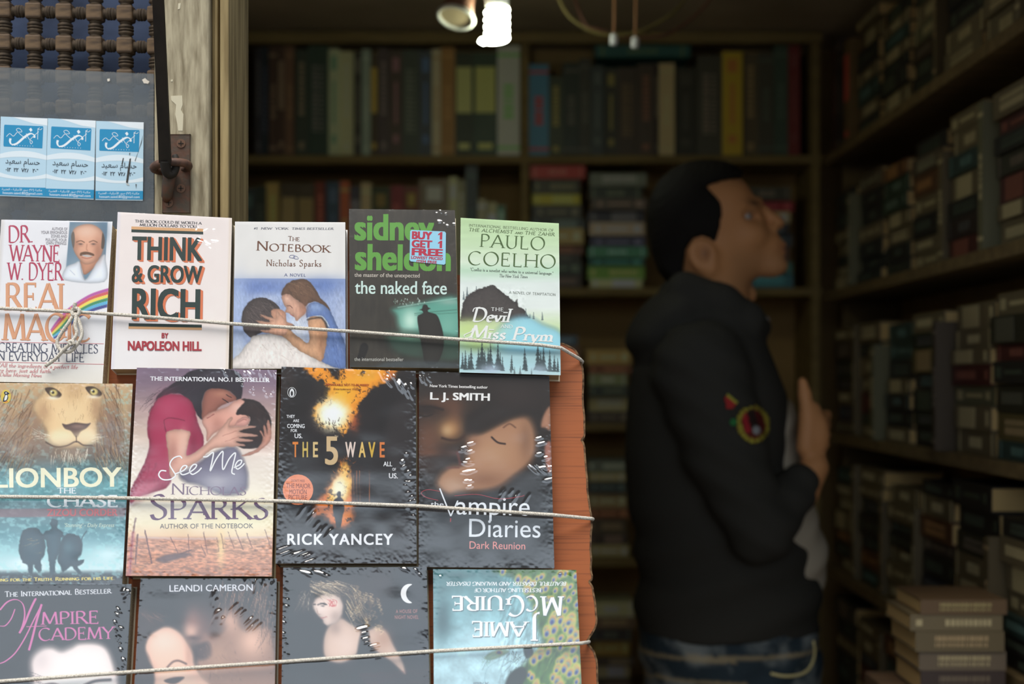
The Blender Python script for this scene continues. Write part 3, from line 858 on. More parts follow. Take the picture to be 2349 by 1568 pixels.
# business cards on the pane
YC = YG - .0004
def card_placer(P, extra):
    P = np.asarray(P, float); Y = YC - .0003 - extra * .6
    return np.stack([(P[:, 0] - CX) / F * Y, np.full(len(P), Y), ZC - (P[:, 1] - HY) / F * Y], 1)
cz = Zf(3.1367, 0, 0)
cards = [([692, 870, 1034, 880, 1028, 1443, 687, 1438], 'light blue business card with dark scratches, rightmost on the dusty pane'),
         ([345, 850, 689, 868, 675, 1436, 328, 1421], 'clean light blue business card stuck between its two neighbours on the pane'),
         ([6, 838, 342, 852, 327, 1421, -8, 1409], 'light blue business card on the pane, nearest the left edge of the photo')]
for ci, (q, lab) in enumerate(cards):
    Q = cz(*q); base = at(*Q[3], YC)
    card = thing('business_card', lab, 'card', tuple(base), 'business cards stuck on the dusty pane')
    MB().prism([at(x, y, YC) - base for x, y in Q], (0, -.0003, 0)).build('card_stock', mat('card_paper', alb((186, 214, 228)), .6, .3), card)
    p = Print(0, base, card_placer)
    Qa = np.array(Q)
    def uv(u, v):
        a = (Qa[0] * (1 - u) + Qa[1] * u) * (1 - v) + (Qa[3] * (1 - u) + Qa[2] * u) * v
        return (a[0], a[1])
    whc, bl, ink = (232, 238, 240), (46, 142, 186), (46, 52, 60)
    L = lambda *a: [uv(a[i], a[i + 1]) for i in range(0, len(a), 2)]
    p.poly('header_swoosh', L(0, 0, .3, 0, .6, .035, 1, .09, 1, .0, .999, 0, 1, .14, .7, .09, .35, .05, 0, .07) if 0 else L(.25, 0, 1, 0, 1, .09, .7, .07, .45, .03), whc)
    for y in (.47, .70):
        up = [(i / 12, y + (.05 if y < .6 else -.05) * (1 - (2 * i / 12 - 1) ** 2) * (-1)) for i in range(13)]
        dn = [(i / 12, y + .055 + (.05 if y < .6 else -.05) * (1 - (2 * i / 12 - 1) ** 2) * (-.55)) for i in range(12, -1, -1)]
        p.poly('upper_swoosh' if y < .6 else 'lower_swoosh', [uv(*k) for k in up + dn], (224, 234, 238))
    p.poly('logo', L(.085, .10, .905, .10, .915, .115, .905, .38, .08, .375, .07, .36, .075, .115), bl)
    p.line('logo', L(.22, .27, .21, .31, .25, .345, .36, .33, .52, .245, .64, .20, .72, .215, .73, .25), 5.2, whc, pen=2.2)
    p.poly('logo', L(.61, .145, .65, .125, .685, .155, .645, .178), whc)
    p.line('logo', L(.13, .25, .20, .21, .28, .24, .36, .19, .46, .18, .40, .14, .34, .16, .46, .23, .56, .26), 1.1, whc); p.line('logo', L(.80, .13, .80, .27), 1.2, whc, False); p.line('logo', L(.55, .2, .62, .27, .69, .30, .66, .33, .64, .28, .73, .22, .82, .17), 1.1, whc); p.line('logo', L(.84, .12, .80, .14, .86, .145, .89, .125), 1.0, whc)
    for i in range(9): p.poly('logo', L(.25 + i * .055, .355, .262 + i * .055, .351, .268 + i * .055, .357, .256 + i * .055, .361), whc)
    nm = '\ufea9\ufef4\ufecc\ufeb3 \ufee1\ufe8e\ufeb4\ufea3'
    p.text('name_line', nm, *uv(.12, .585), *uv(.86, .59), 13, ink, 'sans')
    p.text('name_line', '\u0660\u0661\u0662  \u0662\u0662  \u0667\u0662\u0668  \u0662\u0660\u0666', *uv(.13, .685), *uv(.84, .69), 9, ink, 'sans', bold=.03)
    p.poly('footer', L(0, .885, 1, .875, 1, .985, 0, .985), bl)
    ar = '\ufe94\ufef4\ufe92\ufe98\ufecc\ufedf\ufe8d - \ufe94\ufef4\ufedc\ufe91\ufea9\ufef7\ufe8d \ufead\ufeee\ufeb3 (\u0669\u0662) \ufe94\ufe92\ufe98\ufedc\ufee3'
    p.text('footer', ar, *uv(.06, .925), *uv(.92, .92), 5, whc, 'sans'); p.text('footer', 'hossam.saied.80@gmail.com', *uv(.08, .972), *uv(.93, .968), 6.0, whc, 'sans')
    if ci == 0:
        dk = (62, 58, 54)
        p.poly('scratches', L(.985, .16, .96, .26, .88, .40, .83, .50, .82, .49, .90, .36, .95, .25), dk); p.poly('scratches', L(.74, .46, .72, .60, .68, .78, .64, .77, .67, .62, .71, .47), dk)
        p.poly('scratches', L(.57, .46, .59, .46, .56, .55, .54, .54), dk); p.poly('scratches', L(.70, .40, .725, .39, .71, .43), dk); p.poly('scratches', L(.84, .79, .865, .79, .855, .85), dk); p.poly('scratches', L(.64, .78, .70, .79, .72, .81, .65, .80), (190, 190, 184))
    p.build(card)
# ------------------------------------------------------------------ the shop's shell
def structure(name, a, b, m, bevel=0):
    return MB().box(a, b, bevel).build(name, m, None, kind='structure')
M_WALL = mat('dim_plaster', dim((80, 68, 48)), .9, .1, noise=(dim((62, 52, 37)), (3, 3, 3), 5, .35, .7))
M_FRONT = mat('front_boards', alb((110, 96, 76)), .9, .1, noise=(alb((80, 68, 52)), (6, 60, 60), 5, .35, .7))
M_CEIL = mat('dim_ceiling', dim((84, 78, 70)), .9, .1, noise=(dim((68, 63, 56)), (2, 2, 2), 4, .35, .7))
M_FLOOR = mat('dark_floor', dim((50, 44, 38)), .8, .2, noise=(dim((36, 32, 28)), (5, 5, 5), 6, .35, .7))
M_STREET = mat('street_paving', (.16, .15, .14), .85, .2, noise=((.10, .095, .09), (4, 4, 4), 7, .35, .7))
ZT = ZC + .835
structure('floor', (-.86, 1.40, -.05), (.96, 3.70, 0), M_FLOOR)
structure('floor_street', (-4, -4, -.05), (4, 1.40, 0), M_STREET)
structure('wall_back', (-.86, 3.62, 0), (.96, 3.70, 2.4), M_WALL)
structure('wall_left', (-.90, 1.53, 0), (-.82, 3.62, 2.4), M_WALL)
structure('wall_right', (.92, 1.50, 0), (1.0, 3.62, 2.4), M_WALL)
structure('ceiling', (-.90, 1.43, ZT), (1.0, 3.70, ZT + .06), M_CEIL)
structure('wall_front', (-2.2, 1.432, 0), (-.3582, 1.53, Z_(590, 1.47)), M_FRONT)
structure('trim_lintel', (-2.2, 1.425, 2.0), (2.2, 1.53, 2.9), M_FRONT)
structure('trim_front', (.80, 1.432, 0), (2.2, 1.50, 2.0), M_FRONT)

# ------------------------------------------------------------------ bookcases
YB = 3.40
M_SHELF = mat('shelf_wood', dim((62, 54, 34)), .7, .25, noise=(dim((50, 43, 27)), (6, 40, 40), 5, .35, .7))
M_BACKP = mat('shelf_back', dim((74, 61, 41)), .85, .1, noise=(dim((62, 51, 35)), (4, 4, 4), 5, .35, .7))
LV = [ZC + .534, ZC + .218, ZC - .105, ZC - .428, ZC - .75, ZC - 1.07]      # shelf tops
M_RSH = mat('dark_shelf_wood', dim((52, 44, 30)), .7, .25, noise=(dim((40, 33, 22)), (6, 40, 40), 5, .35, .7))
bc = thing('bookcase', 'tall pale wooden bookcase along the back wall, filled with books', 'bookcase', (.03, 3.5, 0))
o = Vector(bc.location)
for z_ in LV: MB().box(Vector((-.80, YB - .005, z_ - .019)) - o, Vector((.74, 3.60, z_)) - o, .001).build('shelf', M_SHELF, bc)
MB().box(Vector((-.80, YB - .005, ZC + .803)) - o, Vector((.74, YB + .02, ZC + .829)) - o, .001).build('cornice', M_SHELF, bc)
for x in (X_(1204, YB), -.79, .725): MB().box(Vector((x - .0095, YB - .006, 0)) - o, Vector((x + .0095, 3.60, ZC + .8)) - o, .001).build('upright', M_SHELF, bc)
MB().box(Vector((-.80, 3.601, 0)) - o, Vector((.74, 3.612, ZC + .8)) - o).build('back_panel', M_BACKP, bc)
XR = .755
LR = [ZC + .528, ZC + .205, ZC - .125, ZC - .44, ZC - .76, ZC - 1.07]
rc = thing('bookcase', 'dark wooden bookcase on the right wall, packed with lying books', 'bookcase', (.83, 2.5, 0))
o = Vector(rc.location)
for z_ in LR: MB().box(Vector((XR - .012, 1.56, z_ - .022)) - o, Vector((.915, 3.385, z_)) - o, .001).build('shelf', M_RSH, rc)
for y in (1.57, 3.375): MB().box(Vector((XR + .03, y - .009, 0)) - o, Vector((.915, y + .009, ZC + .8)) - o, .001).build('upright', M_RSH, rc)
XL = -.64
lc = thing('bookcase', 'narrow dark bookcase on the left wall, just inside the post', 'bookcase', (-.73, 3.1, 0))
o = Vector(lc.location)
for z_ in LR: MB().box(Vector((-.815, 2.70, z_ - .02)) - o, Vector((XL, 3.385, z_)) - o, .001).build('shelf', M_RSH, lc)
for y in (2.69, 3.38): MB().box(Vector((-.815, y - .009, 0)) - o, Vector((XL - .03, y + .009, ZC + .8)) - o, .001).build('upright', M_RSH, lc)

# ------------------------------------------------------------------ shelved books (unit shapes, scaled to size)
def unit_cover():
    m = MB(); t = .07
    m.box((0, 0, 0), (1, .012, 1)); m.box((0, .012, 0), (t, 1, 1)); m.box((1 - t, .012, 0), (1, 1, 1))
    return m.build('cover', None, mesh_only=True)
def unit_pages(): return MB().box((.075, .014, .015), (.925, .975, .985)).build('page_block', None, mesh_only=True)
def unit_mark(kind):
    m = MB(); rr = random.Random(kind)
    def q(x0, x1, z0, z1): m.box((x0, -.006, z0), (x1, .002, z1))
    if kind == 0:
        z = .38
        while z < .86: h = rr.uniform(.02, .05); q(.30, .70, z, z + h); z += h + .015
        q(.3, .7, .06, .13)
    elif kind == 1:
        z = .22
        while z < .80: h = rr.uniform(.015, .04); q(.22, .48, z, z + h); q(.56, .76, z, z + h * .7); z += h + .014
    elif kind == 2:
        q(.0, 1.0, .06, .09); q(.0, 1.0, .90, .93)
        z = .34
        while z < .66: h = rr.uniform(.02, .05); q(.28, .72, z, z + h); z += h + .016
    elif kind == 3: q(.08, .92, .42, .86); q(.2, .8, .07, .13)
    elif kind == 4: q(.25, .75, .8, .93); q(.30, .70, .12, .2); q(.4, .6, .3, .7)
    m.box((.47, .001, .08), (.53, .0025, .92))
    return m.build('spine_lettering', None, mesh_only=True)
U_C, U_P, U_M = unit_cover(), unit_pages(), [unit_mark(k) for k in range(5)]
for m_ in [U_C, U_P] + U_M: m_.materials.append(None)
def set_mat(o, m):
    o.material_slots[0].link = 'OBJECT'; o.material_slots[0].material = m
M_PG = mat('shelf_pages', dim((92, 80, 58)), .9, .1)
def quant(c): return tuple(int(round(v / 5.0) * 5) for v in c)
N_BOOK = [0]
FAR = {'v': [], 'f': [], 'm': [], 'n': 0, 'mats': []}
def far_book(O, ex, ey, ez, size, col, mark, pat):
    M = np.array(Matrix((ex, ey, ez)).transposed())
    for me, m in ((U_C, cmat(dim(quant(col)), .5)), (U_P, M_PG), (U_M[pat % 5], cmat(dim(quant(mark or tuple(min(255, v * 1.5 + 12) for v in col))), .5))):
        if m not in FAR['mats']: FAR['mats'].append(m)
        V = np.array([v.co[:] for v in me.vertices]) * np.array(size)
        FAR['v'].append(V @ M.T + np.array(O))
        for p in me.polygons: FAR['f'].append(tuple(i + FAR['n'] for i in p.vertices)); FAR['m'].append(FAR['mats'].index(m))
        FAR['n'] += len(V)
def shelf_book(label, O, ex, ey, ez, size, col, mark=None, pat=0, group=None):
    """size: thickness along ex, depth along ey (spine at 0), height along ez"""
    root = link('shelved_book', None, None)
    root.empty_display_size = .02
    M = Matrix((ex, ey, ez)).transposed().to_4x4(); M.translation = Vector(O)
    root.matrix_world = M
    tag(root, label, 'book', group)
    for nm, me, m in (('cover', U_C, cmat(dim(quant(col)), .5)), ('page_block', U_P, M_PG), ('spine_lettering', U_M[pat % 5], cmat(dim(quant(mark or tuple(min(255, v * 1.5 + 12) for v in col))), .5))):
        c = link(nm, me, root); c.scale = size; set_mat(c, m)
    N_BOOK[0] += 1
    return root
EX, EY, EZ = Vector((1, 0, 0)), Vector((0, 1, 0)), Vector((0, 0, 1))
ORD = ['first', 'second', 'third', 'fourth', 'fifth', 'sixth', 'seventh', 'eighth', 'ninth', 'tenth', 'eleventh', 'twelfth', 'thirteenth', 'fourteenth', 'fifteenth', 'sixteenth', 'seventeenth', 'eighteenth', 'nineteenth', 'twentieth', 'twenty-first', 'twenty-second', 'twenty-third', 'twenty-fourth', 'twenty-fifth', 'twenty-sixth']
def cname(c):
    r, g, b_ = c; mx, mn = max(c), min(c)
    br = 'dark ' if mx < 50 else ''
    if mx - mn < 14: return 'black' if mx < 42 else ('grey' if mx < 84 else 'pale grey')
    if r >= g >= b_:
        if mx - mn < 30: return 'near-black brown' if mx < 42 else ('brown' if mx < 70 else 'cream')
        if g > .82 * r: return br + ('olive' if mx < 75 else 'yellow')
        if g > .55 * r: return br + ('brown' if mx < 85 else 'orange')
        return br + 'red'
    if g >= r and g >= b_: return br + ('teal' if b_ > r else 'green')
    if b_ >= g: return br + ('blue' if g >= r else 'plum')
    return br + 'red'

def uprights(items, level, where, group):
    """items: x0, x1, ytop (photo pixels at the shelf front), colour, mark, pattern"""
    z0 = LV[level]
    for i, it in enumerate(items):
        x0, x1, yt, col = it[:4]; mark = it[4] if len(it) > 4 else None; pat = it[5] if len(it) > 5 else i
        yo = RND.uniform(.004, .022)
        Y = YB + yo
        zt = Z_(max(yt, 103), YB); w = X_(x1, Y) - X_(x0, Y)
        shelf_book('%s upright book, %s from the left %s' % (cname(col), ORD[i], where), (X_(x0, Y), Y, z0 + .0004), EX, EY, EZ, (w - .0006, RND.uniform(.13, .17), zt - z0), col, mark, pat, group)

TL = [(585, 600, 108, (24, 26, 28)), (600, 617, 104, (20, 23, 32)), (617, 637, 98, (40, 32, 26)), (637, 654, 94, (38, 32, 27)), (654, 677, 88, (58, 44, 34), (74, 58, 44), 2), (677, 707, 112, (32, 34, 29), (70, 66, 54), 0), (707, 753, 86, (26, 36, 31), (60, 62, 58), 1), (753, 779, 108, (96, 112, 86), (58, 84, 68), 4), (779, 812, 114, (112, 102, 82), (118, 110, 90), 0), (812, 830, 116, (34, 36, 32)), (830, 850, 112, (74, 86, 80), (84, 96, 90), 2), (850, 867, 120, (42, 36, 25), (98, 84, 42), 3), (867, 893, 110, (42, 36, 35), (66, 58, 58), 0), (893, 924, 115, (38, 33, 32), (74, 54, 58), 4), (924, 962, 112, (36, 40, 34), (62, 64, 58), 1), (962, 991, 114, (36, 42, 44), (44, 58, 84), 4), (991, 1011, 110, (98, 96, 82), (90, 80, 62), 2), (1011, 1044, 106, (78, 60, 32), (88, 70, 42), 2), (1044, 1086, 116, (24, 32, 22), (148, 146, 66), 3), (1086, 1141, 116, (25, 34, 26), (142, 138, 60), 3), (1141, 1193, 100, (104, 112, 98), (70, 104, 62), 2)]
TR = [(1214, 1259, 146, (34, 66, 84), (92, 32, 30), 2), (1259, 1292, 172, (32, 33, 25), (78, 76, 38), 0), (1292, 1330, 140, (22, 23, 18)), (1330, 1356, 130, (30, 29, 25), (46, 44, 38), 2), (1356, 1386, 150, (32, 37, 34), (46, 52, 50), 4), (1386, 1418, 152, (29, 30, 24), (70, 64, 34), 4), (1418, 1462, 150, (34, 30, 25), (58, 48, 36), 1), (1462, 1502, 146, (36, 29, 24), (66, 46, 36), 0), (1502, 1512, 142, (30, 27, 23)), (1512, 1548, 144, (98, 88, 68), (104, 94, 74), 2), (1548, 1600, 150, (26, 27, 22), (36, 36, 28), 4), (1600, 1657, 126, (36, 33, 31), (66, 58, 56), 1), (1657, 1704, 118, (122, 84, 24), (112, 66, 30), 4), (1704, 1740, 118, (44, 38, 28), (74, 66, 44), 0), (1740, 1776, 116, (34, 35, 30), (42, 44, 38), 2), (1776, 1808, 100, (32, 40, 37), (38, 48, 46), 2), (1808, 1836, 96, (56, 22, 22), (60, 32, 28), 4)]
BL2 = [(556, 586, 430, (30, 36, 34), (44, 62, 58), 4), (586, 610, 426, (26, 28, 26)), (610, 643, 416, (108, 84, 50), (116, 98, 62), 0), (643, 682, 418, (42, 34, 24), (84, 74, 48), 3), (682, 722, 420, (40, 33, 23), (82, 72, 46), 3), (722, 748, 414, (64, 28, 22)), (748, 780, 416, (32, 38, 48), (44, 54, 68), 4), (780, 802, 414, (96, 48, 30)), (802, 828, 424, (36, 34, 40)), (828, 852, 418, (100, 92, 72), (108, 100, 80), 2), (852, 896, 428, (32, 36, 22), (70, 62, 30), 4), (896, 926, 424, (64, 27, 23)), (926, 962, 426, (54, 30, 22), (86, 74, 34), 4), (962, 1030, 408, (66, 62, 52), (128, 122, 98), 4), (1030, 1050, 404, (112, 104, 80)), (1050, 1068, 412, (70, 68, 54)), (1068, 1096, 378, (30, 35, 35), (36, 44, 44), 2), (1096, 1116, 456, (86, 84, 68)), (1118, 1140, 462, (92, 88, 72)), (1140, 1160, 470, (44, 66, 54))]
uprights(TL, 0, 'on the top back shelf, left bay', 'upright books on the top back shelf, left bay')
uprights(TR, 0, 'on the top back shelf, right bay', 'upright books on the top back shelf, right bay')
uprights(BL2, 1, 'on the second back shelf, left bay', 'upright books on the second back shelf, left bay')
def lying_back(x0, x1, y0, y1, col, mark, pat, label, group, Y=None):
    Y = Y or YB + RND.uniform(.004, .02)
    shelf_book(label, (X_(x0, Y), Y, Z_(y0, Y)), -EZ, EY, EX, (Z_(y0, Y) - Z_(y1, Y) - .0004, RND.uniform(.12, .15), X_(x1, Y) - X_(x0, Y)), col, mark, pat, group)
lying_back(1366, 1584, 104, 131, (22, 46, 46), (44, 60, 44), 2, 'teal book lying flat on top of the upright books, top back shelf', 'lying books on the back shelves', YB + .01)
PAL = [(28, 30, 26), (36, 32, 26), (44, 36, 28), (96, 90, 70), (104, 96, 74), (30, 40, 40), (66, 26, 24), (34, 40, 54), (88, 78, 50), (40, 58, 48), (52, 46, 36), (24, 26, 24), (78, 72, 56), (60, 52, 42), (30, 28, 25), (32, 58, 62), (90, 60, 30)]
def stack_back(x0, x1, level, cols, where, zmax=.29):
    z = LV[level] + .0006; n = len(cols); hs = [RND.uniform(.020, .040) for _ in cols]
    k = min(1.0, zmax / sum(hs)); 
    for i, (c, h) in enumerate(zip(cols, hs)):
        h *= k
        Y = YB + RND.uniform(.0, .03); a = x0 + RND.uniform(0, 8); b_ = x1 - RND.uniform(0, 14)
        shelf_book('%s book lying %s from the bottom of the stack %s' % (cname(c), ORD[i], where), (X_(a, Y), Y, z + h - .0004), -EZ, EY, EX, (h - .0006, .13, X_(b_, Y) - X_(a, Y)), c, None, RND.randrange(5), 'lying books on the back shelves')
        z += h
stack_back(1216, 1344, 1, [(34, 30, 25), (30, 34, 30), (28, 30, 27), (60, 40, 28), (92, 78, 48), (30, 34, 34), (34, 36, 30), (112, 94, 28), (36, 34, 26), (88, 28, 24)], 'beside the back divider', .295)
stack_back(1348, 1486, 1, [(118, 114, 82), (62, 84, 34), (28, 58, 56), (42, 74, 58), (34, 36, 50), (98, 92, 80), (32, 32, 36), (46, 40, 34), (32, 34, 30), (60, 64, 62)], 'left of the man\'s head', .275)
stack_back(1700, 1822, 1, [(28, 62, 68), (34, 66, 66), (56, 40, 34), (28, 34, 38), (30, 32, 36), (98, 90, 72), (74, 22, 24), (36, 33, 30)], 'right of the man\'s face', .285)
rp = random.Random(21)
def cols(n): return [PAL[rp.randrange(len(PAL))] for _ in range(n)]
stack_back(1222, 1338, 2, [(30, 34, 36), (98, 92, 74), (34, 30, 26), (44, 54, 52), (28, 28, 26), (60, 46, 34), (40, 50, 60)], 'behind the board, third back shelf', .235)
stack_back(1344, 1452, 2, [(36, 32, 26), (90, 84, 60), (32, 34, 30), (70, 74, 56), (66, 40, 26), (96, 78, 44)], 'left of the man\'s shoulder', .175)
stack_back(1344, 1450, 3, [(92, 86, 62), (34, 30, 26), (44, 40, 30), (64, 38, 26), (80, 72, 50), (30, 34, 36), (92, 86, 60), (56, 62, 54)], 'left of the man\'s elbow', .27)
stack_back(1352, 1458, 4, [(34, 30, 26), (100, 94, 76), (40, 34, 30), (90, 74, 36), (30, 32, 30), (60, 52, 40), (104, 98, 82)], 'left of the man\'s hip', .25)
stack_back(1372, 1470, 5, [(60, 50, 40), (88, 80, 62), (38, 34, 30), (92, 86, 70), (50, 44, 40)], 'beside the board, lowest in view', .2)

# right wall: spines face the room, stacks run towards the camera
def dk(c): return tuple(v * .43 for v in c)  # shared palette darkened: the right wall's deeper shade put into the book colours
def right_stack(y0, L, level, cs, where, top=.285, far=False):
    z = LR[level] + .0006; hs = [RND.uniform(.024, .046) for _ in cs]; k = min(1.0, top / sum(hs))
    for i, (c, h) in enumerate(zip(cs, hs)):
        h *= k; x = XR + RND.uniform(0, .014); l = L - RND.uniform(.004, .022)
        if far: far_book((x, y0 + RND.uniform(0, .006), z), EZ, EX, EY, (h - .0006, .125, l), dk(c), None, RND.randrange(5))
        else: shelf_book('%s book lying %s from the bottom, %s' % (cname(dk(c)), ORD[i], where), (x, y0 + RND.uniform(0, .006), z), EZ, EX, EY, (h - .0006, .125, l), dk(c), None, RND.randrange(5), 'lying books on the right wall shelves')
        z += h
def right_upright(y1, w, level, h, c, label, x=0.0, mark=None, pat=2):
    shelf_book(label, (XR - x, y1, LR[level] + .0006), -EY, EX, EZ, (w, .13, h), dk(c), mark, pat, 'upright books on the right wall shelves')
CR, BK = (104, 94, 72), (24, 25, 23)
rows = {0: 'top right shelf', 1: 'second right shelf', 2: 'third right shelf', 3: 'fourth right shelf', 4: 'lowest right shelf'}
BRT = {0: [BK, (30, 34, 40), (84, 74, 48), (78, 30, 28), (32, 36, 34)], }
nst = {0: 6, 1: 6, 2: 6, 3: 6, 4: 3}
for lv in (0, 1, 2, 3, 4):
    y = 3.345 - (.22 if lv == 0 else .0); k = 0
    while y > 1.98 and k < 7:
        L = rp.uniform(.185, .21)
        if lv == 4 and y < 2.5: break
        n = 7 if y > 2.2 else 8
        cs = cols(n)
        for q in range(n):
            if rp.random() < .30: cs[q] = CR
            elif rp.random() < .35: cs[q] = BK
        right_stack(y - L, L, lv, cs, '%s stack from the corner, %s' % (ORD[k], rows[lv]), .27 if lv else .255, far=(lv > 0 and k < 2))
        y -= L + .006; k += 1
        if rp.random() < .75:
            w = rp.uniform(.014, .03)
            c = rp.choice([CR, (96, 84, 60), (70, 62, 48), (110, 102, 86)])
            right_upright(y, w, lv, rp.uniform(.19, .25), c, '%s upright book standing after the %s stack from the corner, %s' % (cname(c), ORD[k - 1], rows[lv]), rp.uniform(0, .02))
            y -= w + .005
# tall books in the corner of the top right shelf
yy = 3.35
for c, w, h, mk, nm in (((54, 22, 22), .03, .25, None, 'dark red'), ((58, 52, 44), .03, .26, None, 'grey-brown'), ((26, 27, 26), .05, .22, None, 'black'), ((112, 98, 58), .05, .235, (120, 42, 34), 'cream and red')):
    right_upright(yy, w, 0, h, c, '%s tall upright book in the corner of the top right shelf' % nm, 0, mk, 3 if mk else 2); yy -= w + .002

# left wall strip
for lv in (0, 1):
    y = 3.34
    for k in range(2):
        z = LR[lv] + .0006
        for i in range(6 if lv < 2 else 4):
            c = PAL[rp.randrange(len(PAL))]; h = rp.uniform(.032, .046)
            shelf_book('%s book lying %s from the bottom, %s left-wall stack %s' % (cname(c), ORD[i], ('farther', 'nearer')[k], ('near the ceiling', 'above the top row')[lv]), (XL - rp.uniform(0, .02), y - .2, z + h), -EZ, -EX, EY, (h - .0006, .12, .19), c, None, rp.randrange(5), 'lying books on the left wall shelves')
            z += h
        y -= .21

me = mesh_np('shelved_books', np.concatenate(FAR['v']), FAR['f'], None)
for m in FAR['mats']: me.materials.append(m)
me.polygons.foreach_set('material_index', np.array(FAR['m'], np.int32))
tag(link('shelved_books', me), 'dim mass of lying books filling the right wall shelves towards the back corner', 'books', None, 'stuff')

# pile of big cream books on a bench at the right
bench = thing('low_bench', 'dark wooden bench in the right corner of the photo, under a pile of cream books', 'bench', (.66, 2.14, 0))
o = Vector(bench.location)
zb = Z_(1590, 2.08)
M_BEN = mat('bench_wood', dim((50, 40, 32)), .7, .2, noise=(dim((38, 30, 25)), (6, 40, 40), 5, .35, .7))
MB().box(Vector((.555, 2.05, zb - .025)) - o, Vector((.738, 2.24, zb)) - o, .002).build('seat', M_BEN, bench)
for x in (.57, .725):
    for y in (2.065, 2.225): MB().box(Vector((x - .012, y - .012, 0)) - o, Vector((x + .012, y + .012, zb - .025)) - o, .001).build('leg', M_BEN, bench)
z = zb + .0005
for i, (c, h, a, b_) in enumerate((((50, 44, 38), .034, 2112, 2306), ((92, 84, 66), .028, 2108, 2308), ((88, 78, 60), .030, 2100, 2304), ((98, 90, 70), .024, 2088, 2300), ((86, 74, 54), .022, 2112, 2310))):
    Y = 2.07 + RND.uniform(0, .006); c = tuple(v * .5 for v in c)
    shelf_book('%s book lying %s from the bottom of the pile on the bench' % (cname(c), ORD[i]), (X_(a, Y), Y, z + h - .0004), -EZ, EY, EX, (h - .0005, .14, X_(b_, Y) - X_(a, Y)), c, None, 1 if i != 3 else 0, 'big books piled on the bench')
    z += h

# ------------------------------------------------------------------ lamps and wires under the ceiling
YLAMP = 2.5
def hang(px, py, Y): return at(px, py, Y)
bulb = thing('spiral_bulb', 'glowing white spiral light bulb hanging under the ceiling', 'light bulb', tuple(at(1140, 20, YLAMP)))
o = Vector(bulb.location); s_ = YLAMP / F
M_GLOW = mat('lit_tube', (.9, 1, .9), .4, .3, emit=((.92, 1.0, .80), 46.0))
M_WHITE = mat('white_plastic', (.6, .6, .56), .5, .4)
pts = []
for i in range(0, 171):
    t = i / 170; a = t * 2 * PI * 4.6
    pts.append(Vector((22 * s_ * math.cos(a), 22 * s_ * math.sin(a), (-2 - 74 * t) * s_)))
pts += [pts[-1] + Vector((-.010, 0, -.003)), pts[-1] + Vector((-.016, .0, .001))]
MB().tube(pts, 6.0 * s_, 10).build('spiral_tube', M_GLOW, bulb)
MB().lathe([(.004, -.058), (.008, -.05), (.008, 0), (.020, .004), (.021, .030), (.013, .040), (.013, .060)], 16).build('lamp_base', M_WHITE, bulb)
MB().lathe([(.016, .060), (.018, .066), (.018, .10), (.012, .11)], 14).build('socket', mat('black_plastic', (.03, .03, .03), .5, .4), bulb)
MB().tube([Vector((0, 0, .11)), Vector((.002, 0, .14)), Vector((0, 0, ZT - o.z))], .003, 6).build('flex', mat('flex', (.04, .04, .04), .6, .3), bulb)

sp = thing('spotlight', 'unlit round spotlight with a pinkish rim beside the glowing bulb', 'spotlight', tuple(at(1052, 14, YLAMP)))
o = Vector(sp.location)
ax = Vector((-.22, -.40, -1)).normalized(); R_ = ax.to_track_quat('-Z', 'Y').to_matrix().to_4x4()
m = MB().lathe([(.012, .055), (.022, .045), (.026, .0), (.033, -.024), (.030, -.024), (.022, -.004)], 24); m.bm.transform(R_); m.build('housing', mat('lamp_housing', dim((54, 38, 32)), .5, .4), sp)
rim = [R_ @ Vector((.0315 * math.cos(a), .0315 * math.sin(a), -.024)) for a in [2 * PI * i / 28 for i in range(28)]]
MB().tube(rim, .0036, 8, closed=True).build('rim', mat('lamp_rim', dim((150, 122, 104)), .5, .4), sp)
m = MB().lathe([(.029, -.021), (.0292, -.019)], 24); m.bm.transform(R_); m.build('lens', mat('lamp_lens', dim((84, 78, 66)), .3, .5), sp)
MB().tube([R_ @ Vector((0, 0, .05)), Vector((.004, .01, .08)), Vector((.0, .01, ZT - o.z))], .007, 8).build('stem', mat('lamp_stem', dim((90, 64, 54)), .5, .4), sp)

for (x, y, xt), lab in (((1408, 90, 1409), 'white connector on a hanging wire, left of the pair near the ceiling'), ((1457, 97, 1459), 'white connector on a hanging wire, right of the pair near the ceiling')):
    Y = 2.62; w = thing('hanging_wire', lab, 'wire', tuple(at(x, y, Y)), 'hanging wires with white connectors')
    o = Vector(w.location)
    MB().lathe([(.006, -.011), (.0075, -.009), (.0075, .006), (.0055, .009), (.003, .011)], 12).build('connector', mat('connector_plastic', dim((150, 140, 116)), .5, .4), w)
    MB().tube([Vector((0, 0, .009)), Vector((.001, 0, .05)), Vector((X_(xt, Y) - o.x, 0, ZT - o.z))], .0022, 6).build('wire', mat('wire_sleeve', dim((70, 50, 36)), .6, .3), w)
for pts, c, lab in (([(1262, -60), (1290, 14), (1320, 50), (1372, 76), (1440, 78), (1500, 58), (1560, 14), (1600, -60)], (40, 36, 18), 'yellowish cable looping under the ceiling'), ([(1300, -60), (1340, 52), (1376, 68), (1430, 84), (1510, 84), (1560, 62), (1620, 10), (1650, -60)], (40, 25, 20), 'reddish cable looping under the ceiling')):
    P = [at(x, y, 2.66 if c[1] == 36 else 2.70) for x, y in [tuple(q) for q in crom(pts, 6)]]
    P = [p for p in P if p.z < ZT]
    b0 = P[len(P) // 2].copy()
    ob = MB().tube([p - b0 for p in P], .0032, 6).build('ceiling_cable', mat('cable_sleeve', dim(c), .6, .3), None, b0); tag(ob, lab, 'cable')
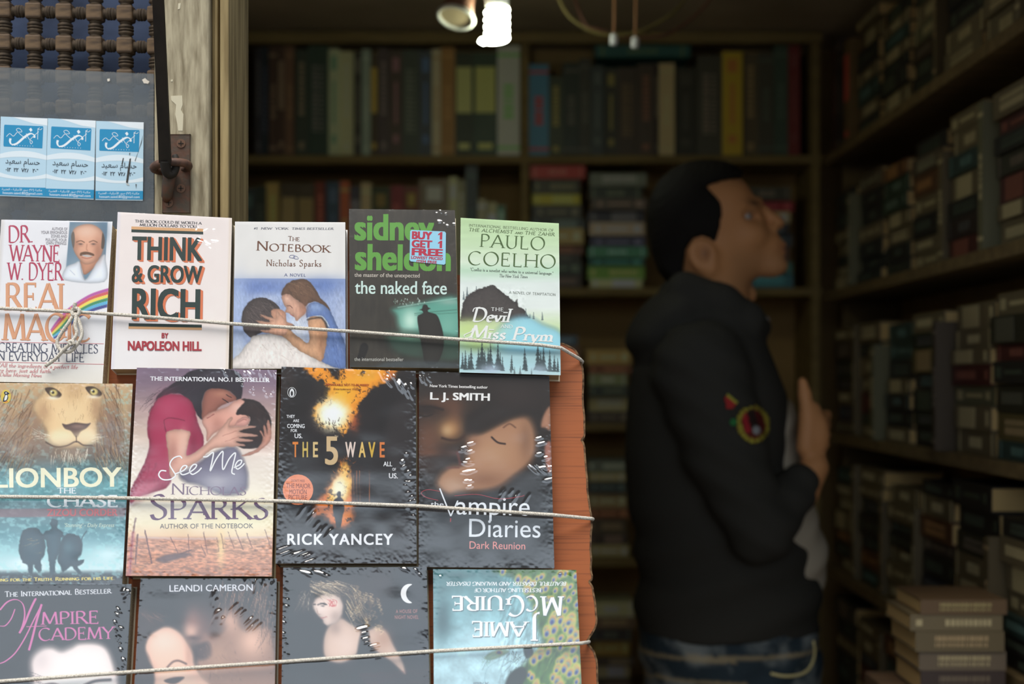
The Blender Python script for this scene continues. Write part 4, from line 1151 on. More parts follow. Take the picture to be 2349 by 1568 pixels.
# ------------------------------------------------------------------ the man: one field of merged shapes per surface, in photo-pixel units at his depth
YM = 2.45
PX = YM / F                       # metres per unit
def dot2(a): return (a * a).sum(-1)
def s_ell(P, c, r, rz=0.0):
    c = np.array(c, float); r = np.array(r, float); q = P - c
    if rz:
        ca, sa = math.cos(math.radians(rz)), math.sin(math.radians(rz))
        x, y = q[..., 0], q[..., 1]
        q = np.stack([x * ca + y * sa, -x * sa + y * ca, q[..., 2]], -1)
    k0 = np.sqrt(dot2(q / r)); k1 = np.sqrt(dot2(q / (r * r))) + 1e-9
    return k0 * (k0 - 1.0) / k1
def s_cap(P, a, b, ra, rb=None):
    rb = ra if rb is None else rb
    a = np.array(a, float); b = np.array(b, float); ab = b - a
    t = np.clip(((P - a) @ ab) / (ab @ ab + 1e-9), 0, 1)
    return np.sqrt(dot2(P - a - t[..., None] * ab)) - (ra + (rb - ra) * t)
def u_(a, b, k):
    h = np.clip(0.5 + 0.5 * (b - a) / k, 0, 1)
    return b * (1 - h) + a * h - k * h * (1 - h)
def sub_(a, b, k):                # a minus b
    h = np.clip(0.5 - 0.5 * (a + b) / k, 0, 1)
    return a * (1 - h) + (-b) * h + k * h * (1 - h)
def i_(a, b, k): return -u_(-a, -b, k)
def s_poly(P, pts):
    x, y = P[..., 0], P[..., 1]; d = np.full(x.shape, 1e9); ins = np.zeros(x.shape, bool)
    Q = np.array(pts, float)
    for (ax, ay), (bx, by) in zip(Q, np.roll(Q, -1, 0)):
        ex, ey = bx - ax, by - ay
        t = np.clip(((x - ax) * ex + (y - ay) * ey) / (ex * ex + ey * ey), 0, 1)
        d = np.minimum(d, (x - ax - t * ex) ** 2 + (y - ay - t * ey) ** 2)
        c1 = (ay > y) != (by > y)
        ins ^= c1 & (x < ex * (y - ay) / (ey if ey else 1e-9) + ax)
    return np.sqrt(d) * np.where(ins, -1, 1)
def chain(P, pts, k=10):
    d = None
    for (a, ra), (b, rb) in zip(pts, pts[1:]):
        e = s_cap(P, a, b, ra, rb); d = e if d is None else u_(d, e, k)
    return d
def loft(P, rows, kd=1.0):
    """rows: (y, xback, xfront, half-width in depth, centre depth): an elliptical trunk"""
    y = P[..., 1]; ys = [r[0] for r in rows]
    f = lambda i: np.interp(y, ys, [r[i] for r in rows])
    x0, x1, dh = f(1), f(2), f(3); dc = f(4) if len(rows[0]) > 4 else 0
    a = (x1 - x0) / 2; c = (x1 + x0) / 2
    q = np.sqrt(((P[..., 0] - c) / a) ** 2 + ((P[..., 2] - dc) / dh) ** 2 + 1e-9)
    s = (q - 1) * np.minimum(a, dh) * .9
    return np.maximum(s, np.maximum(ys[0] - y, y - ys[-1]))

def surface(name, fun, lo, hi, res, material, parent, origin, smooth=1, colfun=None):
    """surface nets over a grid; coordinates (px, py, depth px)"""
    n = [int((hi[i] - lo[i]) / res) + 1 for i in range(3)]
    ax = [lo[i] + res * np.arange(n[i]) for i in range(3)]
    D = np.empty(n)
    for s in range(0, n[1], 16):
        g = np.stack(np.meshgrid(ax[0], ax[1][s:s + 16], ax[2], indexing='ij'), -1)
        D[:, s:s + 16] = fun(g)
    ins = D < 0
    cs = np.zeros([k - 1 for k in n], int); cnt = np.zeros_like(cs, float); acc = np.zeros(list(cs.shape) + [3])
    corners = [(i, j, k) for i in (0, 1) for j in (0, 1) for k in (0, 1)]
    sl = lambda c: tuple(slice(c[i], n[i] - 1 + c[i]) for i in range(3))
    for a in corners:
        for d in range(3):
            if a[d]: continue
            b = list(a); b[d] = 1
            A, B = D[sl(a)], D[sl(b)]
            m = (A < 0) != (B < 0)
            with np.errstate(divide='ignore', invalid='ignore'): t = np.where(m, A / (A - B), 0)
            cnt += m
            for e in range(3): acc[..., e] += m * (a[e] + (t if e == d else 0))
    act = cnt > 0
    idx = -np.ones(cs.shape, int); idx[act] = np.arange(act.sum())
    g = np.argwhere(act)
    V = (g + acc[act] / cnt[act][:, None]) * res + np.array(lo)
    faces = []
    for d in range(3):
        o1, o2 = [i for i in range(3) if i != d]
        m = [slice(1, n[i] - 1) for i in range(3)]; m[d] = slice(0, n[d] - 1)
        m2 = list(m); m2[d] = slice(1, n[d])
        ed = np.argwhere(ins[tuple(m)] != ins[tuple(m2)])
        if len(ed) == 0: continue
        base = ed + np.array([m[i].start for i in range(3)])
        flip = ins[tuple(base.T)]
        q = []
        for (a, b) in ((0, 0), (1, 0), (1, 1), (0, 1)):
            c = base.copy(); c[:, o1] -= a; c[:, o2] -= b
            q.append(idx[tuple(c.T)])
        q = np.stack(q, 1)
        q[flip] = q[flip][:, ::-1]
        faces.append(q)
    Fq = np.concatenate(faces)
    Wd = np.stack([(V[:, 0] - CX) * PX, YM + V[:, 2] * PX, ZC - (V[:, 1] - HY) * PX], 1) - np.array(origin)
    cols = colfun(V) if colfun is not None else None
    me = mesh_np(name, Wd, Fq, material, smooth=True, cols=cols)
    bm = bmesh.new(); bm.from_mesh(me)
    for _ in range(smooth): bmesh.ops.smooth_vert(bm, verts=bm.verts[:], factor=.5, use_axis_x=True, use_axis_y=True, use_axis_z=True)
    bmesh.ops.recalc_face_normals(bm, faces=bm.faces[:])
    bm.to_mesh(me); bm.free()
    return link(name, me, parent)

FL = HY + ZC / PX                 # the floor in these units
man = thing('person', 'man with short dark hair in a dark hoodie and jeans, looking up to the right', 'person', ((1660 - CX) * PX, YM, 0))
MO = Vector(man.location)

def pz(x, y, z):
    """a point that reads at (x, y) although it stands z nearer or farther"""
    k = (YM + z * PX) / YM
    return (CX + (x - CX) * k, HY + (y - HY) * k, z)

def f_head(P):
    d = s_ell(P, (1610, 500, 0), (116, 118, 92))
    d = u_(d, s_ell(P, (1664, 478, 0), (64, 72, 74)), 26)                       # forehead
    d = u_(d, s_ell(P, (1690, 545, 0), (74, 84, 68)), 28)                       # mid face
    d = u_(d, s_cap(P, (1640, 600, 0), (1752, 598, 0), 54, 34), 30)             # jaw
    d = u_(d, s_ell(P, (1776, 608, 0), (32, 26, 30)), 22)                       # chin
    d = u_(d, s_ell(P, (1756, 562, 0), (39, 36, 42)), 18)                       # muzzle
    for s in (-1, 1):
        d = u_(d, s_ell(P, (1712, 545, s * 44), (36, 26, 26)), 20)              # cheek
        d = u_(d, s_cap(P, (1694, 478, s * 58), (1738, 463, s * 18), 8.5), 14)    # brow
        d = sub_(d, s_ell(P, (1722, 500, s * 62), (28, 14, 19)), 12)            # eye socket
        d = u_(d, s_ell(P, (1698, 503, s * 44), (15, 14, 14)), 5)               # eyeball
        d = u_(d, s_cap(P, (1690, 495, s * 61), (1722, 491, s * 52), 5.5), 4)   # upper lid
        d = u_(d, s_cap(P, (1690, 513, s * 60), (1720, 513, s * 52), 4.5), 4)   # lower lid
        d = u_(d, s_ell(P, (1770, 524, s * 15), (13, 11, 10)), 8)               # nostril wing
        e = s_ell(P, (1596, 592, s * 92), (29, 36, 9), -18)                     # ear
        e = sub_(e, s_ell(P, (1602, 590, s * 101), (18, 24, 13), -18), 6)
        e = u_(e, s_ell(P, (1615, 618, s * 90), (13, 15, 8)), 8)
        e = u_(e, s_ell(P, (1620, 592, s * 92), (7, 10, 8)), 6)
        d = u_(d, e, 8)
    d = u_(d, s_cap(P, (1742, 474, 0), (1782, 508, 0), 11, 14), 12)             # nose
    d = u_(d, s_ell(P, (1786, 512, 0), (14, 13, 15)), 8)
    d = u_(d, s_ell(P, (1789, 561, 0), (15, 8, 23)), 6)                         # lips
    d = u_(d, s_ell(P, (1789, 580, 0), (15, 8, 21)), 6)
    d = sub_(d, s_cap(P, (1805, 570.5, -24), (1805, 570.5, 24), 4), 3)
    d = sub_(d, s_ell(P, (1806, 592, 0), (9, 5, 20)), 10)
    d = u_(d, s_cap(P, (1628, 600, 0), (1646, 800, 0), 82, 84), 34)             # neck
    d = u_(d, s_ell(P, (1722, 676, 0), (14, 18, 12)), 14)                       # throat
    return d
def f_hand(P, s=-1):
    d = s_cap(P, pz(1836, 1128, s * 158), pz(1868, 1072, s * 140), 38, 32)
    d = u_(d, s_ell(P, pz(1868, 1004, s * 130), (33, 54, 23), 6), 18); d = u_(d, s_ell(P, pz(1862, 956, s * 128), (22, 34, 19), 12), 14)
    d = u_(d, chain(P, [(pz(1848, 1026, s * 140), 21), (pz(1852, 950, s * 136), 17), (pz(1846, 905, s * 132), 14), (pz(1841, 876, s * 130), 11)], 8), 10)      # thumb, pointing up
    for i, (y, L) in enumerate(((958, 1.0), (980, 1.08), (1003, 1.0), (1024, .82))):
        a = pz(1884 + 2 * i - i * i, y + 6, s * 126); b = pz(1896 - i * 1.5, y - 6, s * (126 - 46 * L)); c = pz(1882, y - 4, s * (126 - 84 * L)); e = pz(1860, y + 2, s * (126 - 98 * L))
        d = u_(d, chain(P, [(a, 12), (b, 11.5), (c, 10.5), (e, 9)], 4), 5)
    return d
def f_body(P):
    d = f_head(P)
    d = u_(d, loft(P, [(730, 1500, 1740, 120), (850, 1490, 1770, 150), (1100, 1500, 1800, 150), (1400, 1500, 1830, 140), (1480, 1500, 1840, 140)]), 20)
    d = u_(d, f_hand(P, -1), 10)
    d = u_(d, s_cap(P, pz(1762, 1222, -200), pz(1836, 1128, -158), 42, 38), 12)
    d = u_(d, chain(P, [(pz(1612, 840, -170), 58), (pz(1738, 1230, -200), 44)]), 12)
    d = u_(d, chain(P, [((1612, 840, 170), 60), ((1640, 1240, 215), 46), ((1722, 1430, 222), 34)]), 12)
    d = u_(d, s_ell(P, (1736, 1490, 222), (34, 56, 20)), 14)
    for i in range(4): d = u_(d, chain(P, [((1722 + 12 * i, 1535 - 3 * i, 222), 11), ((1730 + 13 * i, 1580 - 4 * i, 226), 10), ((1726 + 13 * i, 1612 - 6 * i, 222), 8)], 4), 5)
    d = u_(d, chain(P, [((1760, 1470, 214), 14), ((1790, 1520, 206), 11), ((1798, 1552, 204), 9)], 4), 8)
    return d
SKIN = np.array((.60, .27, .105))
def skin_cols(V):
    c = np.tile(SKIN, (len(V), 1))
    def put(x, y, z, rx, ry, rz, col, a):
        m = np.exp(-((V[:, 0] - x) / rx) ** 2 - ((V[:, 1] - y) / ry) ** 2 - ((np.abs(V[:, 2]) - z) / rz) ** 2) * a
        c[:] = c * (1 - m[:, None]) + np.array(col) * m[:, None]
    put(1790, 571, 0, 22, 11, 26, dim((110, 62, 48)), .8)                       # lips
    put(1714, 471, 40, 26, 8, 26, (.02, .015, .012), 1.0); put(1798, 570, 0, 14, 3.5, 26, (.10, .05, .035), .8); put(1604, 590, 97, 12, 16, 9, (.22, .09, .04), .8)                       # eyebrow, then shade painted into the mouth slit and ear hollow
    put(1708, 492, 54, 16, 3.5, 12, (.03, .02, .015), .9)
    m = np.clip((V[:, 1] - 560) / 40, 0, 1) * np.clip((690 - V[:, 1]) / 30, 0, 1) * np.clip((V[:, 0] - 1650) / 30, 0, 1)
    c[:] = c * (1 - .22 * m[:, None]) + np.array(dim((56, 46, 38))) * (.22 * m[:, None])   # shaven beard
    return c
M_EYE = mat('eye_surface', None, .2, .5, attr='Col')
M_SKIN = mat('skin', None, .55, .35, attr='Col')
surface('body', f_body, (1470, 350, -270), (1930, 1640, 270), 5.0, M_SKIN, man, MO, 1, skin_cols)

for s in (-1, 1):
    n = 20; V = []; C_ = []
    for j in range(n + 1):
        for i in range(n):
            th, ph = PI * j / n, 2 * PI * i / n
            v = (math.cos(th), math.sin(th) * math.cos(ph), math.sin(th) * math.sin(ph))      # pole looks forward
            V.append(((1704 + 13.0 * v[0] - CX) * PX - MO.x, (s * 49 + 13.0 * v[2]) * PX, ZC - (502 + 13.0 * v[1] - HY) * PX))
            q = math.hypot(v[1] + .1, v[2] - s * .35) if v[0] > -.1 else 2
            C_.append((.012, .009, .007) if q < .42 else (.34, .30, .26))
    fs = [(j * n + i, j * n + (i + 1) % n, (j + 1) * n + (i + 1) % n, (j + 1) * n + i) for j in range(n) for i in range(n)]
    link('eye', mesh_np('eye', V, fs, M_EYE, smooth=True, cols=np.array(C_)), man)

hairline = [(1484, 500), (1490, 455), (1508, 415), (1540, 385), (1585, 366), (1632, 358), (1676, 364), (1700, 384), (1704, 400), (1690, 414), (1646, 424), (1608, 438), (1628, 458), (1641, 476), (1644, 500), (1638, 535), (1632, 562), (1622, 570), (1614, 556), (1598, 550), (1580, 556), (1566, 575), (1562, 612), (1560, 640), (1540, 648), (1512, 620), (1494, 570)]
def f_hair(P):
    n = 5 * np.sin(P[..., 0] * .35 + P[..., 1] * .12) * np.sin(P[..., 1] * .22 + P[..., 2] * .2)
    e = u_(s_ell(P, (1604, 500, 0), (128, 134, 100)), s_ell(P, (1650, 440, 0), (70, 66, 82)), 26)
    e = u_(e, s_cap(P, (1550, 560, 0), (1560, 630, 0), 62, 66), 30)
    return i_(s_poly(P, hairline), e, 10) + .4 * n * .5
M_HAIR = mat('dark_hair', (.012, .010, .008), .7, .12, bump=((400, 400, 60), 3, .6, .004))
surface('hair', f_hair, (1470, 345, -112), (1720, 662, 112), 4.0, M_HAIR, man, MO, 1)

def f_hoodie(P):
    rows = [(700, 1540, 1690, 100), (742, 1492, 1742, 150), (800, 1462, 1760, 190), (850, 1450, 1780, 204), (905, 1441, 1802, 206), (960, 1437, 1806, 206), (1050, 1433, 1806, 198), (1150, 1440, 1824, 186), (1230, 1454, 1850, 180), (1300, 1462, 1876, 178), (1380, 1458, 1884, 178), (1440, 1458, 1876, 176), (1446, 1460, 1870, 172)]
    d = loft(P, rows)
    fold = 5 * np.sin(P[..., 1] * .055 + P[..., 0] * .02) * np.clip((P[..., 1] - 1100) / 150, 0, 1)
    d = d + fold
    # the open front: a wedge without cloth
    w = s_ell(P, (1905, 1015, 0), (124, 152, 104)); d = sub_(d, w, 14)
    w = s_ell(P, (1900, 1240, 0), (60, 130, 96)); d = sub_(d, w, 14)
    # hood lying on the back and round the neck
    h = s_ell(P, (1540, 732, 0), (108, 68, 150), -36)
    h = u_(h, s_ell(P, (1498, 768, 0), (68, 46, 132), -28), 16)
    for s in (-1, 1):
        h = u_(h, chain(P, [((1562, 672, s * 84), 44), ((1640, 706, s * 96), 46), ((1700, 738, s * 84), 38), ((1738, 752, s * 44), 24)], 20), 18)
    d = u_(d, h, 16)
    wr = 5 * np.sin(P[..., 1] * .09 - P[..., 0] * .05)
    a = chain(P, [(pz(1606, 850, -172), 106), (pz(1664, 1040, -196), 87), (pz(1742, 1218, -204), 68)], 20)
    a = u_(a, s_cap(P, pz(1750, 1212, -196), pz(1832, 1114, -156), 66, 48), 26) + wr * .5
    d = u_(d, a, 18)
    d = u_(d, chain(P, [((1604, 850, 178), 112), ((1634, 1240, 214), 70), ((1712, 1400, 222), 46)], 20), 18)
    d = np.maximum(d, -s_cap(P, (1640, 560, 0), (1652, 728, 0), 84, 86))         # neck hole
    return d
M_HOOD = mat('hoodie_fleece', (.044, .041, .034), .95, .1, bump=((60, 60, 60), 4, .25, .006))
surface('hoodie', f_hoodie, (1405, 600, -342), (1960, 1470, 342), 6.0, M_HOOD, man, MO, 2)
def f_shirt(P):
    d = loft(P, [(730, 1560, 1742, 86), (780, 1540, 1744, 120), (880, 1520, 1770, 128), (925, 1512, 1816, 132), (960, 1510, 1828, 132), (1050, 1510, 1842, 132), (1150, 1510, 1862, 134), (1250, 1510, 1894, 138), (1290, 1510, 1897, 138), (1330, 1510, 1888, 138), (1420, 1510, 1868, 140)])
    d = d + 2.5 * np.sin(P[..., 1] * .08 + P[..., 2] * .05)
    return np.maximum(d, -s_cap(P, (1640, 560, 0), (1652, 730, 0), 82, 84))
surface('t_shirt', f_shirt, (1500, 715, -150), (1915, 1430, 150), 6.0, mat('white_cotton', (.50, .42, .31), .9, .1), man, MO, 1)
# pale edge of the shirt collar above the hood
def f_coll(P): return chain(P, [((1700, 728, -66), 9), ((1734, 738, -44), 10), ((1752, 736, -14), 11), ((1752, 736, 14), 11), ((1734, 738, 44), 10)], 4)
surface('shirt_collar', f_coll, (1680, 705, -90), (1775, 765, 90), 4.0, mat('grey_collar', (.4, .37, .33), .9, .1), man, MO, 1)

def f_jeans(P):
    d = loft(P, [(1424, 1466, 1868, 168), (1450, 1462, 1876, 172), (1500, 1466, 1882, 176), (1580, 1480, 1886, 176), (1680, 1490, 1868, 170), (1730, 1500, 1850, 150)])
    for s in (-1, 1):
        d = u_(d, chain(P, [((1672, 1600, s * 86), 100), ((1684, 2060, s * 92), 74), ((1660, 2600, s * 96), 56), ((1660, FL - 60, s * 96), 60)], 20), 24)
    return d + 3 * np.sin(P[..., 1] * .07 + P[..., 0] * .06)
def jean_cols(V):
    f = fnoise(V[:, 0] / 60 + 7, V[:, 1] / 50 + V[:, 2] / 70, 17, 4)
    a, b_ = np.array((.030, .045, .056)), np.array((.24, .26, .25))
    m = np.clip((f - .42) / .25, 0, 1)[:, None]
    c = a * (1 - m) + b_ * m
    st = (np.abs(V[:, 1] - (1482 + (V[:, 0] - 1460) * -.02)) < 5) | (np.abs(V[:, 1] - (1536 - (V[:, 0] - 1460) * .03)) < 4) & (V[:, 0] < 1690)
    c[st] = c[st] * .5 + dim((84, 76, 60)) * .5
    return c
surface('jeans', f_jeans, (1430, 1415, -210), (1910, FL - 4, 210), 8.0, mat('faded_denim', None, .85, .15, attr='Col', bump=((200, 200, 200), 3, .3, .002)), man, MO, 1, jean_cols)
for s, nm in ((-1, 'shoe'), (1, 'shoe')):
    def f_shoe(P, s=s):
        d = u_(s_ell(P, (1650, FL - 44, s * 98), (76, 46, 58)), s_ell(P, (1764, FL - 28, s * 104), (96, 36, 58)), 30)
        return np.maximum(d, P[..., 1] - (FL - 3))
    surface(nm, f_shoe, (1540, FL - 130, s * 100 - 75), (1900, FL + 8, s * 100 + 75), 9.0, mat('black_shoe', dim((34, 32, 30)), .5, .4), man, MO, 1)
# trouser pocket trim and back pocket stitching
def on_field(fun, px, py, off):
    z = -360.0
    for _ in range(80):
        dd = fun(np.array([pz(px, py, z)]))[0]
        if dd < .3: break
        z += max(dd * .7, .3)
    x, y, z = pz(px, py, z - off)
    return Vector(((x - CX) * PX, YM + z * PX, ZC - (y - HY) * PX)) - MO
tr_m = mat('pocket_trim', dim((110, 94, 72)), .9, .1)
P = [on_field(f_jeans, x, y, 1) for x, y in [tuple(q) for q in crom([(1866, 1470), (1868, 1500), (1858, 1530), (1836, 1546), (1800, 1550), (1768, 1544)], 4)]]
MB().tube(P, 3.2 * PX, 6).build('pocket_trim', tr_m, man)
# embroidered badges on the sleeve
def badge(name, x0, x1, y0, y1, shape, paint, label):
    n = 26
    V = []; ok = {}
    for j in range(n + 1):
        for i in range(n + 1):
            x = x0 + (x1 - x0) * i / n; y = y0 + (y1 - y0) * j / n
            ok[(i, j)] = len(V); V.append((x, y))
    W3 = [on_field(f_hoodie, x, y, 4) for x, y in V]
    fs = []; k = len(V)
    for j in range(n):
        for i in range(n):
            x = x0 + (x1 - x0) * (i + .5) / n; y = y0 + (y1 - y0) * (j + .5) / n
            if shape(x, y): fs.append((ok[(i, j)], ok[(i, j + 1)], ok[(i + 1, j + 1)], ok[(i + 1, j)]))
    cols = np.array([dim(paint(x, y)) for x, y in V]) * .55
    me = mesh_np(name, W3, fs, mat('embroidery', None, .8, .2, attr='Col'), smooth=True, cols=cols)
    ob = link(name, me, man); ob['label'] = label
    md = ob.modifiers.new('thickness', 'SOLIDIFY'); md.thickness = .0015; md.offset = 1
def rot(x, y, cx, cy, a):
    a = math.radians(a); dx, dy = x - cx, y - cy
    return dx * math.cos(a) + dy * math.sin(a), -dx * math.sin(a) + dy * math.cos(a)
def p_w(x, y):
    u, v = rot(x, y, 1727, 972, -14); q = math.hypot(u / 36, v / 46)
    if q > .74: return (126, 96, 36) if (int((math.atan2(v, u) + 4) * 9) % 3) else (70, 52, 22)
    if math.hypot(u - 2, v - 16) < 9: return (150, 140, 140)
    if abs(u) < 22 and v < 16: return (140, 22, 30) if u < -9 else ((26, 18, 18) if u < 10 else (58, 14, 18))
    return (56, 20, 18)
badge('sleeve_badge', 1684, 1770, 924, 1020, lambda x, y: math.hypot(*[a / b for a, b in zip(rot(x, y, 1727, 972, -14), (37, 44))]) < 1 and not (math.hypot(*[a / b for a, b in zip(rot(x, y, 1727, 972, -14), (31, 38))]) > .86 and rot(x, y, 1727, 972, -14)[1] < -40), p_w, 'gold wreath badge with a red and black shield')
badge('sleeve_flag', 1662, 1692, 900, 946, lambda x, y: 0 < rot(x, y, 1668, 904, 40)[0] < 30 and -2 < rot(x, y, 1668, 904, 40)[1] < 16 or 1666 < x < 1682 and 915 < y < 938, lambda x, y: (128, 100, 38) if rot(x, y, 1668, 904, 40)[1] < 4 else (168, 26, 28), 'small red and gold emblem')
badge('sleeve_emblem', 1672, 1692, 958, 978, lambda x, y: math.hypot(x - 1682, y - 968) < 8, lambda x, y: (26, 70, 40), 'small green emblem')
# ------------------------------------------------------------------ top row
def scatter_streaks(cx, cy, n, r0, r1, w, h, seed, a0=0, a1=360, jit=0):
    r = random.Random(seed); out = []
    for i in range(n):
        a = math.radians(r.uniform(a0, a1)); p = r.uniform(r0, r1 * .7); q = p + (r1 - r0) * r.uniform(.2, .5)
        jx, jy = r.uniform(-jit, jit), r.uniform(-jit, jit)
        out.append((cx + jx + p * math.cos(a), cy + jy + p * math.sin(a), cx + jx + q * math.cos(a), cy + jy + q * math.sin(a), w, h))
    return out

def par_streaks(x0, y0, x1, y1, n, dx, dy, w, h, seed):
    """n parallel crinkles between two points, each running along (dx, dy)"""
    r = random.Random(seed); out = []
    for i in range(n):
        t = (i + r.uniform(-.3, .3)) / max(1, n - 1); k = r.uniform(.5, 1.1)
        x = x0 + (x1 - x0) * t + r.uniform(-9, 9); y = y0 + (y1 - y0) * t + r.uniform(-9, 9)
        out.append((x - dx * k / 2, y - dy * k / 2, x + dx * k / 2, y + dy * k / 2, w, h))
    return out

# -- white self-help paperback with the portrait and the rainbow
b = Book('white paperback with a bald man\'s portrait and a rainbow, leftmost of the top row', [(3, 503.5), (258, 508), (235, 879), (-22, 875)], side=(190, 165, 120), spine=(220, 215, 200))
z = Zf(3.733, 0, 480); A = b.art
A.vgrad([(500, (238, 236, 238)), (780, (238, 235, 234)), (880, (236, 228, 214))]).mottle(.012, 30, 30, seed=4)
A.stroke([(3, 505), (-22, 875)], 14, (205, 196, 186), 4, .5, False)
A.poly(z(597, 108, 921, 110, 893, 620, 557, 606), (112, 138, 156), .7, 1, False)
A.blob(*z(880, 200)[0], 14, 26, (84, 112, 134), .7); A.blob(*z(650, 480)[0], 24, 20, (146, 164, 176), .7)
A.poly(z(690, 430, 720, 560, 830, 470, 830, 400), (196, 140, 112), 1)
A.poly(z(562, 500, 640, 460, 680, 445, 705, 520, 730, 600, 790, 520, 830, 450, 890, 385, 905, 430, 894, 619, 558, 606), (228, 232, 238), 1.2)
A.poly(z(612, 230, 640, 160, 720, 128, 800, 132, 870, 180, 893, 250, 885, 330, 860, 400, 800, 455, 730, 470, 680, 430, 640, 370, 622, 310), (214, 160, 132), 1.2)
A.blob(*z(740, 190)[0], 24, 14, (240, 200, 176), .8); A.blob(*z(840, 350)[0], 10, 26, (168, 112, 88), .7); A.blob(*z(655, 300)[0], 6, 14, (176, 124, 100), .6)
A.poly(z(610, 225, 630, 190, 640, 250, 632, 330, 618, 300), (128, 116, 106), 1); A.poly(z(880, 200, 897, 260, 888, 330, 868, 330, 872, 250), (104, 88, 78), 1)
for ex in (690, 800):
    A.stroke(z(ex - 35, 280, ex, 268, ex + 32, 282), 2.0, (120, 84, 66), .8); A.blob(*z(ex, 297)[0], 5, 2.2, (90, 70, 66), .9); A.blob(*z(ex, 315)[0], 6, 2, (196, 140, 116), .6)
A.stroke(z(745, 300, 740, 340, 750, 352), 2, (176, 116, 92), 1, .7)
A.poly(z(690, 372, 740, 362, 800, 380, 800, 398, 745, 385, 690, 398), (124, 88, 66), 1)
A.poly(z(700, 392, 745, 390, 790, 400, 745, 408), (236, 228, 222), .6); A.stroke(z(700, 410, 745, 420, 790, 408), 1.6, (170, 100, 86), .6)
A.stroke(z(690, 470, 700, 540, 728, 605), 1.5, (150, 150, 156), .8); A.stroke(z(600, 520, 640, 560), 1.5, (196, 200, 208), 1)
rb_o = z(932, 672, 780, 722, 650, 798, 560, 868, 480, 960, 432, 1030); rb_i = z(918, 838, 800, 872, 700, 918, 620, 985, 540, 1065, 462, 1110)
O_, I_ = crom(rb_o, 6), crom(rb_i, 6)
for k, c in enumerate(((188, 88, 165), (216, 92, 90), (246, 222, 88), (62, 142, 96), (92, 178, 216), (66, 74, 140))):
    f0, f1 = k / 6, (k + 1) / 6
    A.poly([o * (1 - f0) + i * f0 for o, i in zip(O_, I_)] + [o * (1 - f1) + i * f1 for o, i in zip(O_[::-1], I_[::-1])], c, .7, .95, False)
p = b.print; red = (186, 72, 98); org = (224, 164, 126)
p.text('author_name', 'DR.', 20, 556, 75, 555.5, 38, red, 'serif', thick=.16, thin=.05)
p.text('author_name', 'WAYNE', 19, 598, 136, 600, 37, red, 'serif', thick=.16, thin=.05)
p.text('author_name', 'W. DYER', 15, 641, 147, 642.5, 39, red, 'serif', thick=.16, thin=.05)
p.text('title', 'REAL', 9, 711, 163, 711, 61, (206, 140, 100), 'serif', thick=.17, thin=.05, shift=(1.2, .8)); p.text('title', 'REAL', 9, 711, 163, 711, 61, org, 'serif', thick=.15, thin=.045)
p.text('title', 'MAGIC', 3, 779, 207, 781, 60, (206, 140, 100), 'serif', thick=.17, thin=.05, shift=(1.2, .8)); p.text('title', 'MAGIC', 3, 779, 207, 781, 60, org, 'serif', thick=.15, thin=.045)
for y0, y1 in ((784, 788), (829.5, 835)): p.line('blurb', [(-14, y0), (238, y1)], .9, (214, 110, 116), False)
p.text('subtitle', 'CREATING MIRACLES', -4, 805.5, 224.5, 809.5, 19.5, (78, 82, 102), 'serif', thick=.13, thin=.05)
p.text('subtitle', 'IN EVERYDAY LIFE', -12, 825.5, 192.5, 829.5, 19.5, (78, 82, 102), 'serif', thick=.13, thin=.05)
pk = (214, 148, 148)
p.text('blurb', '"All the ingredients of a perfect life', -3, 841, 178, 845.5, 9, pk, 'serif', slant=.2, thick=.15, thin=.06)
p.text('blurb', 'are here: just add faith."', -8, 852, 122, 855, 9, pk, 'serif', slant=.2, thick=.15, thin=.06)
p.text('blurb', '-Dallas Morning News', -4, 862, 95, 864.5, 8.5, pk, 'serif', slant=.2, thick=.15, thin=.06)
gy = (164, 160, 164)
for t, x0, x1, y in (('AUTHOR OF', 118.7, 154.5, 527.5), ('YOUR ERRONEOUS', 93.8, 154, 535.5), ('ZONES AND', 116.5, 153.5, 544), ('PULLING YOUR', 104.5, 153, 552.5), ('OWN STRINGS', 105.5, 152, 560.3)):
    p.text('blurb', t, x0, y - .3, x1, y + .4, 6.8, gy, 'sans', bold=.015)
b.finish(film=(.0009, .0004))

# -- cream paperback with tall green lettering
b = Book('cream paperback with tall dark green block lettering shaded orange', [(270, 486), (532, 499.8), (524, 846), (254.5, 846)], side=(214, 200, 170), spine=(240, 232, 228))
z = Zf(3.733, 0, 480); A = b.art
A.fill((243, 229, 222)); A.blob(290, 820, 120, 120, (242, 238, 236), .8); A.blob(500, 800, 60, 160, (246, 236, 228), .5)
A.mottle(.012, 25, 25, seed=8); A.stroke([(272, 487), (257, 845)], 8, (226, 220, 226), 3, .7, False); A.stroke([(529, 500), (521, 845)], 5, (226, 206, 180), 3, .6, False)
p = b.print; gr = (40, 58, 54); sh = (226, 124, 82)
p.text('tagline', 'THIS BOOK COULD BE WORTH A', 309.4, 509.6, 463.4, 514.8, 5.8, (60, 60, 66), 'serif', thick=.2, thin=.09)
p.text('tagline', 'MILLION DOLLARS TO YOU.', 320, 518, 452.7, 522.4, 5.8, (60, 60, 66), 'serif', thick=.2, thin=.09)
p.poly('title', z(1125, 146, 1740, 166, 1740, 194, 1125, 174), (224, 172, 122)); p.poly('title', z(1125, 171, 1740, 191, 1740, 214, 1125, 195), gr)
p.poly('title', z(1100, 999, 1728, 1011, 1728, 1033, 1100, 1022), (224, 172, 122)); p.poly('title', z(1102, 974, 1728, 986, 1728, 1012, 1102, 1001), gr)
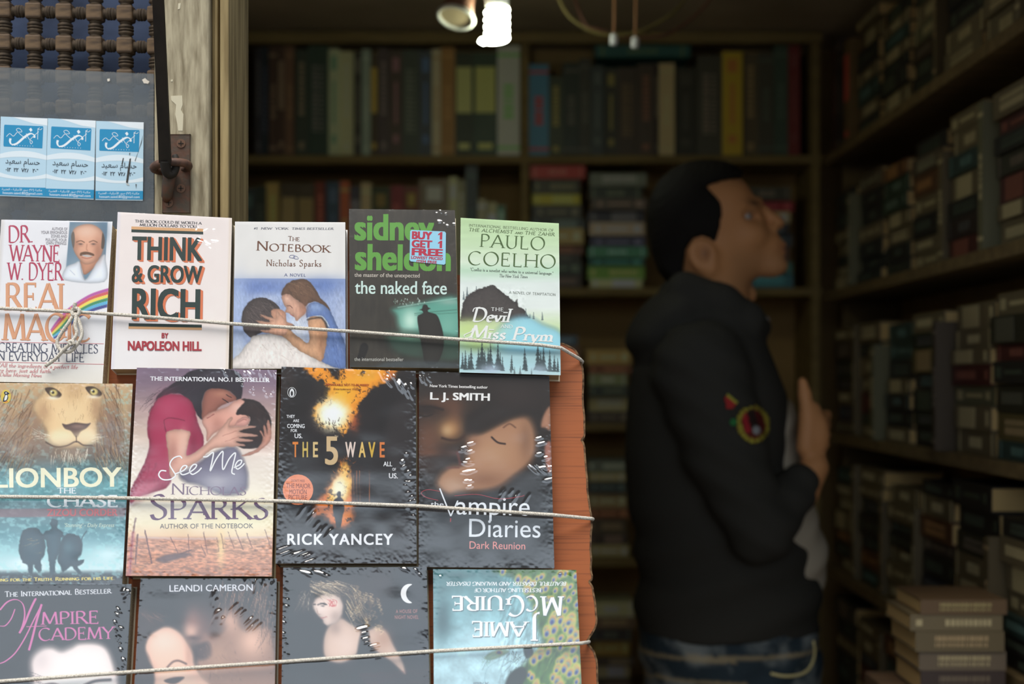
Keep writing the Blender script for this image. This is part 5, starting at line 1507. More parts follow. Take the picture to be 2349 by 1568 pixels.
for t, x0, y0, x1, y1, h, bd in (('THINK', 302.5, 594.4, 464, 597.6, 55, .045), ('& GROW', 302, 646, 464, 648, 40, .045), ('RICH', 302, 730.5, 459, 733, 73, .045)):
    for k in range(6, 0, -1): p.text('title', t, x0, y0, x1, y1, h, sh, 'sans', bold=bd, shift=(k * .95, k * .62))
    p.text('title', t, x0, y0, x1, y1, h, gr, 'sans', bold=bd)
p.text('author_name', 'BY', 370.5, 774.6, 386, 775, 12, (172, 52, 62), 'sans', bold=.06)
p.text('author_name', 'NAPOLEON HILL', 293, 802.2, 462.5, 803.6, 21.5, (172, 52, 62), 'sans', bold=.06)
b.finish(film=(.0010, .0005), streaks=scatter_streaks(455, 545, 14, 4, 40, 1.5, .0004, 5, -80, 60, 12))

# -- white and blue paperback with the couple in the rain
b = Book('paperback with white top and a rainy blue picture of an embracing couple', [(539, 508), (792, 509.6), (793, 845), (534, 845)], spine=(150, 165, 200), side=(236, 232, 226))
z = Zf(3.92, 520, 470); A = b.art
A.fill((233, 229, 223)).mottle(.02, 20, 60, seed=3)
A.poly(z(40, 660, 1100, 662, 1100, 1480, 40, 1480), (150, 166, 202), .6, 1, False)
A.blob(*z(300, 740)[0], 70, 22, (104, 128, 186), .8); A.blob(*z(850, 720)[0], 60, 20, (96, 122, 180), .8); A.blob(*z(380, 840)[0], 46, 12, (196, 206, 228), .7)
A.blob(*z(650, 1100)[0], 30, 50, (222, 226, 232), .9); A.blob(*z(110, 900)[0], 20, 60, (176, 192, 224), .8); A.blob(*z(110, 1350)[0], 16, 40, (206, 212, 220), .8); A.blob(*z(1020, 1000)[0], 20, 60, (186, 196, 220), .7)
A.hairs(70, (540, 640, 790, 740), 68, 34, .9, [(206, 214, 234), (90, 112, 170)], .35, 3, 6)
A.w(1.6, 7, 4)
A.poly(z(720, 920, 780, 875, 860, 890, 930, 950, 990, 1080, 1064, 1250, 1068, 1465, 930, 1455, 840, 1390, 890, 1150, 850, 1010, 730, 1020), (98, 122, 172), 1)
A.blob(*z(800, 920)[0], 18, 10, (150, 172, 206), .8); A.stroke(z(735, 1015, 850, 1000, 920, 1090), 3, (190, 200, 208), 1); A.hairs(26, z(900, 1050)[0] + z(1040, 1440)[0], 75, 26, 1.6, [(66, 84, 136), (140, 158, 200)], .5, 7)
A.poly(z(490, 800, 520, 730, 590, 680, 680, 662, 745, 688, 800, 760, 850, 840, 905, 900, 932, 952, 880, 905, 800, 868, 735, 885, 700, 910, 640, 860, 560, 810, 505, 818), (104, 76, 58), 1)
A.hairs(34, z(540, 690)[0] + z(760, 820)[0], 35, 16, 1.1, [(150, 118, 88), (66, 46, 36)], .6, 4, 25)
A.poly(z(495, 812, 560, 800, 640, 858, 700, 905, 712, 960, 670, 1010, 632, 1040, 606, 1010, 580, 990, 545, 968, 524, 968, 536, 930, 505, 870), (204, 156, 132), 1)
A.blob(*z(690, 930)[0], 10, 16, (150, 100, 78), .6); A.stroke(z(545, 905, 575, 910, 590, 925), 1.6, (92, 60, 50), .7); A.stroke(z(570, 985, 600, 995), 1.6, (170, 84, 80), .6); A.blob(*z(545, 850)[0], 8, 6, (228, 186, 164), .6)
A.poly(z(135, 1000, 160, 920, 230, 850, 330, 832, 420, 870, 480, 935, 455, 1000, 420, 1060, 520, 1080, 590, 1075, 612, 1090, 560, 1130, 460, 1110, 300, 1150, 240, 1190, 200, 1180, 150, 1120), (74, 64, 62), 1)
A.hairs(60, z(170, 860)[0] + z(420, 1080)[0], 40, 26, 1.1, [(128, 116, 110), (40, 34, 36)], .6, 9, 30)
A.poly(z(400, 950, 460, 935, 520, 955, 535, 1000, 545, 1050, 600, 1075, 540, 1085, 470, 1060, 420, 1030), (206, 152, 124), 1)
A.poly(z(60, 1470, 130, 1320, 200, 1230, 250, 1172, 420, 1160, 560, 1210, 680, 1290, 800, 1380, 940, 1450, 950, 1475), (224, 214, 206), 1)
A.hairs(40, z(300, 1200)[0] + z(700, 1440)[0], 40, 18, 1.3, [(178, 156, 140), (240, 234, 226)], .6, 12, 60)
A.poly(z(735, 1022, 850, 1010, 900, 1100, 895, 1250, 852, 1402, 780, 1372, 640, 1300, 520, 1190, 470, 1160, 540, 1105, 620, 1165, 740, 1235), (206, 156, 118), 1)
A.blob(*z(850, 1230)[0], 9, 34, (158, 108, 78), .6); A.stroke(z(730, 1030, 850, 1015, 905, 1100), 4, (60, 50, 44), 1.4, .8)
A.poly(z(300, 985, 400, 1012, 440, 1010, 450, 950, 490, 990, 540, 1050, 545, 1140, 490, 1172, 300, 1132, 400, 1112, 262, 1042, 390, 1050), (216, 164, 136), .9)
A.stroke(z(305, 1000, 420, 1045), 1, (150, 100, 80), .6); A.stroke(z(300, 1075, 420, 1085), 1, (150, 100, 80), .6)
A.w(); A.mottle(.10, 4, 9, seed=17, box=(536, 642, 794, 850))
p = b.print; br = (112, 72, 52)
p.text('tagline', '#1  NEW  YORK  TIMES BESTSELLER', 582, 526, 766, 526.8, 4.8, (96, 98, 110), 'serif', slant=.2, thick=.17, thin=.08)
p.text('title', 'The', 660.5, 552, 687, 552.8, 10.5, br, 'serif', small=.8, thick=.14, thin=.06)
p.text('title', 'Notebook', 587.5, 574, 760, 579, 21.5, br, 'serif', small=.74, thick=.13, thin=.05, spacing=.12)
p.text('author_name', 'Nicholas Sparks', 610.5, 609.5, 737, 611, 14.5, br, 'serif', thick=.13, thin=.055, spacing=.13)
p.text('blurb', 'A NOVEL', 651.5, 633, 701, 634, 6.2, (70, 80, 130), 'serif', thick=.15, thin=.06, spacing=.25)
p.line('ornament', z(600, 478, 565, 470, 575, 452, 605, 452, 612, 472, 590, 478), .9, (90, 100, 150)); p.line('ornament', z(640, 470, 620, 458, 600, 465, 610, 482, 640, 484, 645, 472), .9, (90, 100, 150))
b.finish(film=(.0008, .0004))

# -- dark thriller with big green lettering and the offer sticker
b = Book('dark brown paperback with large green lower-case lettering and a light blue sticker', [(800.6, 479), (1043.5, 482), (1053, 844.5), (802.6, 841)], spine=(120, 132, 150), side=(190, 176, 150), lift=.001)
z = Zf(3.92, 520, 470); A = b.art
A.fill((54, 49, 41)).mottle(.16, 26, 44, seed=6).mottle(.12, 6, 24, seed=8, octv=2)
A.poly(z(1490, 930, 1700, 888, 2075, 826, 2082, 1190, 1730, 1172, 1560, 1110, 1520, 1000), (88, 150, 132), 8)
A.blob(*z(1650, 1040)[0], 20, 28, (200, 232, 212), .95); A.blob(*z(1990, 1080)[0], 24, 28, (132, 186, 166), .6); A.blob(*z(2000, 870)[0], 24, 7, (150, 178, 164), .7); A.blob(*z(1600, 1130)[0], 12, 10, (160, 210, 190), .6)
A.stroke(z(1540, 920, 1800, 876, 2072, 838), 2.2, (150, 196, 178), .9, .8); A.stroke(z(1690, 975, 2074, 940), 1.6, (54, 92, 80), .8, .7); A.stroke(z(1690, 990, 2074, 968), 1.2, (54, 92, 80), .8, .6)
A.poly(z(1500, 1130, 2086, 1200, 2086, 1400, 1600, 1360, 1450, 1240), (52, 80, 66), 10, .8)
A.blob(*z(1640, 1190)[0], 30, 8, (86, 132, 108), .7)
A.poly(z(1735, 942, 1756, 930, 1765, 902, 1782, 894, 1802, 900, 1812, 920, 1832, 930, 1812, 942, 1816, 962, 1886, 986, 1922, 1060, 1950, 1180, 1945, 1300, 1890, 1420, 1790, 1420, 1760, 1300, 1735, 1165, 1714, 1020, 1732, 988, 1766, 970, 1756, 948), (38, 34, 29), 1)
A.blob(*z(1850, 1330)[0], 22, 20, (44, 42, 36), .8)
A.hairs(26, z(1480, 830)[0] + z(1790, 890)[0], 90, 5, 2.0, [(210, 232, 220), (130, 170, 150)], .8, 5, 40)
A.poly(z(1205, 1260, 1235, 1238, 1268, 1258, 1270, 1300, 1240, 1370, 1200, 1395, 1175, 1380, 1190, 1320), (24, 21, 20), 1.2)
A.poly(z(1110, 1440, 1300, 1450, 1450, 1405, 1700, 1395, 2088, 1420, 2090, 1470, 1110, 1465), (70, 82, 88), 4, .6)
p = b.print; gn = (98, 160, 66); mint = (206, 228, 218)
p.text('author_name', 'sidney', 813, 549.2, 996, 549.8, 61, gn, 'sans', bold=.052); p.text('author_name', 'sheldon', 814, 617.5, 1034, 620, 61, gn, 'sans', bold=.052)
p.text('tagline', 'the master of the unexpected', 813, 634.5, 962.8, 636.2, 9.6, (196, 186, 172), 'sans', bold=.015)
p.text('title', 'the naked face', 814, 673, 1025, 674.5, 31, mint, 'sans', bold=.018)
p.text('tagline', 'the international bestseller', 813, 827.3, 925.6, 827.8, 8.6, (196, 194, 184), 'sans')
for o in b.print.parts: pass
stk = [(941 + 3, 527.2), (1020, 530.7), (1023, 534), (1022, 604), (1019, 607), (942.6, 599.4), (939.6, 596), (940.8, 530)]
V = on_board_np(stk, .001 + .00055) - b.base
mb = MB(); mb.prism([Vector(v) for v in V], -np.array(PN) * .0002)
st = mb.build('sticker', mat('sticker_paper', alb((150, 208, 230)), .35, .5), b.root); st['label'] = 'light blue offer sticker'
ps = Print(.001, b.base); ps.layer = 33
rd = (186, 44, 70)
for x0, y0, h in ((1003, 549.4, 17.5), (1002.6, 568.8, 17)):
    ps.poly('sticker_lettering', [(x0 + 5.6, y0), (x0 + 11.4, y0 + .2), (x0 + 12, y0 - h), (x0 + 8, y0 - h), (x0 + 2, y0 - h * .72), (x0 + 2, y0 - h * .56), (x0 + 6, y0 - h * .66)], rd)
for t, x0, y0, x1, y1, h in (('BUY', 944.5, 547, 991, 548.8, 17.5), ('GET', 944, 566, 991, 568.2, 17), ('FREE', 944, 584.4, 1015.5, 587.3, 16.5)):
    ps.text('sticker_lettering', t, x0, y0, x1, y1, h, rd, 'sans', bold=.075)
ps.text('sticker_lettering', 'LOWEST PRICED', 942.9, 593, 1015.4, 596.2, 6.6, rd, 'sans', bold=.05); ps.text('sticker_lettering', 'ITEM FREE', 955.5, 602, 1002, 604.4, 6.6, rd, 'sans', bold=.05)
ps.build(st)
b.finish(film=(.0010, .0006), streaks=scatter_streaks(1010, 500, 10, 4, 30, 1.5, .0005, 15, 0, 360, 12))

# -- pale green paperback with the mountain
b = Book('pale green paperback with a dark mountain over misty fir trees', [(1056.7, 499.3), (1282, 512), (1286, 860), (1054, 853.5)], spine=(196, 214, 190), side=(214, 196, 166), lift=.002)
z = Zf(3.824, 780, 470); A = b.art
A.vgrad([(500, (186, 214, 160)), (560, (200, 224, 180)), (600, (216, 230, 204)), (620, (190, 220, 190)), (650, (226, 234, 226)), (705, (232, 238, 230)), (760, (198, 222, 160)), (800, (176, 212, 214)), (840, (178, 218, 222)), (862, (188, 214, 214))])
A.mottle(.035, 60, 9, seed=5)
A.w(3, 5, 6); A.poly(z(1055, 985, 1090, 830, 1150, 770, 1240, 730, 1330, 704, 1390, 738, 1470, 800, 1535, 850, 1556, 820, 1566, 885, 1612, 915, 1640, 960, 1670, 990, 1550, 1010, 1400, 1020, 1200, 1010, 1055, 1020), (66, 60, 57), 1.0, 1); A.w()
A.poly(z(1480, 1000, 1640, 970, 1780, 1040, 1936, 1115, 1936, 1280, 1400, 1290, 1330, 1150), (142, 200, 216), 7, .9)
A.blob(*z(1180, 1020)[0], 60, 10, (150, 160, 110), .7); A.blob(*z(1200, 1230)[0], 50, 16, (186, 212, 120), .7); A.blob(*z(1160, 1080)[0], 40, 16, (196, 216, 130), .8); A.blob(*z(1300, 1090)[0], 40, 16, (206, 222, 170), .6)
A.mottle(.10, 5, 5, seed=2, box=(1062, 655, 1210, 732))
r = random.Random(4)
def fir(x, y, h, c=(58, 70, 72)):
    x, y = z(x, y)[0]; h = h / 3.824
    A.stroke([(x, y - h), (x, y)], .9, c, .6, .95, False)
    for k in range(6):
        t = (k + 1) / 6; w = h * .17 * t * r.uniform(.7, 1.2)
        A.poly([(x, y - h * (1 - t * .8) - h * .12), (x + w, y - h * (1 - t) + 0), (x - w, y - h * (1 - t))], c, .7, .9, False)
for x, h in ((1075, 140), (1100, 170), (1130, 120), (1150, 190), (1215, 190), (1245, 250), (1270, 170), (1300, 190), (1320, 230), (1385, 240), (1405, 150), (1425, 120), (1505, 130), (1620, 190), (1635, 110), (1735, 250), (1760, 170), (1785, 220), (1840, 190), (1880, 150), (1910, 120)):
    fir(x, 1440 + (x - 1060) * .02 + r.uniform(-8, 8), h)
for x, y, h in ((1085, 830, 70), (1115, 800, 80), (1195, 740, 26), (1630, 960, 50), (1665, 985, 30), (1698, 1000, 60), (1775, 1010, 70), (1500, 1470, 80), (1530, 1490, 70), (1580, 1490, 80), (1680, 1490, 60)): fir(x, y, h, (96, 110, 112))
A.blob(*z(1320, 1440)[0], 26, 12, (180, 196, 214), .8); A.blob(*z(1750, 1440)[0], 22, 12, (180, 200, 214), .7)
p = b.print; og = (72, 98, 50)
p.text('tagline', 'INTERNATIONAL BESTSELLING AUTHOR OF', 1075.5, 519, 1269.5, 530.9, 5.6, (96, 110, 76), 'serif', thick=.14, thin=.07, spacing=.12)
p.text('tagline', 'THE ALCHEMIST and THE ZAHIR', 1075, 529.7, 1273, 541.3, 7.4, (84, 104, 62), 'serif', small=.62, slant=.15, thick=.15, thin=.07, spacing=.14)
p.text('author_name', 'PAULO', 1100, 565.4, 1249.4, 573.3, 29, og, 'serif', thick=.11, thin=.035, spacing=.14)
p.text('author_name', 'COELHO', 1073, 606.2, 1274, 615, 30, og, 'serif', thick=.11, thin=.035, spacing=.14)
p.text('blurb', '"Coelho is a novelist who writes in a universal language."', 1078.5, 620.5, 1269, 630, 7, (90, 100, 90), 'serif', thick=.13, thin=.07)
p.text('blurb', 'The New York Times', 1144.5, 635.3, 1210, 637.4, 7, (100, 108, 100), 'serif', slant=.18, thick=.13, thin=.07)
p.text('tagline', 'A NOVEL OF TEMPTATION', 1167, 672.6, 1274.5, 678.2, 5.4, (110, 116, 106), 'serif', thick=.13, thin=.07, spacing=.16)
wh = (236, 236, 230)
p.text('title', 'THE', 1126.5, 712.7, 1154.5, 713.4, 8, wh, 'serif', thick=.15, thin=.06, spacing=.16)
p.text('title', 'Devil', 1084, 736.7, 1169, 738.8, 31, wh, 'serif', slant=.24, thick=.17, thin=.075)
p.line('title', z(1165, 935, 1180, 905, 1230, 895), 2.2, wh, pen=1.0)
p.text('title', 'AND', 1147.4, 752, 1176, 752.8, 7.8, wh, 'serif', thick=.14, thin=.06, spacing=.16)
p.text('title', 'Miss Prym', 1074, 774.6, 1268, 783.8, 30, wh, 'serif', slant=.24, thick=.17, thin=.075)
p.line('title', z(1165, 1080, 1150, 1110, 1090, 1140, 1110, 1165, 1150, 1150), 2.2, wh, pen=1.0)
b.finish(film=(.0008, .0004))

# ------------------------------------------------------------------ middle row
# -- teal paperback with the lion
b = Book('teal paperback with a lion\'s face above silhouettes of a boy between two lions', [(-14, 877.5), (304.5, 880), (280.6, 1340), (-38, 1340)], spine=(120, 100, 80), side=(180, 170, 150), lift=.001)
z = Zf(3.136, 0, 840); A = b.art
A.vgrad([(878, (176, 144, 108)), (960, (140, 110, 88)), (1040, (104, 98, 92)), (1080, (74, 112, 118)), (1110, (80, 138, 142)), (1180, (72, 110, 116)), (1230, (92, 138, 146)), (1270, (150, 190, 192)), (1305, (184, 206, 206)), (1316, (50, 66, 70)), (1322, (40, 42, 46)), (1340, (44, 44, 48))])
A.blob(20, 930, 50, 60, (214, 190, 150), .6); A.blob(285, 960, 16, 90, (196, 180, 140), .6); A.blob(60, 1290, 30, 12, (220, 228, 230), .7); A.blob(250, 1270, 40, 18, (206, 222, 222), .6)
A.tint((150, 200, 200), .5, 9, 7, 5, .52, .7)
A.blob(60, 990, 60, 70, (150, 124, 104), .8); A.blob(255, 1000, 40, 60, (132, 112, 102), .8); A.blob(150, 890, 160, 30, (196, 166, 128), .7)
br = [(196, 164, 120), (94, 68, 50), (150, 116, 82), (72, 54, 46)]
A.hairs(150, (-10, 885, 80, 1060), 118, 60, 2.4, br, .42, 31, 18); A.hairs(120, (215, 880, 285, 1060), 74, 60, 2.4, br, .42, 32, 18)
A.w(3, 9, 3)
A.poly(z(235, 290, 300, 190, 400, 120, 560, 110, 680, 125, 735, 220, 715, 330, 700, 400, 690, 510, 610, 575, 520, 590, 400, 570, 335, 480, 290, 390), (206, 176, 134), 6)
A.blob(*z(540, 330)[0], 34, 46, (222, 194, 150), .8); A.blob(*z(310, 330)[0], 18, 30, (170, 134, 100), .7); A.blob(*z(690, 300)[0], 14, 34, (160, 126, 96), .7); A.blob(*z(535, 170)[0], 26, 26, (190, 156, 116), .8)
A.w()
A.hairs(90, z(300, 130)[0] + z(690, 380)[0], 95, 14, 1.2, [(228, 204, 162), (150, 118, 88)], .5, 33, 20)
for ex, ey, k in ((385, 190, 1), (676, 182, -1)):
    A.poly(z(ex - 62, ey - 30, ex, ey - 36, ex + 56, ey + 6, ex + 40, ey + 34, ex - 14, ey + 30), (86, 70, 60), 1.4)
    A.blob(*z(ex - 2, ey + 36)[0], 13, 4, (232, 220, 196), .9); A.blob(*z(ex, ey)[0], 9, 8, (206, 188, 120), 1, 0, 3); A.blob(*z(ex - 4, ey - 2)[0], 3.2, 3.2, (36, 32, 30), 1, 0, 2); A.blob(*z(ex - 14, ey - 10)[0], 2, 1.6, (240, 240, 230), .9)
A.poly(z(448, 412, 480, 418, 540, 404, 620, 412, 652, 408, 620, 445, 580, 470, 560, 505, 540, 505, 510, 465, 468, 448), (98, 76, 70), 1.5); A.blob(*z(560, 430)[0], 16, 5, (150, 122, 108), .7)
A.blob(*z(438, 515)[0], 34, 20, (230, 210, 172), .95, 0, 2); A.blob(*z(628, 508)[0], 26, 18, (226, 206, 170), .9, 0, 2)
A.stroke(z(548, 500, 550, 545), 2, (90, 70, 62), .8); A.stroke(z(330, 545, 400, 578, 480, 570, 548, 540, 600, 566, 660, 568), 3, (84, 68, 60), 1.4)
A.blob(*z(500, 620)[0], 44, 20, (150, 128, 110), .8)
A.hairs(70, z(370, 590)[0] + z(640, 660)[0], 92, 24, 1.6, [(232, 222, 204), (200, 184, 160), (120, 104, 92)], .6, 34, 22)
A.hairs(12, z(280, 470)[0] + z(360, 520)[0], 190, 26, .9, (236, 226, 206), .7, 35, 14); A.hairs(10, z(640, 490)[0] + z(700, 540)[0], -10, 22, .9, (236, 226, 206), .6, 36, 14)
A.mottle(.16, 12, 9, seed=12, box=(-40, 1075, 300, 1180))
A.poly([(-40, 1167), (290, 1164), (286, 1184), (-40, 1186)], (120, 84, 88), 1.5, .75, False)
cat_c = (38, 62, 72); A.w(2.2, 5, 9)
A.poly(z(135, 1310, 158, 1190, 210, 1160, 270, 1168, 310, 1215, 326, 1290, 318, 1350, 296, 1400, 300, 1450, 285, 1478, 262, 1462, 240, 1425, 232, 1490, 205, 1480, 200, 1430, 160, 1400), cat_c, 1.5)
A.poly(z(360, 1130, 372, 1102, 392, 1095, 414, 1110, 414, 1140, 410, 1160, 452, 1195, 456, 1225, 438, 1235, 440, 1290, 428, 1340, 402, 1390, 392, 1490, 360, 1495, 352, 1400, 334, 1290, 330, 1250, 300, 1232, 322, 1190, 372, 1165), (46, 72, 82), 1.2)
A.poly(z(412, 1390, 430, 1330, 444, 1250, 470, 1212, 520, 1204, 570, 1225, 592, 1280, 588, 1340, 560, 1390, 606, 1390, 590, 1420, 560, 1440, 590, 1485, 560, 1488, 520, 1440, 480, 1460, 450, 1480, 440, 1440), cat_c, 1.5)
A.w(); A.stroke(z(575, 1290, 592, 1230, 622, 1185), 2.4, cat_c, .8); A.blob(*z(490, 1300)[0], 12, 14, (66, 96, 104), .8); A.blob(*z(240, 1290)[0], 12, 16, (60, 84, 92), .7)
A.hairs(8, z(225, 1235)[0] + z(300, 1340)[0], 165, 22, 1.3, [(150, 130, 96), (30, 30, 34)], .8, 37, 10)
p = b.print; cr = (240, 235, 200)
A.contrast(1.15)
p.text('title', 'LIONBOY', -12, 1117.5, 279, 1115, 46, cr, 'sans', bold=.03)
p.text('title', 'THE', 131.5, 1131, 174.5, 1131, 12.2, (226, 230, 230), 'serif', thick=.16, thin=.08)
p.text('title', 'CHASE', 107.5, 1161.5, 270, 1161.5, 25.5, (232, 236, 236), 'serif', thick=.17, thin=.09)
p.text('author_name', 'ZIZOU CORDER', 107.5, 1183, 270, 1182, 16.5, (190, 70, 74), 'sans', bold=.03)
p.text('blurb', "'Stunning' - Daily Express", 147, 1208, 261.5, 1208, 9, (200, 216, 196), 'sans', slant=.2)
p.text('tagline', 'ing for the Truth. Running for his Life.', -2, 1332.9, 262.7, 1328.8, 7.4, (226, 206, 96), 'serif', small=.8, thick=.2, thin=.12, spacing=.1)
p.text('tagline', 'Fight', -37, 1334, -5, 1333, 7.4, (226, 206, 96), 'serif', small=.8, thick=.2, thin=.12, spacing=.1)
p.ellipse('publisher_badge', 13.5, 909, 11.5, 16, (224, 196, 84))
p.poly('publisher_badge', [(9, 900), (13, 897), (18, 899), (22, 903), (18, 905), (19, 912), (15, 919), (7, 921), (8, 912), (11, 906)], (46, 52, 66), True)
p.poly('publisher_badge', [(14, 905), (17, 908), (15, 916), (10, 918), (11, 910)], (236, 236, 230), True); p.ellipse('publisher_badge', 14, 901, 1.6, 1.6, (236, 236, 230)); p.poly('publisher_badge', [(10, 921), (18, 919), (18, 922), (10, 923)], (220, 130, 60))
b.finish(film=(.0007, .0005))

# -- romance with the red dress
b = Book('cream and mauve paperback with a woman in a red dress kissing a man', [(314, 842.8), (634.5, 848), (623.4, 1321.5), (288.6, 1320)], spine=(150, 70, 90), side=(196, 180, 140), lift=.002)
z = Zf(3.136, 0, 840); A = b.art
A.vgrad([(843, (124, 104, 122)), (880, (134, 112, 126)), (930, (176, 148, 146)), (990, (222, 196, 180)), (1040, (236, 222, 208)), (1130, (240, 228, 212)), (1200, (240, 226, 190)), (1228, (236, 200, 160)), (1236, (196, 140, 112)), (1300, (190, 126, 92)), (1322, (170, 112, 84))])
A.mottle(.10, 60, 16, seed=9, box=(290, 843, 640, 1050)); A.blob(600, 1010, 40, 26, (206, 160, 150), .6); A.blob(560, 1180, 70, 60, (250, 240, 200), .7)
A.mottle(.42, 9, 3, seed=14, box=(285, 1232, 630, 1330))
for i in range(90):
    rr_ = random.Random(i); x_, y_, l_ = rr_.uniform(295, 612), rr_.uniform(1240, 1318), rr_.uniform(4, 12)
    A.stroke([(x_, y_), (x_ + l_, y_ + rr_.uniform(-1.5, 1.5))], rr_.uniform(.8, 2), rr_.choice([(112, 72, 66), (236, 180, 136), (96, 64, 66)]), .7, .6, False)
A.w(1.6, 8, 4)
A.stroke(z(1000, 1228, 1400, 1240, 1950, 1225), 3, (214, 190, 186), 2, .8)
A.poly(z(1120, 1390, 1200, 1352, 1340, 1340, 1370, 1360, 1260, 1390, 1180, 1410), (96, 74, 78), 3, .85); A.blob(*z(1590, 1300)[0], 8, 40, (250, 216, 150), .8)
for x0, y0, x1, y1, w in ((990, 1210, 975, 1415, 4), (1042, 1180, 1092, 1415, 4), (1225, 1225, 1280, 1345, 2), (1355, 1210, 1358, 1340, 2), (1465, 1190, 1490, 1340, 2), (1445, 1280, 1480, 1360, 2), (1590, 1200, 1610, 1310, 1.6), (1640, 1190, 1685, 1310, 1.6), (1695, 1175, 1750, 1320, 2.2), (1775, 1200, 1815, 1305, 2), (1905, 1175, 1940, 1280, 2), (1560, 1230, 1575, 1330, 1.4)):
    A.stroke(z(x0, y0, x1, y1), w * .8, (104, 66, 66), .6, .9, False)
A.stroke(z(1300, 1348, 1372, 1320), 2, (90, 60, 60), .7)
A.poly(z(1290, 775, 1380, 720, 1500, 640, 1600, 590, 1690, 575, 1755, 680, 1785, 800, 1760, 900, 1600, 925, 1450, 860, 1330, 830), (112, 108, 126), 5)
A.blob(*z(1700, 760)[0], 18, 40, (150, 146, 160), .6); A.blob(*z(1560, 830)[0], 34, 18, (190, 184, 190), .7)
A.poly(z(1070, 330, 1120, 250, 1150, 190, 1280, 100, 1380, 30, 1500, 14, 1640, 20, 1730, 60, 1748, 140, 1735, 230, 1700, 252, 1680, 200, 1600, 165, 1490, 172, 1452, 260, 1452, 380, 1400, 320, 1320, 210, 1220, 200, 1120, 270), (44, 38, 46), 1.6)
A.hairs(40, z(1080, 120)[0] + z(1420, 260)[0], 145, 40, 1.1, [(30, 26, 32), (84, 74, 84)], .6, 41, 12); A.blob(*z(1560, 60)[0], 30, 8, (92, 84, 94), .5)
A.poly(z(1455, 260, 1490, 172, 1600, 162, 1690, 212, 1690, 245, 1640, 262, 1580, 290, 1556, 318, 1510, 345, 1490, 370, 1455, 385), (150, 94, 80), 1.2)
A.blob(*z(1590, 200)[0], 20, 8, (186, 126, 104), .8); A.stroke(z(1630, 205, 1665, 225), 2, (50, 34, 36), .7); A.stroke(z(1600, 235, 1640, 262), 2, (40, 28, 30), .7)
A.poly(z(1060, 480, 1075, 340, 1140, 230, 1250, 200, 1345, 222, 1395, 290, 1422, 400, 1465, 520, 1440, 630, 1340, 690, 1250, 760, 1200, 870, 1010, 935, 940, 985, 945, 880, 1040, 690, 1075, 560), (158, 46, 78), 1.6)
A.blob(*z(1220, 290)[0], 26, 30, (184, 66, 98), .8); A.blob(*z(1390, 560)[0], 14, 40, (122, 30, 58), .6); A.stroke(z(1195, 470, 1180, 390, 1230, 370, 1330, 390), 2, (112, 26, 54), 1, .8)
A.hairs(26, z(1000, 690)[0] + z(1200, 860)[0], 110, 26, 2, [(118, 28, 58), (186, 74, 104)], .5, 42, 16)
A.poly(z(940, 990, 950, 900, 1010, 830, 1150, 830, 1080, 920), (190, 110, 124), 8, .6)
A.poly(z(1455, 400, 1478, 352, 1550, 318, 1640, 285, 1700, 240, 1760, 236, 1810, 285, 1800, 350, 1760, 400, 1690, 430, 1600, 450, 1540, 480, 1490, 540, 1484, 470), (216, 158, 140), 1.2)
A.blob(*z(1720, 300)[0], 18, 12, (238, 196, 180), .7); A.blob(*z(1560, 420)[0], 16, 20, (176, 116, 100), .6); A.stroke(z(1490, 370, 1540, 345), 2, (150, 84, 80), .7)
A.poly(z(1700, 345, 1720, 300, 1760, 255, 1740, 236, 1800, 236, 1880, 268, 1942, 360, 1952, 440, 1930, 520, 1870, 580, 1760, 590, 1700, 560, 1690, 470, 1780, 430, 1800, 370, 1760, 350), (48, 36, 36), 1.4)
A.hairs(34, z(1760, 250)[0] + z(1930, 450)[0], 60, 14, 1.1, [(96, 74, 66), (26, 20, 22)], .6, 43, 30)
A.poly(z(1690, 425, 1720, 380, 1765, 362, 1798, 380, 1780, 420, 1730, 430), (220, 160, 146), 1); A.stroke(z(1715, 405, 1745, 385, 1775, 385), 1.2, (160, 96, 88), .7)
sk = (218, 166, 146)
A.poly(z(1202, 470, 1362, 465, 1352, 560, 1345, 640, 1440, 590, 1530, 510, 1600, 430, 1650, 372, 1672, 372, 1650, 430, 1700, 432, 1825, 425, 1830, 438, 1720, 465, 1842, 490, 1840, 505, 1720, 510, 1812, 528, 1808, 540, 1700, 545, 1760, 562, 1750, 572, 1600, 580, 1520, 600, 1440, 670, 1330, 735, 1250, 790, 1222, 785, 1212, 640), sk, 1)
A.blob(*z(1245, 620)[0], 12, 34, (178, 118, 104), .7); A.blob(*z(1320, 540)[0], 10, 30, (236, 190, 170), .7); A.stroke(z(1700, 462, 1600, 500), 1.2, (166, 106, 92), .8, .7); A.stroke(z(1710, 508, 1620, 540), 1.2, (166, 106, 92), .8, .7)
A.poly(z(1740, 640, 1850, 590, 1890, 520, 1870, 470, 1882, 462, 1900, 500, 1895, 430, 1908, 425, 1922, 480, 1920, 400, 1934, 392, 1955, 470, 1940, 540, 1880, 600, 1800, 640), (204, 146, 126), 1)
A.stroke(z(975, 1090, 950, 1260, 935, 1480), 3, (90, 50, 60), 1.2, .8); A.stroke(z(960, 1200, 925, 1500), 7, (176, 80, 92), 3, .6)
A.w(); p = b.print; pl = (96, 60, 98)
p.text('tagline', 'THE INTERNATIONAL NO.1 BESTSELLER', 344.5, 872.5, 619, 875.8, 10, (240, 238, 240), 'sans', bold=.035)
p.text('author_name', 'Nicholas', 391.8, 1133.3, 564.4, 1135, 25, (122, 98, 122), 'serif', small=.74, thick=.105, thin=.04)
p.text('author_name', 'Sparks', 343.5, 1190, 615.4, 1190, 55, pl, 'serif', small=.84, thick=.13, thin=.05)
p.text('tagline', 'AUTHOR OF THE NOTEBOOK', 366.7, 1211.6, 581, 1210.6, 11.4, (86, 76, 86), 'sans')
wt = (246, 244, 244)
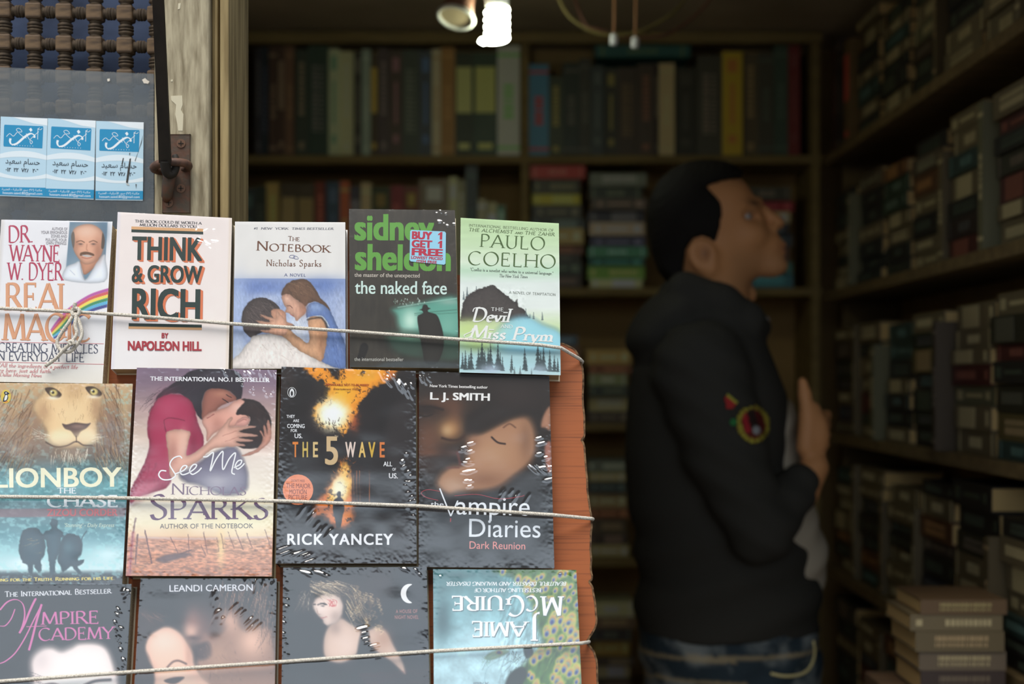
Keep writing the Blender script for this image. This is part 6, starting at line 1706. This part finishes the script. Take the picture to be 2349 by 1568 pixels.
for s_ in ((1310, 662, 1290, 645, 1245, 662, 1222, 705, 1245, 750, 1262, 785, 1225, 812, 1170, 812, 1142, 782, 1158, 750, 1196, 752),
           (1262, 772, 1320, 748, 1345, 718, 1318, 716, 1296, 752, 1312, 778, 1355, 766, 1400, 735, 1414, 708, 1388, 708, 1364, 748, 1384, 776, 1425, 755, 1450, 728),
           (1462, 650, 1490, 648, 1534, 618, 1526, 680, 1512, 752, 1555, 668, 1602, 610, 1600, 680, 1606, 742, 1650, 662, 1694, 622, 1676, 710, 1668, 762, 1690, 776),
           (1682, 728, 1728, 704, 1738, 676, 1712, 680, 1692, 715, 1710, 738, 1742, 716, 1758, 696)):
    p.line('title', z(*s_), 3.0, wt)
b.finish(film=(.0006, .0006), streaks=par_streaks(520, 852, 630, 860, 16, 8, 18, 1.6, .0008, 3) + par_streaks(560, 890, 628, 905, 8, 5, 10, 1.4, .0006, 4))

# -- dark book with the burning forest
b = Book('black paperback with a fiery orange forest clearing and an orange round badge', [(646, 840.5), (953.5, 851.3), (956, 1292), (632.4, 1292)], spine=(50, 44, 44), side=(176, 164, 134), lift=.002)
z = Zf(2.936, 600, 820); A = b.art
A.fill((26, 20, 21)).mottle(.25, 40, 60, seed=3); A.blob(660, 870, 20, 40, (52, 40, 36), .7)
fire = (236, 146, 34); A.w(8, 9, 12)
A.poly(z(280, 50, 420, 50, 470, 120, 520, 140, 560, 60, 900, 70, 870, 140, 820, 180, 770, 190, 730, 225, 680, 280, 650, 340, 640, 370, 600, 440, 570, 500, 550, 530, 520, 490, 490, 465, 430, 475, 372, 440, 345, 380, 362, 320, 420, 290, 455, 260, 440, 200, 400, 150, 340, 130), fire, 3)
A.blob(*z(700, 110)[0], 34, 16, (246, 190, 50), .9); A.blob(*z(540, 230)[0], 30, 26, (246, 186, 48), .8); A.blob(*z(620, 430)[0], 12, 22, (206, 90, 30), .7); A.blob(*z(860, 120)[0], 14, 12, (160, 80, 30), .7)
A.blob(*z(478, 382)[0], 36, 34, (252, 240, 196), 1, 0, 1.6); A.blob(*z(478, 382)[0], 24, 23, (255, 253, 242), 1, 0, 2); A.blob(*z(700, 110)[0], 40, 10, (206, 120, 40), .4)
A.w(6, 8, 14)
A.poly(z(540, 686, 560, 720, 600, 770, 612, 860, 620, 960, 626, 1060, 590, 1130, 530, 1145, 480, 1120, 420, 1070, 350, 1060, 372, 960, 430, 900, 450, 850, 500, 790, 525, 740), (214, 116, 44), 7)
A.poly(z(560, 700, 600, 780, 605, 880, 560, 960, 500, 980, 440, 960, 470, 870, 520, 790), (244, 178, 66), 6); A.blob(*z(525, 880)[0], 17, 26, (255, 240, 206), .95); A.blob(*z(560, 760)[0], 9, 16, (248, 196, 110), .8); A.blob(*z(560, 1060)[0], 20, 16, (236, 140, 60), .7)
A.tint((24, 18, 18), .7, 10, 9, 23, .66, .74)
A.blob(*z(478, 382)[0], 36, 34, (252, 240, 196), 1, 0, 1.6); A.blob(*z(478, 382)[0], 24, 23, (255, 253, 242), 1, 0, 2); A.blob(*z(525, 880)[0], 15, 24, (255, 240, 206), .95)
A.w()
A.hairs(60, z(330, 120)[0] + z(440, 300)[0], 20, 7, 2.4, (30, 22, 20), .8, 51, 80); A.hairs(50, z(660, 200)[0] + z(820, 420)[0], 200, 8, 2.6, (30, 22, 20), .8, 52, 80)
A.hairs(46, z(350, 420)[0] + z(640, 520)[0], 250, 8, 2.2, (34, 20, 16), .8, 53, 60); A.hairs(30, z(500, 70)[0] + z(560, 140)[0], 90, 7, 2.2, (30, 22, 18), .8, 54, 60)
A.hairs(46, z(480, 680)[0] + z(620, 780)[0], 270, 9, 1.6, [(230, 130, 36), (40, 24, 18)], .6, 55, 60)
for x in (610, 628, 646, 672, 690, 726): A.stroke(z(x, 730, x + 4, 980), 2.2 if x < 680 else 1.2, (44, 22, 16), .7, .9, False)
for x in (640, 660, 725): A.stroke(z(x, 760, x + 2, 970), .9, (204, 120, 56), .6, .8, False)
A.poly(z(505, 920, 518, 900, 534, 906, 534, 940, 552, 962, 556, 1030, 545, 1060, 532, 1140, 505, 1140, 498, 1090, 486, 1060, 480, 1010, 486, 960, 512, 938), (60, 62, 72), 1); A.poly(z(486, 1000, 555, 1000, 545, 1065, 530, 1140, 505, 1140, 495, 1075), (34, 30, 34), 1)
A.poly(z(820, 500, 860, 340, 930, 280, 1030, 300, 1035, 700, 900, 760, 820, 650), (40, 34, 34), 10, .8)
p = b.print; W_ = (236, 236, 238)
for t, x0, y0, x1, y1, h in (('THEY', 657.2, 958, 676.4, 958, 7.4), ('ARE', 672.3, 967.4, 686.2, 967.6, 6.4), ('COMING', 658.8, 981, 698.8, 981.2, 9.6), ('FOR', 667.2, 990.2, 681.6, 990.4, 7), ('US.', 675.6, 1004, 693.6, 1004.4, 10.6), ('ALL', 879.4, 1068.6, 899.6, 1068.8, 11), ('OF', 900, 1078.8, 908.2, 1079, 6.4), ('US.', 892, 1096, 912.6, 1096.6, 12)):
    p.text('tagline', t, x0, y0, x1, y1, h, W_, 'sans', bold=.02)
for t, x0, x1, y, h, c in (('T', 671, 684, 1047.3, 36, (222, 130, 52)), ('H', 694, 706.5, 1047.4, 36, (206, 178, 92)), ('E', 718, 729.4, 1047.5, 36, (214, 186, 128)), ('5', 745.5, 775.5, 1064, 67, (206, 176, 132)), ('W', 792, 816, 1047.5, 36, (226, 204, 190)), ('A', 823, 838.6, 1047.7, 36, (222, 186, 106)), ('V', 845, 861, 1047.8, 36, (208, 170, 64)), ('E', 871, 882.5, 1048, 36, (214, 120, 56))):
    p.text('title', t, x0, y, x1, y, h, c, 'sans', bold=.04 if t != '5' else .03)
p.text('title', 'TH', 767.5, 1003, 775.3, 1003.2, 5.8, (200, 180, 150), 'sans')
p.text('author_name', 'RICK YANCEY', 659, 1248.5, 901.4, 1248.5, 26, W_, 'sans', bold=.035, spacing=1.15)
p.text('blurb', "'REMARKABLE, NOT-TO-BE-MISSED'", 747, 884, 846.5, 885.4, 5.2, (150, 50, 24), 'sans', bold=.03); p.text('blurb', 'Entertainment Weekly', 765, 893.8, 829, 895, 5.4, (110, 50, 20), 'sans', slant=.2)
p.ellipse('publisher_badge', 669.5, 899.5, 10, 11.8, (226, 226, 226)); p.ellipse('publisher_badge', 669.5, 899.5, 9, 10.8, (30, 26, 28))
p.poly('publisher_badge', [(669.5, 890.5), (673, 893), (675, 900), (674, 907), (669.5, 909.5), (665, 907), (664, 900), (666.5, 893)], (226, 226, 226), True); p.poly('publisher_badge', [(669.5, 896), (672, 900), (671.5, 906), (669.5, 907.5), (667.5, 906), (667, 900)], (30, 26, 28), True)
p.ellipse('round_badge', 683.6, 1122.6, 35, 35, (232, 138, 96))
for t, x0, y0, x1, y1, h in (("DON'T MISS", 668, 1104.6, 699, 1105.4, 6), ('THE MAJOR', 656, 1118.4, 712, 1119.4, 11.2), ('MOTION', 663.6, 1132.4, 703.4, 1133, 11.2), ('PICTURE', 661.6, 1145, 704.6, 1145.8, 11.2)):
    p.text('round_badge', t, x0, y0, x1, y1, h, (140, 66, 46), 'sans', bold=.02)
b.finish(film=(.0009, .0008), streaks=par_streaks(880, 860, 948, 900, 18, 12, 26, 1.7, .0010, 5) + par_streaks(648, 1262, 712, 1284, 9, 40, -14, 1.7, .0007, 6) + par_streaks(930, 1050, 945, 1180, 16, 9, -9, 2, .0008, 7) + par_streaks(700, 1170, 760, 1230, 9, 20, -30, 1.8, .0007, 8))

# -- dark romance with the two faces
b = Book('dark paperback with two faces almost touching, rightmost of the middle row', [(961, 851.3), (1260, 861), (1271.7, 1303), (960.4, 1300)], spine=(50, 44, 42), side=(120, 110, 100), lift=-.002)
z = Zf(2.936, 600, 820); A = b.art
A.fill((42, 35, 32)); A.vgrad([(851, (52, 44, 40)), (1000, (46, 37, 32)), (1110, (30, 26, 26)), (1160, (26, 24, 26)), (1303, (28, 28, 30))])
A.blob(*z(1200, 320)[0], 55, 20, (120, 78, 54), .8); A.blob(*z(1120, 560)[0], 40, 60, (132, 86, 62), .85); A.blob(*z(1300, 400)[0], 20, 46, (126, 80, 56), .7); A.blob(*z(1110, 350)[0], 36, 14, (40, 28, 24), .9); A.stroke(z(1060, 330, 1140, 330, 1220, 350), 5, (40, 28, 24), 2.4, .9); A.stroke(z(1060, 385, 1110, 395, 1150, 380), 3, (30, 22, 20), 1.4, .8)
A.blob(*z(1270, 480)[0], 26, 24, (206, 150, 96), .95); A.blob(*z(1250, 490)[0], 12, 12, (230, 190, 140), .7); A.stroke(z(1215, 540, 1270, 555, 1330, 550, 1370, 520), 5, (60, 38, 30), 2.4, .9)
A.blob(*z(1180, 690)[0], 50, 18, (52, 38, 32), .9); A.blob(*z(1120, 640)[0], 30, 8, (140, 90, 66), .6); A.blob(*z(1290, 640)[0], 22, 8, (90, 58, 46), .8)
A.poly(z(1370, 700, 1400, 520, 1480, 500, 1600, 440, 1700, 400, 1790, 400, 1840, 480, 1850, 620, 1800, 720, 1700, 800, 1600, 870, 1480, 900, 1340, 900, 1260, 920, 1185, 860, 1200, 790, 1270, 730), (186, 136, 102), 9)
A.blob(*z(1300, 850)[0], 34, 18, (222, 182, 152), .85); A.blob(*z(1560, 640)[0], 44, 30, (214, 164, 124), .8); A.blob(*z(1500, 820)[0], 50, 18, (150, 104, 80), .6); A.blob(*z(1780, 560)[0], 16, 46, (140, 100, 76), .6); A.blob(*z(1420, 560)[0], 16, 18, (160, 112, 84), .7)
A.stroke(z(1550, 535, 1590, 570, 1640, 580), 4, (52, 34, 28), 1.3); A.stroke(z(1630, 470, 1670, 445, 1710, 470), 3.2, (110, 74, 56), 1.6, .8); A.stroke(z(1320, 640, 1340, 720), 6, (120, 64, 56), 2.4, .8); A.stroke(z(1250, 740, 1330, 740), 3, (120, 66, 58), 1.6, .8)
A.poly(z(1060, 92, 1940, 120, 1945, 380, 1800, 370, 1700, 390, 1600, 440, 1480, 500, 1390, 505, 1400, 400, 1500, 330, 1540, 240), (44, 36, 33), 10, .9)
A.blob(*z(1700, 250)[0], 50, 26, (62, 50, 46), .6)
A.poly(z(1880, 460, 1900, 380, 1944, 330, 1946, 480, 1910, 475), (196, 140, 110), 3); A.poly(z(1905, 600, 1950, 570, 1952, 760, 1920, 750), (190, 124, 104), 3)
A.hairs(30, z(1640, 860)[0] + z(1780, 980)[0], 80, 26, 2, (30, 24, 24), .8, 61, 16)
p = b.print
A.C *= .86
p.text('tagline', 'New York Times bestselling author', 986, 887.2, 1118.7, 890.8, 6.6, (236, 232, 228), 'sans', bold=.03)
p.text('author_name', 'L. J. SMITH', 986.5, 915.5, 1123.6, 918.4, 17, (240, 238, 234), 'sans', bold=.05)
wv = (232, 236, 240)
p.text('title', 'the', 988, 1160.5, 1017.6, 1161, 11, wv, 'sans'); p.line('title', z(1200, 880, 1274, 1066), 3, wv, False); p.line('title', z(1274, 1066, 1322, 962), 3, wv, False)
p.text('title', 'ampire', 1047, 1179, 1215, 1181.8, 45, wv, 'sans'); p.text('title', 'Diaries', 1076, 1230.4, 1239.6, 1232.4, 44, wv, 'sans')
p.text('subtitle', 'Dark Reunion', 1077, 1257.8, 1204.6, 1259.6, 18, (226, 138, 130), 'sans')
p.line('ornament', z(1190, 960, 1110, 940, 1075, 910, 1120, 888, 1200, 900), .9, (190, 70, 80)); p.line('ornament', z(1300, 930, 1450, 920, 1600, 950, 1740, 935, 1770, 925), .9, (190, 70, 80)); p.line('ornament', z(1274, 1080, 1272, 1105), 2.4, (170, 50, 60), False)
st = par_streaks(1072, 1020, 1078, 1110, 14, 26, -7, 1.7, .0010, 9) + par_streaks(1235, 1010, 1262, 1100, 9, 24, -6, 1.8, .0010, 10) + par_streaks(1215, 1075, 1260, 1080, 4, 26, 22, 1.8, .0010, 11) + par_streaks(968, 858, 985, 880, 9, 5, 14, 1.4, .0007, 12) + par_streaks(1150, 1130, 1200, 1140, 6, 16, -28, 1.6, .0006, 13)
b.finish(film=(.0007, .0004), streaks=st)

# ------------------------------------------------------------------ bottom row (runs out of the frame)
# -- black book with pink script
b = Book('dark paperback with pink swash lettering over a pale face, leftmost of the bottom row', [(-20, 1337), (302, 1339), (276, 1800), (-70, 1800)], spine=(60, 60, 62), side=(200, 186, 160), step=2.0)
z = Zf(3.559, 0, 1290); A = b.art
A.fill((22, 21, 23)); A.mottle(.2, 30, 30, seed=2)
A.poly(z(255, 990, 250, 800, 330, 705, 420, 685, 500, 715, 570, 690, 650, 650, 800, 652, 890, 715, 950, 880, 975, 990, 985, 1500, 250, 1500), (214, 198, 192), 9)
A.blob(*z(560, 850)[0], 60, 40, (228, 216, 210), .7); A.blob(*z(340, 800)[0], 22, 26, (196, 180, 176), .6)
A.stroke(z(690, 1000, 780, 965, 900, 955), 6, (40, 34, 34), 2.5, .9); A.stroke(z(330, 1010, 430, 990, 520, 1020), 6, (60, 52, 50), 2.5, .8)
A.hairs(30, z(-20, 880)[0] + z(240, 1000)[0], 20, 60, 2, (44, 42, 44), .6, 71, 10)
for ex in (420, 800): A.blob(*z(ex, 1120)[0], 26, 12, (70, 60, 60), .8); A.blob(*z(ex, 1120)[0], 8, 8, (30, 40, 40), 1)
A.blob(*z(640, 1640)[0], 40, 14, (150, 60, 70), .9)
p = b.print; pk = (206, 100, 160)
A.contrast(1.15)
p.text('tagline', 'The International Bestseller', 11, 1368.2, 257, 1359.8, 12, (226, 226, 230), 'serif', small=.8, thick=.15, thin=.07)
p.text('title', 'MPIRE', 93, 1432, 225.6, 1429, 28.5, pk, 'serif', thick=.13, thin=.05); p.text('title', 'CADEMY', 88.5, 1468.4, 265.5, 1464, 27.5, pk, 'serif', thick=.13, thin=.05)
p.line('title', z(0, 385, 60, 320, 130, 300, 185, 335, 202, 420, 185, 510, 158, 575), 3.6, pk, pen=1.4); p.line('title', z(158, 575, 200, 500, 240, 400, 285, 305, 298, 296), 4.8, pk, pen=2.4)
p.line('title', z(340, 338, 300, 470, 265, 610, 236, 715), 5.0, pk, pen=3); p.line('title', z(338, 345, 270, 480, 200, 620, 125, 735, 50, 800, 0, 822), 3, pk, pen=1.2); p.line('title', z(215, 522, 380, 516), 1.4, pk, False); p.line('title', z(122, 378, 92, 455, 45, 512, 0, 516), 2.6, pk, pen=1.2)
b.finish(film=(.0012, .0006), streaks=par_streaks(268, 1390, 280, 1540, 22, 8, 10, 1.8, .0008, 14) + par_streaks(285, 1345, 292, 1375, 6, -10, 14, 3, .0010, 15))

# -- couple in profile close up
b = Book('dark paperback with close-up faces of a couple, thin white capitals along its top', [(323, 1326.5), (635, 1326.5), (627, 1790), (296, 1790)], spine=(60, 56, 56), side=(180, 170, 150), step=2.0, lift=-.002)
A = b.art
A.fill((30, 27, 28)); A.mottle(.15, 26, 40, seed=6)
A.blob(*z(1900, 800)[0], 90, 100, (112, 84, 70), .8); A.poly(z(1660, 560, 1760, 600, 1900, 480, 2020, 560, 2140, 520, 2240, 640, 2250, 1400, 1800, 1400, 1620, 900, 1600, 720), (150, 112, 92), 8, .9)
A.blob(*z(2060, 640)[0], 32, 36, (226, 178, 152), .95); A.blob(*z(1880, 470)[0], 24, 26, (214, 166, 142), .9); A.blob(*z(1650, 520)[0], 30, 46, (120, 84, 76), .7)
A.blob(*z(1560, 555)[0], 17, 22, (232, 186, 162), .95); A.blob(*z(1570, 460)[0], 18, 30, (150, 104, 92), .6); A.blob(*z(1570, 615)[0], 16, 6, (60, 38, 36), .8)
A.poly(z(1590, 690, 1700, 650, 1720, 760, 1600, 790), (58, 40, 38), 5, .9); A.blob(*z(1780, 760)[0], 22, 34, (176, 134, 108), .7)
A.hairs(90, z(1560, 640)[0] + z(1960, 960)[0], 70, 12, 1.2, [(90, 64, 54), (190, 150, 124)], .45, 72, 40)
A.poly(z(1180, 690, 1220, 590, 1300, 535, 1390, 525, 1490, 590, 1570, 730, 1590, 830, 1650, 930, 1730, 1010, 1760, 1160, 1700, 1400, 1300, 1500, 1240, 1200, 1250, 900, 1200, 800), (222, 176, 152), 4)
A.blob(*z(1340, 640)[0], 34, 26, (240, 206, 186), .8); A.blob(*z(1540, 760)[0], 8, 30, (190, 138, 116), .6); A.blob(*z(1620, 960)[0], 20, 26, (230, 184, 158), .6)
A.stroke(z(1365, 855, 1410, 810, 1460, 800, 1520, 825), 4.5, (90, 62, 52), 1.6, .9); A.poly(z(1340, 960, 1420, 935, 1505, 935, 1440, 985, 1380, 985), (50, 36, 34), 2, .9)
A.poly(z(1120, 420, 1260, 400, 1340, 470, 1300, 530, 1215, 590, 1175, 690, 1220, 800, 1250, 990, 1110, 1100), (50, 36, 33), 6, .95); A.hairs(20, z(1140, 400)[0] + z(1300, 470)[0], 30, 26, 1.1, (150, 110, 92), .5, 73, 16)
A.hairs(70, z(1800, 130)[0] + z(2230, 330)[0], 105, 60, 1.8, [(176, 120, 92), (60, 44, 40), (206, 160, 130)], .5, 74, 14); A.hairs(40, z(2120, 300)[0] + z(2250, 600)[0], 100, 50, 1.6, [(206, 160, 134), (70, 50, 44)], .5, 75, 14)
p = b.print
A.contrast(1.12, 60); A.C *= .94
p.text('author_name', 'LEANDI CAMERON', 388.8, 1356.2, 580, 1354, 15.5, (226, 226, 232), 'sans', bold=.012)
b.finish(film=(.0016, .0008), streaks=par_streaks(560, 1340, 625, 1345, 14, -6, 40, 1.9, .0010, 16) + par_streaks(480, 1370, 505, 1420, 6, -14, 34, 3, .0012, 17) + par_streaks(540, 1400, 590, 1440, 8, -26, 26, 2, .0008, 18))

# -- fair-haired woman and crescent
b = Book('dark paperback with a fair-haired woman and a white crescent moon', [(650, 1301.6), (979, 1300), (991, 1790), (643, 1790)], spine=(70, 74, 80), side=(190, 180, 150), step=2.0)
z = Zf(3.0115, 620, 1280); A = b.art
A.fill((20, 18, 20)); A.blob(*z(750, 180)[0], 50, 50, (44, 30, 28), .8); A.poly(z(880, 60, 1085, 60, 1100, 700, 930, 700), (24, 26, 32), 14, .8)
A.blob(*z(450, 260)[0], 60, 44, (64, 54, 48), .9)
A.poly(z(380, 690, 365, 570, 400, 470, 480, 410, 560, 450, 640, 500, 740, 470, 800, 500, 850, 590, 920, 720, 930, 800, 840, 720, 740, 650, 690, 590, 640, 560, 600, 660, 490, 725), (172, 146, 130), 4)
A.blob(*z(520, 600)[0], 30, 34, (196, 172, 158), .7); A.blob(*z(780, 560)[0], 22, 26, (150, 112, 90), .7); A.blob(*z(450, 480)[0], 14, 16, (130, 108, 98), .6); A.poly(z(640, 480, 680, 520, 700, 640, 860, 760, 860, 900, 640, 900, 600, 700), (22, 20, 22), 4)
A.w(1.5, 6, 2)
A.poly(z(295, 330, 310, 280, 380, 245, 470, 260, 505, 320, 495, 390, 460, 440, 400, 465, 370, 452, 355, 420, 330, 395, 312, 372), (186, 164, 152), 3)
A.blob(*z(345, 340)[0], 12, 12, (206, 188, 178), .7); A.blob(*z(450, 400)[0], 14, 14, (140, 118, 108), .6)
A.stroke(z(328, 320, 360, 311, 390, 320), 3, (52, 40, 36), .8); A.stroke(z(300, 322, 312, 316), 2.4, (52, 40, 36), .8); A.blob(*z(362, 328)[0], 4, 1.8, (40, 32, 30), .9); A.stroke(z(320, 345, 330, 380, 345, 386), 1.4, (140, 112, 100), .8); A.stroke(z(350, 412, 372, 410, 388, 404), 2.2, (150, 90, 86), .8)
A.w(); A.hairs(90, z(270, 150)[0] + z(460, 230)[0], 20, 44, 1.6, [(214, 198, 170), (150, 128, 100), (88, 72, 58)], .6, 81, 18); A.hairs(40, z(200, 220)[0] + z(300, 320)[0], 110, 34, 1.2, [(190, 176, 156), (90, 78, 66)], .5, 82, 20)
r = random.Random(83)
for i in range(74):
    x = r.uniform(540, 760); y = 180 + (x - 540) * .6 + r.uniform(-30, 190); q = r.uniform(16, 34)
    A.stroke(z(x, y, x + q * .7, y + q * .3, x + q * .1, y + q * .9, x + q, y + q * 1.3, x + q * .4, y + q * 1.9), 1.6, r.choice([(206, 184, 146), (160, 136, 100), (92, 74, 56), (60, 48, 40)]), .8, .6)
A.hairs(40, z(520, 180)[0] + z(620, 400)[0], 60, 50, 1.8, [(206, 186, 150), (110, 90, 68)], .6, 84, 14)
for i in range(7): A.stroke(z(395 + i * 6, 285 + (i % 3) * 24, 410 + i * 8, 295 + (i % 2) * 30, 420 + i * 5, 330), 1.4, (170, 60, 60), .6, .8)
for k in range(16): A.stroke(z(600 + k * 12, 800 + k * 12, 1100, 770 + k * 22), 1.4, (90, 40, 44), 1, .6)
p = b.print
A.contrast(1.25, 60)
mo = [(963 + 62 * math.cos(math.radians(a)), 243 + 67 * math.sin(math.radians(a))) for a in range(75, 286, 10)]; mi = [(1012 + 74 * math.cos(math.radians(a)), 243 + 68 * math.sin(math.radians(a))) for a in range(242, 117, -8)]
p.add('crescent', [z(*q)[0] for q in mo + mi], [tuple(range(len(mo + mi)))], (236, 234, 232))
p.text('subtitle', 'A HOUSE OF', 908, 1405.6, 957.7, 1405, 8.6, (176, 112, 106), 'sans', spacing=1.1); p.text('subtitle', 'NIGHT NOVEL', 905.6, 1418.9, 960.4, 1418.6, 8.6, (176, 112, 106), 'sans', spacing=1.1)
b.finish(film=(.0016, .0009), streaks=par_streaks(830, 1440, 860, 1500, 8, 30, -8, 2.4, .0010, 19) + par_streaks(690, 1305, 740, 1320, 6, 30, 10, 2.4, .0008, 20) + par_streaks(920, 1305, 975, 1320, 7, 16, 16, 2, .0008, 21) + par_streaks(650, 1320, 655, 1500, 22, 8, 6, 1.6, .0007, 22))

# -- upside-down book with peacock feathers
b = Book('upside-down teal paperback with green peacock feathers', [(993.6, 1305), (1322, 1306.6), (1344, 1790), (996.5, 1790)], spine=(60, 90, 96), side=(214, 216, 206), step=1.8, lift=.001)
A = b.art
A.vgrad([(1305, (70, 110, 112)), (1350, (106, 146, 150)), (1430, (140, 180, 186)), (1500, (168, 200, 206)), (1560, (166, 196, 202)), (1790, (120, 160, 170))])
A.mottle(.16, 34, 30, seed=5); A.mottle(.06, 5, 5, seed=7); A.blob(*z(1190, 420)[0], 24, 60, (52, 80, 84), .8); A.blob(*z(1280, 120)[0], 40, 10, (60, 96, 98), .8); A.blob(*z(1500, 560)[0], 50, 26, (186, 212, 218), .7)
A.poly(z(1560, 80, 2118, 80, 2160, 900, 2160, 1400, 1600, 1400, 1700, 820, 1880, 620, 1850, 480, 1800, 300, 1700, 140), (66, 96, 50), 8)
A.mottle(.28, 4, 18, rot=20, seed=11, box=(1140, 1306, 1345, 1568))
r = random.Random(91)
def inside(x, y): return (x > 1560 + (y - 80) * 1.3 if y < 300 else x > 1850 - abs(y - 480) * .3 if y < 620 else x > 1880 - (y - 620) * .9) and x < 2112 + (y - 80) * .045
A.hairs(150, z(1850, 100)[0] + z(2130, 860)[0], 110, 16, 1.1, [(150, 184, 92), (52, 84, 48), (196, 206, 120)], .5, 92, 30)
for i in range(150):
    x = r.uniform(1560, 2140); y = 100 + (i / 150) * 1000 + r.uniform(-20, 20)
    if not inside(x, y): continue
    s_ = r.uniform(.7, 1.2) * (1 + (y > 400) * .35); cx, cy = z(x, y)[0]; rt = r.uniform(100, 130)
    A.blob(cx, cy, 11 * s_, 7 * s_, (176, 196, 92), .9, rt, 2); A.blob(cx, cy, 8.6 * s_, 5.6 * s_, (188, 130, 84), .95, rt, 2); A.blob(cx - 1, cy + 1.6 * s_, 6 * s_, 4 * s_, (90, 130, 160), .95, rt, 2); A.blob(cx - 1.4, cy + 2.4 * s_, 3.4 * s_, 2.6 * s_, (44, 52, 120), .95, rt, 2)
A.poly(z(1620, 880, 1660, 790, 1740, 750, 1775, 800, 1740, 870, 1700, 1000, 1600, 1000), (34, 46, 40), 3); A.hairs(40, z(1640, 640)[0] + z(1780, 860)[0], 115, 26, 1.3, (40, 52, 48), .7, 93, 30)
A.poly(z(1750, 620, 1800, 610, 1815, 660, 1770, 690), (50, 66, 62), 2); A.blob(*z(1785, 648)[0], 4, 5, (40, 44, 70), .9)
A.poly(z(1480, 690, 1520, 650, 1590, 630, 1650, 640, 1600, 675, 1530, 700), (132, 158, 124), 2, .8); A.blob(*z(1582, 650)[0], 8, 5, (150, 110, 80), .9, 0, 2); A.blob(*z(1580, 650)[0], 4.6, 3.4, (60, 76, 128), .9, 0, 2)
A.stroke(z(1580, 655, 1510, 690, 1465, 770), 1.2, (110, 140, 140), .7); A.hairs(22, z(1470, 670)[0] + z(1530, 720)[0], 110, 11, .9, (110, 146, 134), .7, 94, 20)
A.stroke(z(1480, 860, 1500, 760, 1600, 700, 1690, 720), 1.2, (120, 156, 164), .8, .7)
A.contrast(1.2, 120)
p = b.print; ww = (242, 244, 246); dk = (60, 84, 90)
def dbl(part, t, x0, y0, x1, y1, h, **kw):
    p.text(part, t, x0, y0, x1, y1, h, dk, 'serif', shift=(1.4, 1.2), **kw); p.text(part, t, x0, y0, x1, y1, h, ww, 'serif', **kw)
p.text('tagline', 'BEAUTIFUL DISASTER AND WALKING DISASTER', 1299, 1334, 1023.5, 1334, 8.4, ww, 'serif', slant=.2, thick=.17, thin=.08)
p.text('tagline', 'BESTSELLING AUTHOR OF', 1241, 1348.8, 1088, 1348.8, 8.4, ww, 'serif', thick=.17, thin=.08)
kw = dict(thick=.17, thin=.06)
dbl('author_name', 'M', 1294, 1367, 1239, 1367, 44, **kw); dbl('author_name', 'C', 1234, 1367, 1206, 1367, 33, **kw); dbl('author_name', 'G', 1203, 1367, 1160, 1367, 44, **kw); dbl('author_name', 'UIRE', 1156, 1367, 1036.5, 1367, 32, **kw)
dbl('author_name', 'J', 1238, 1413, 1217, 1413, 56, **kw); dbl('author_name', 'AMIE', 1214, 1425, 1082.6, 1425, 34, **kw)
p.text('tagline', 'A Novel', 1121, 1563.5, 1086, 1563.5, 7, (110, 130, 140), 'serif', slant=.2, thick=.14, thin=.07)
b.finish(film=(.0012, .0004), streaks=par_streaks(1000, 1310, 1012, 1330, 5, 10, 4, 2, .0006, 23) + par_streaks(1290, 1312, 1316, 1320, 5, 8, 10, 2, .0006, 24))
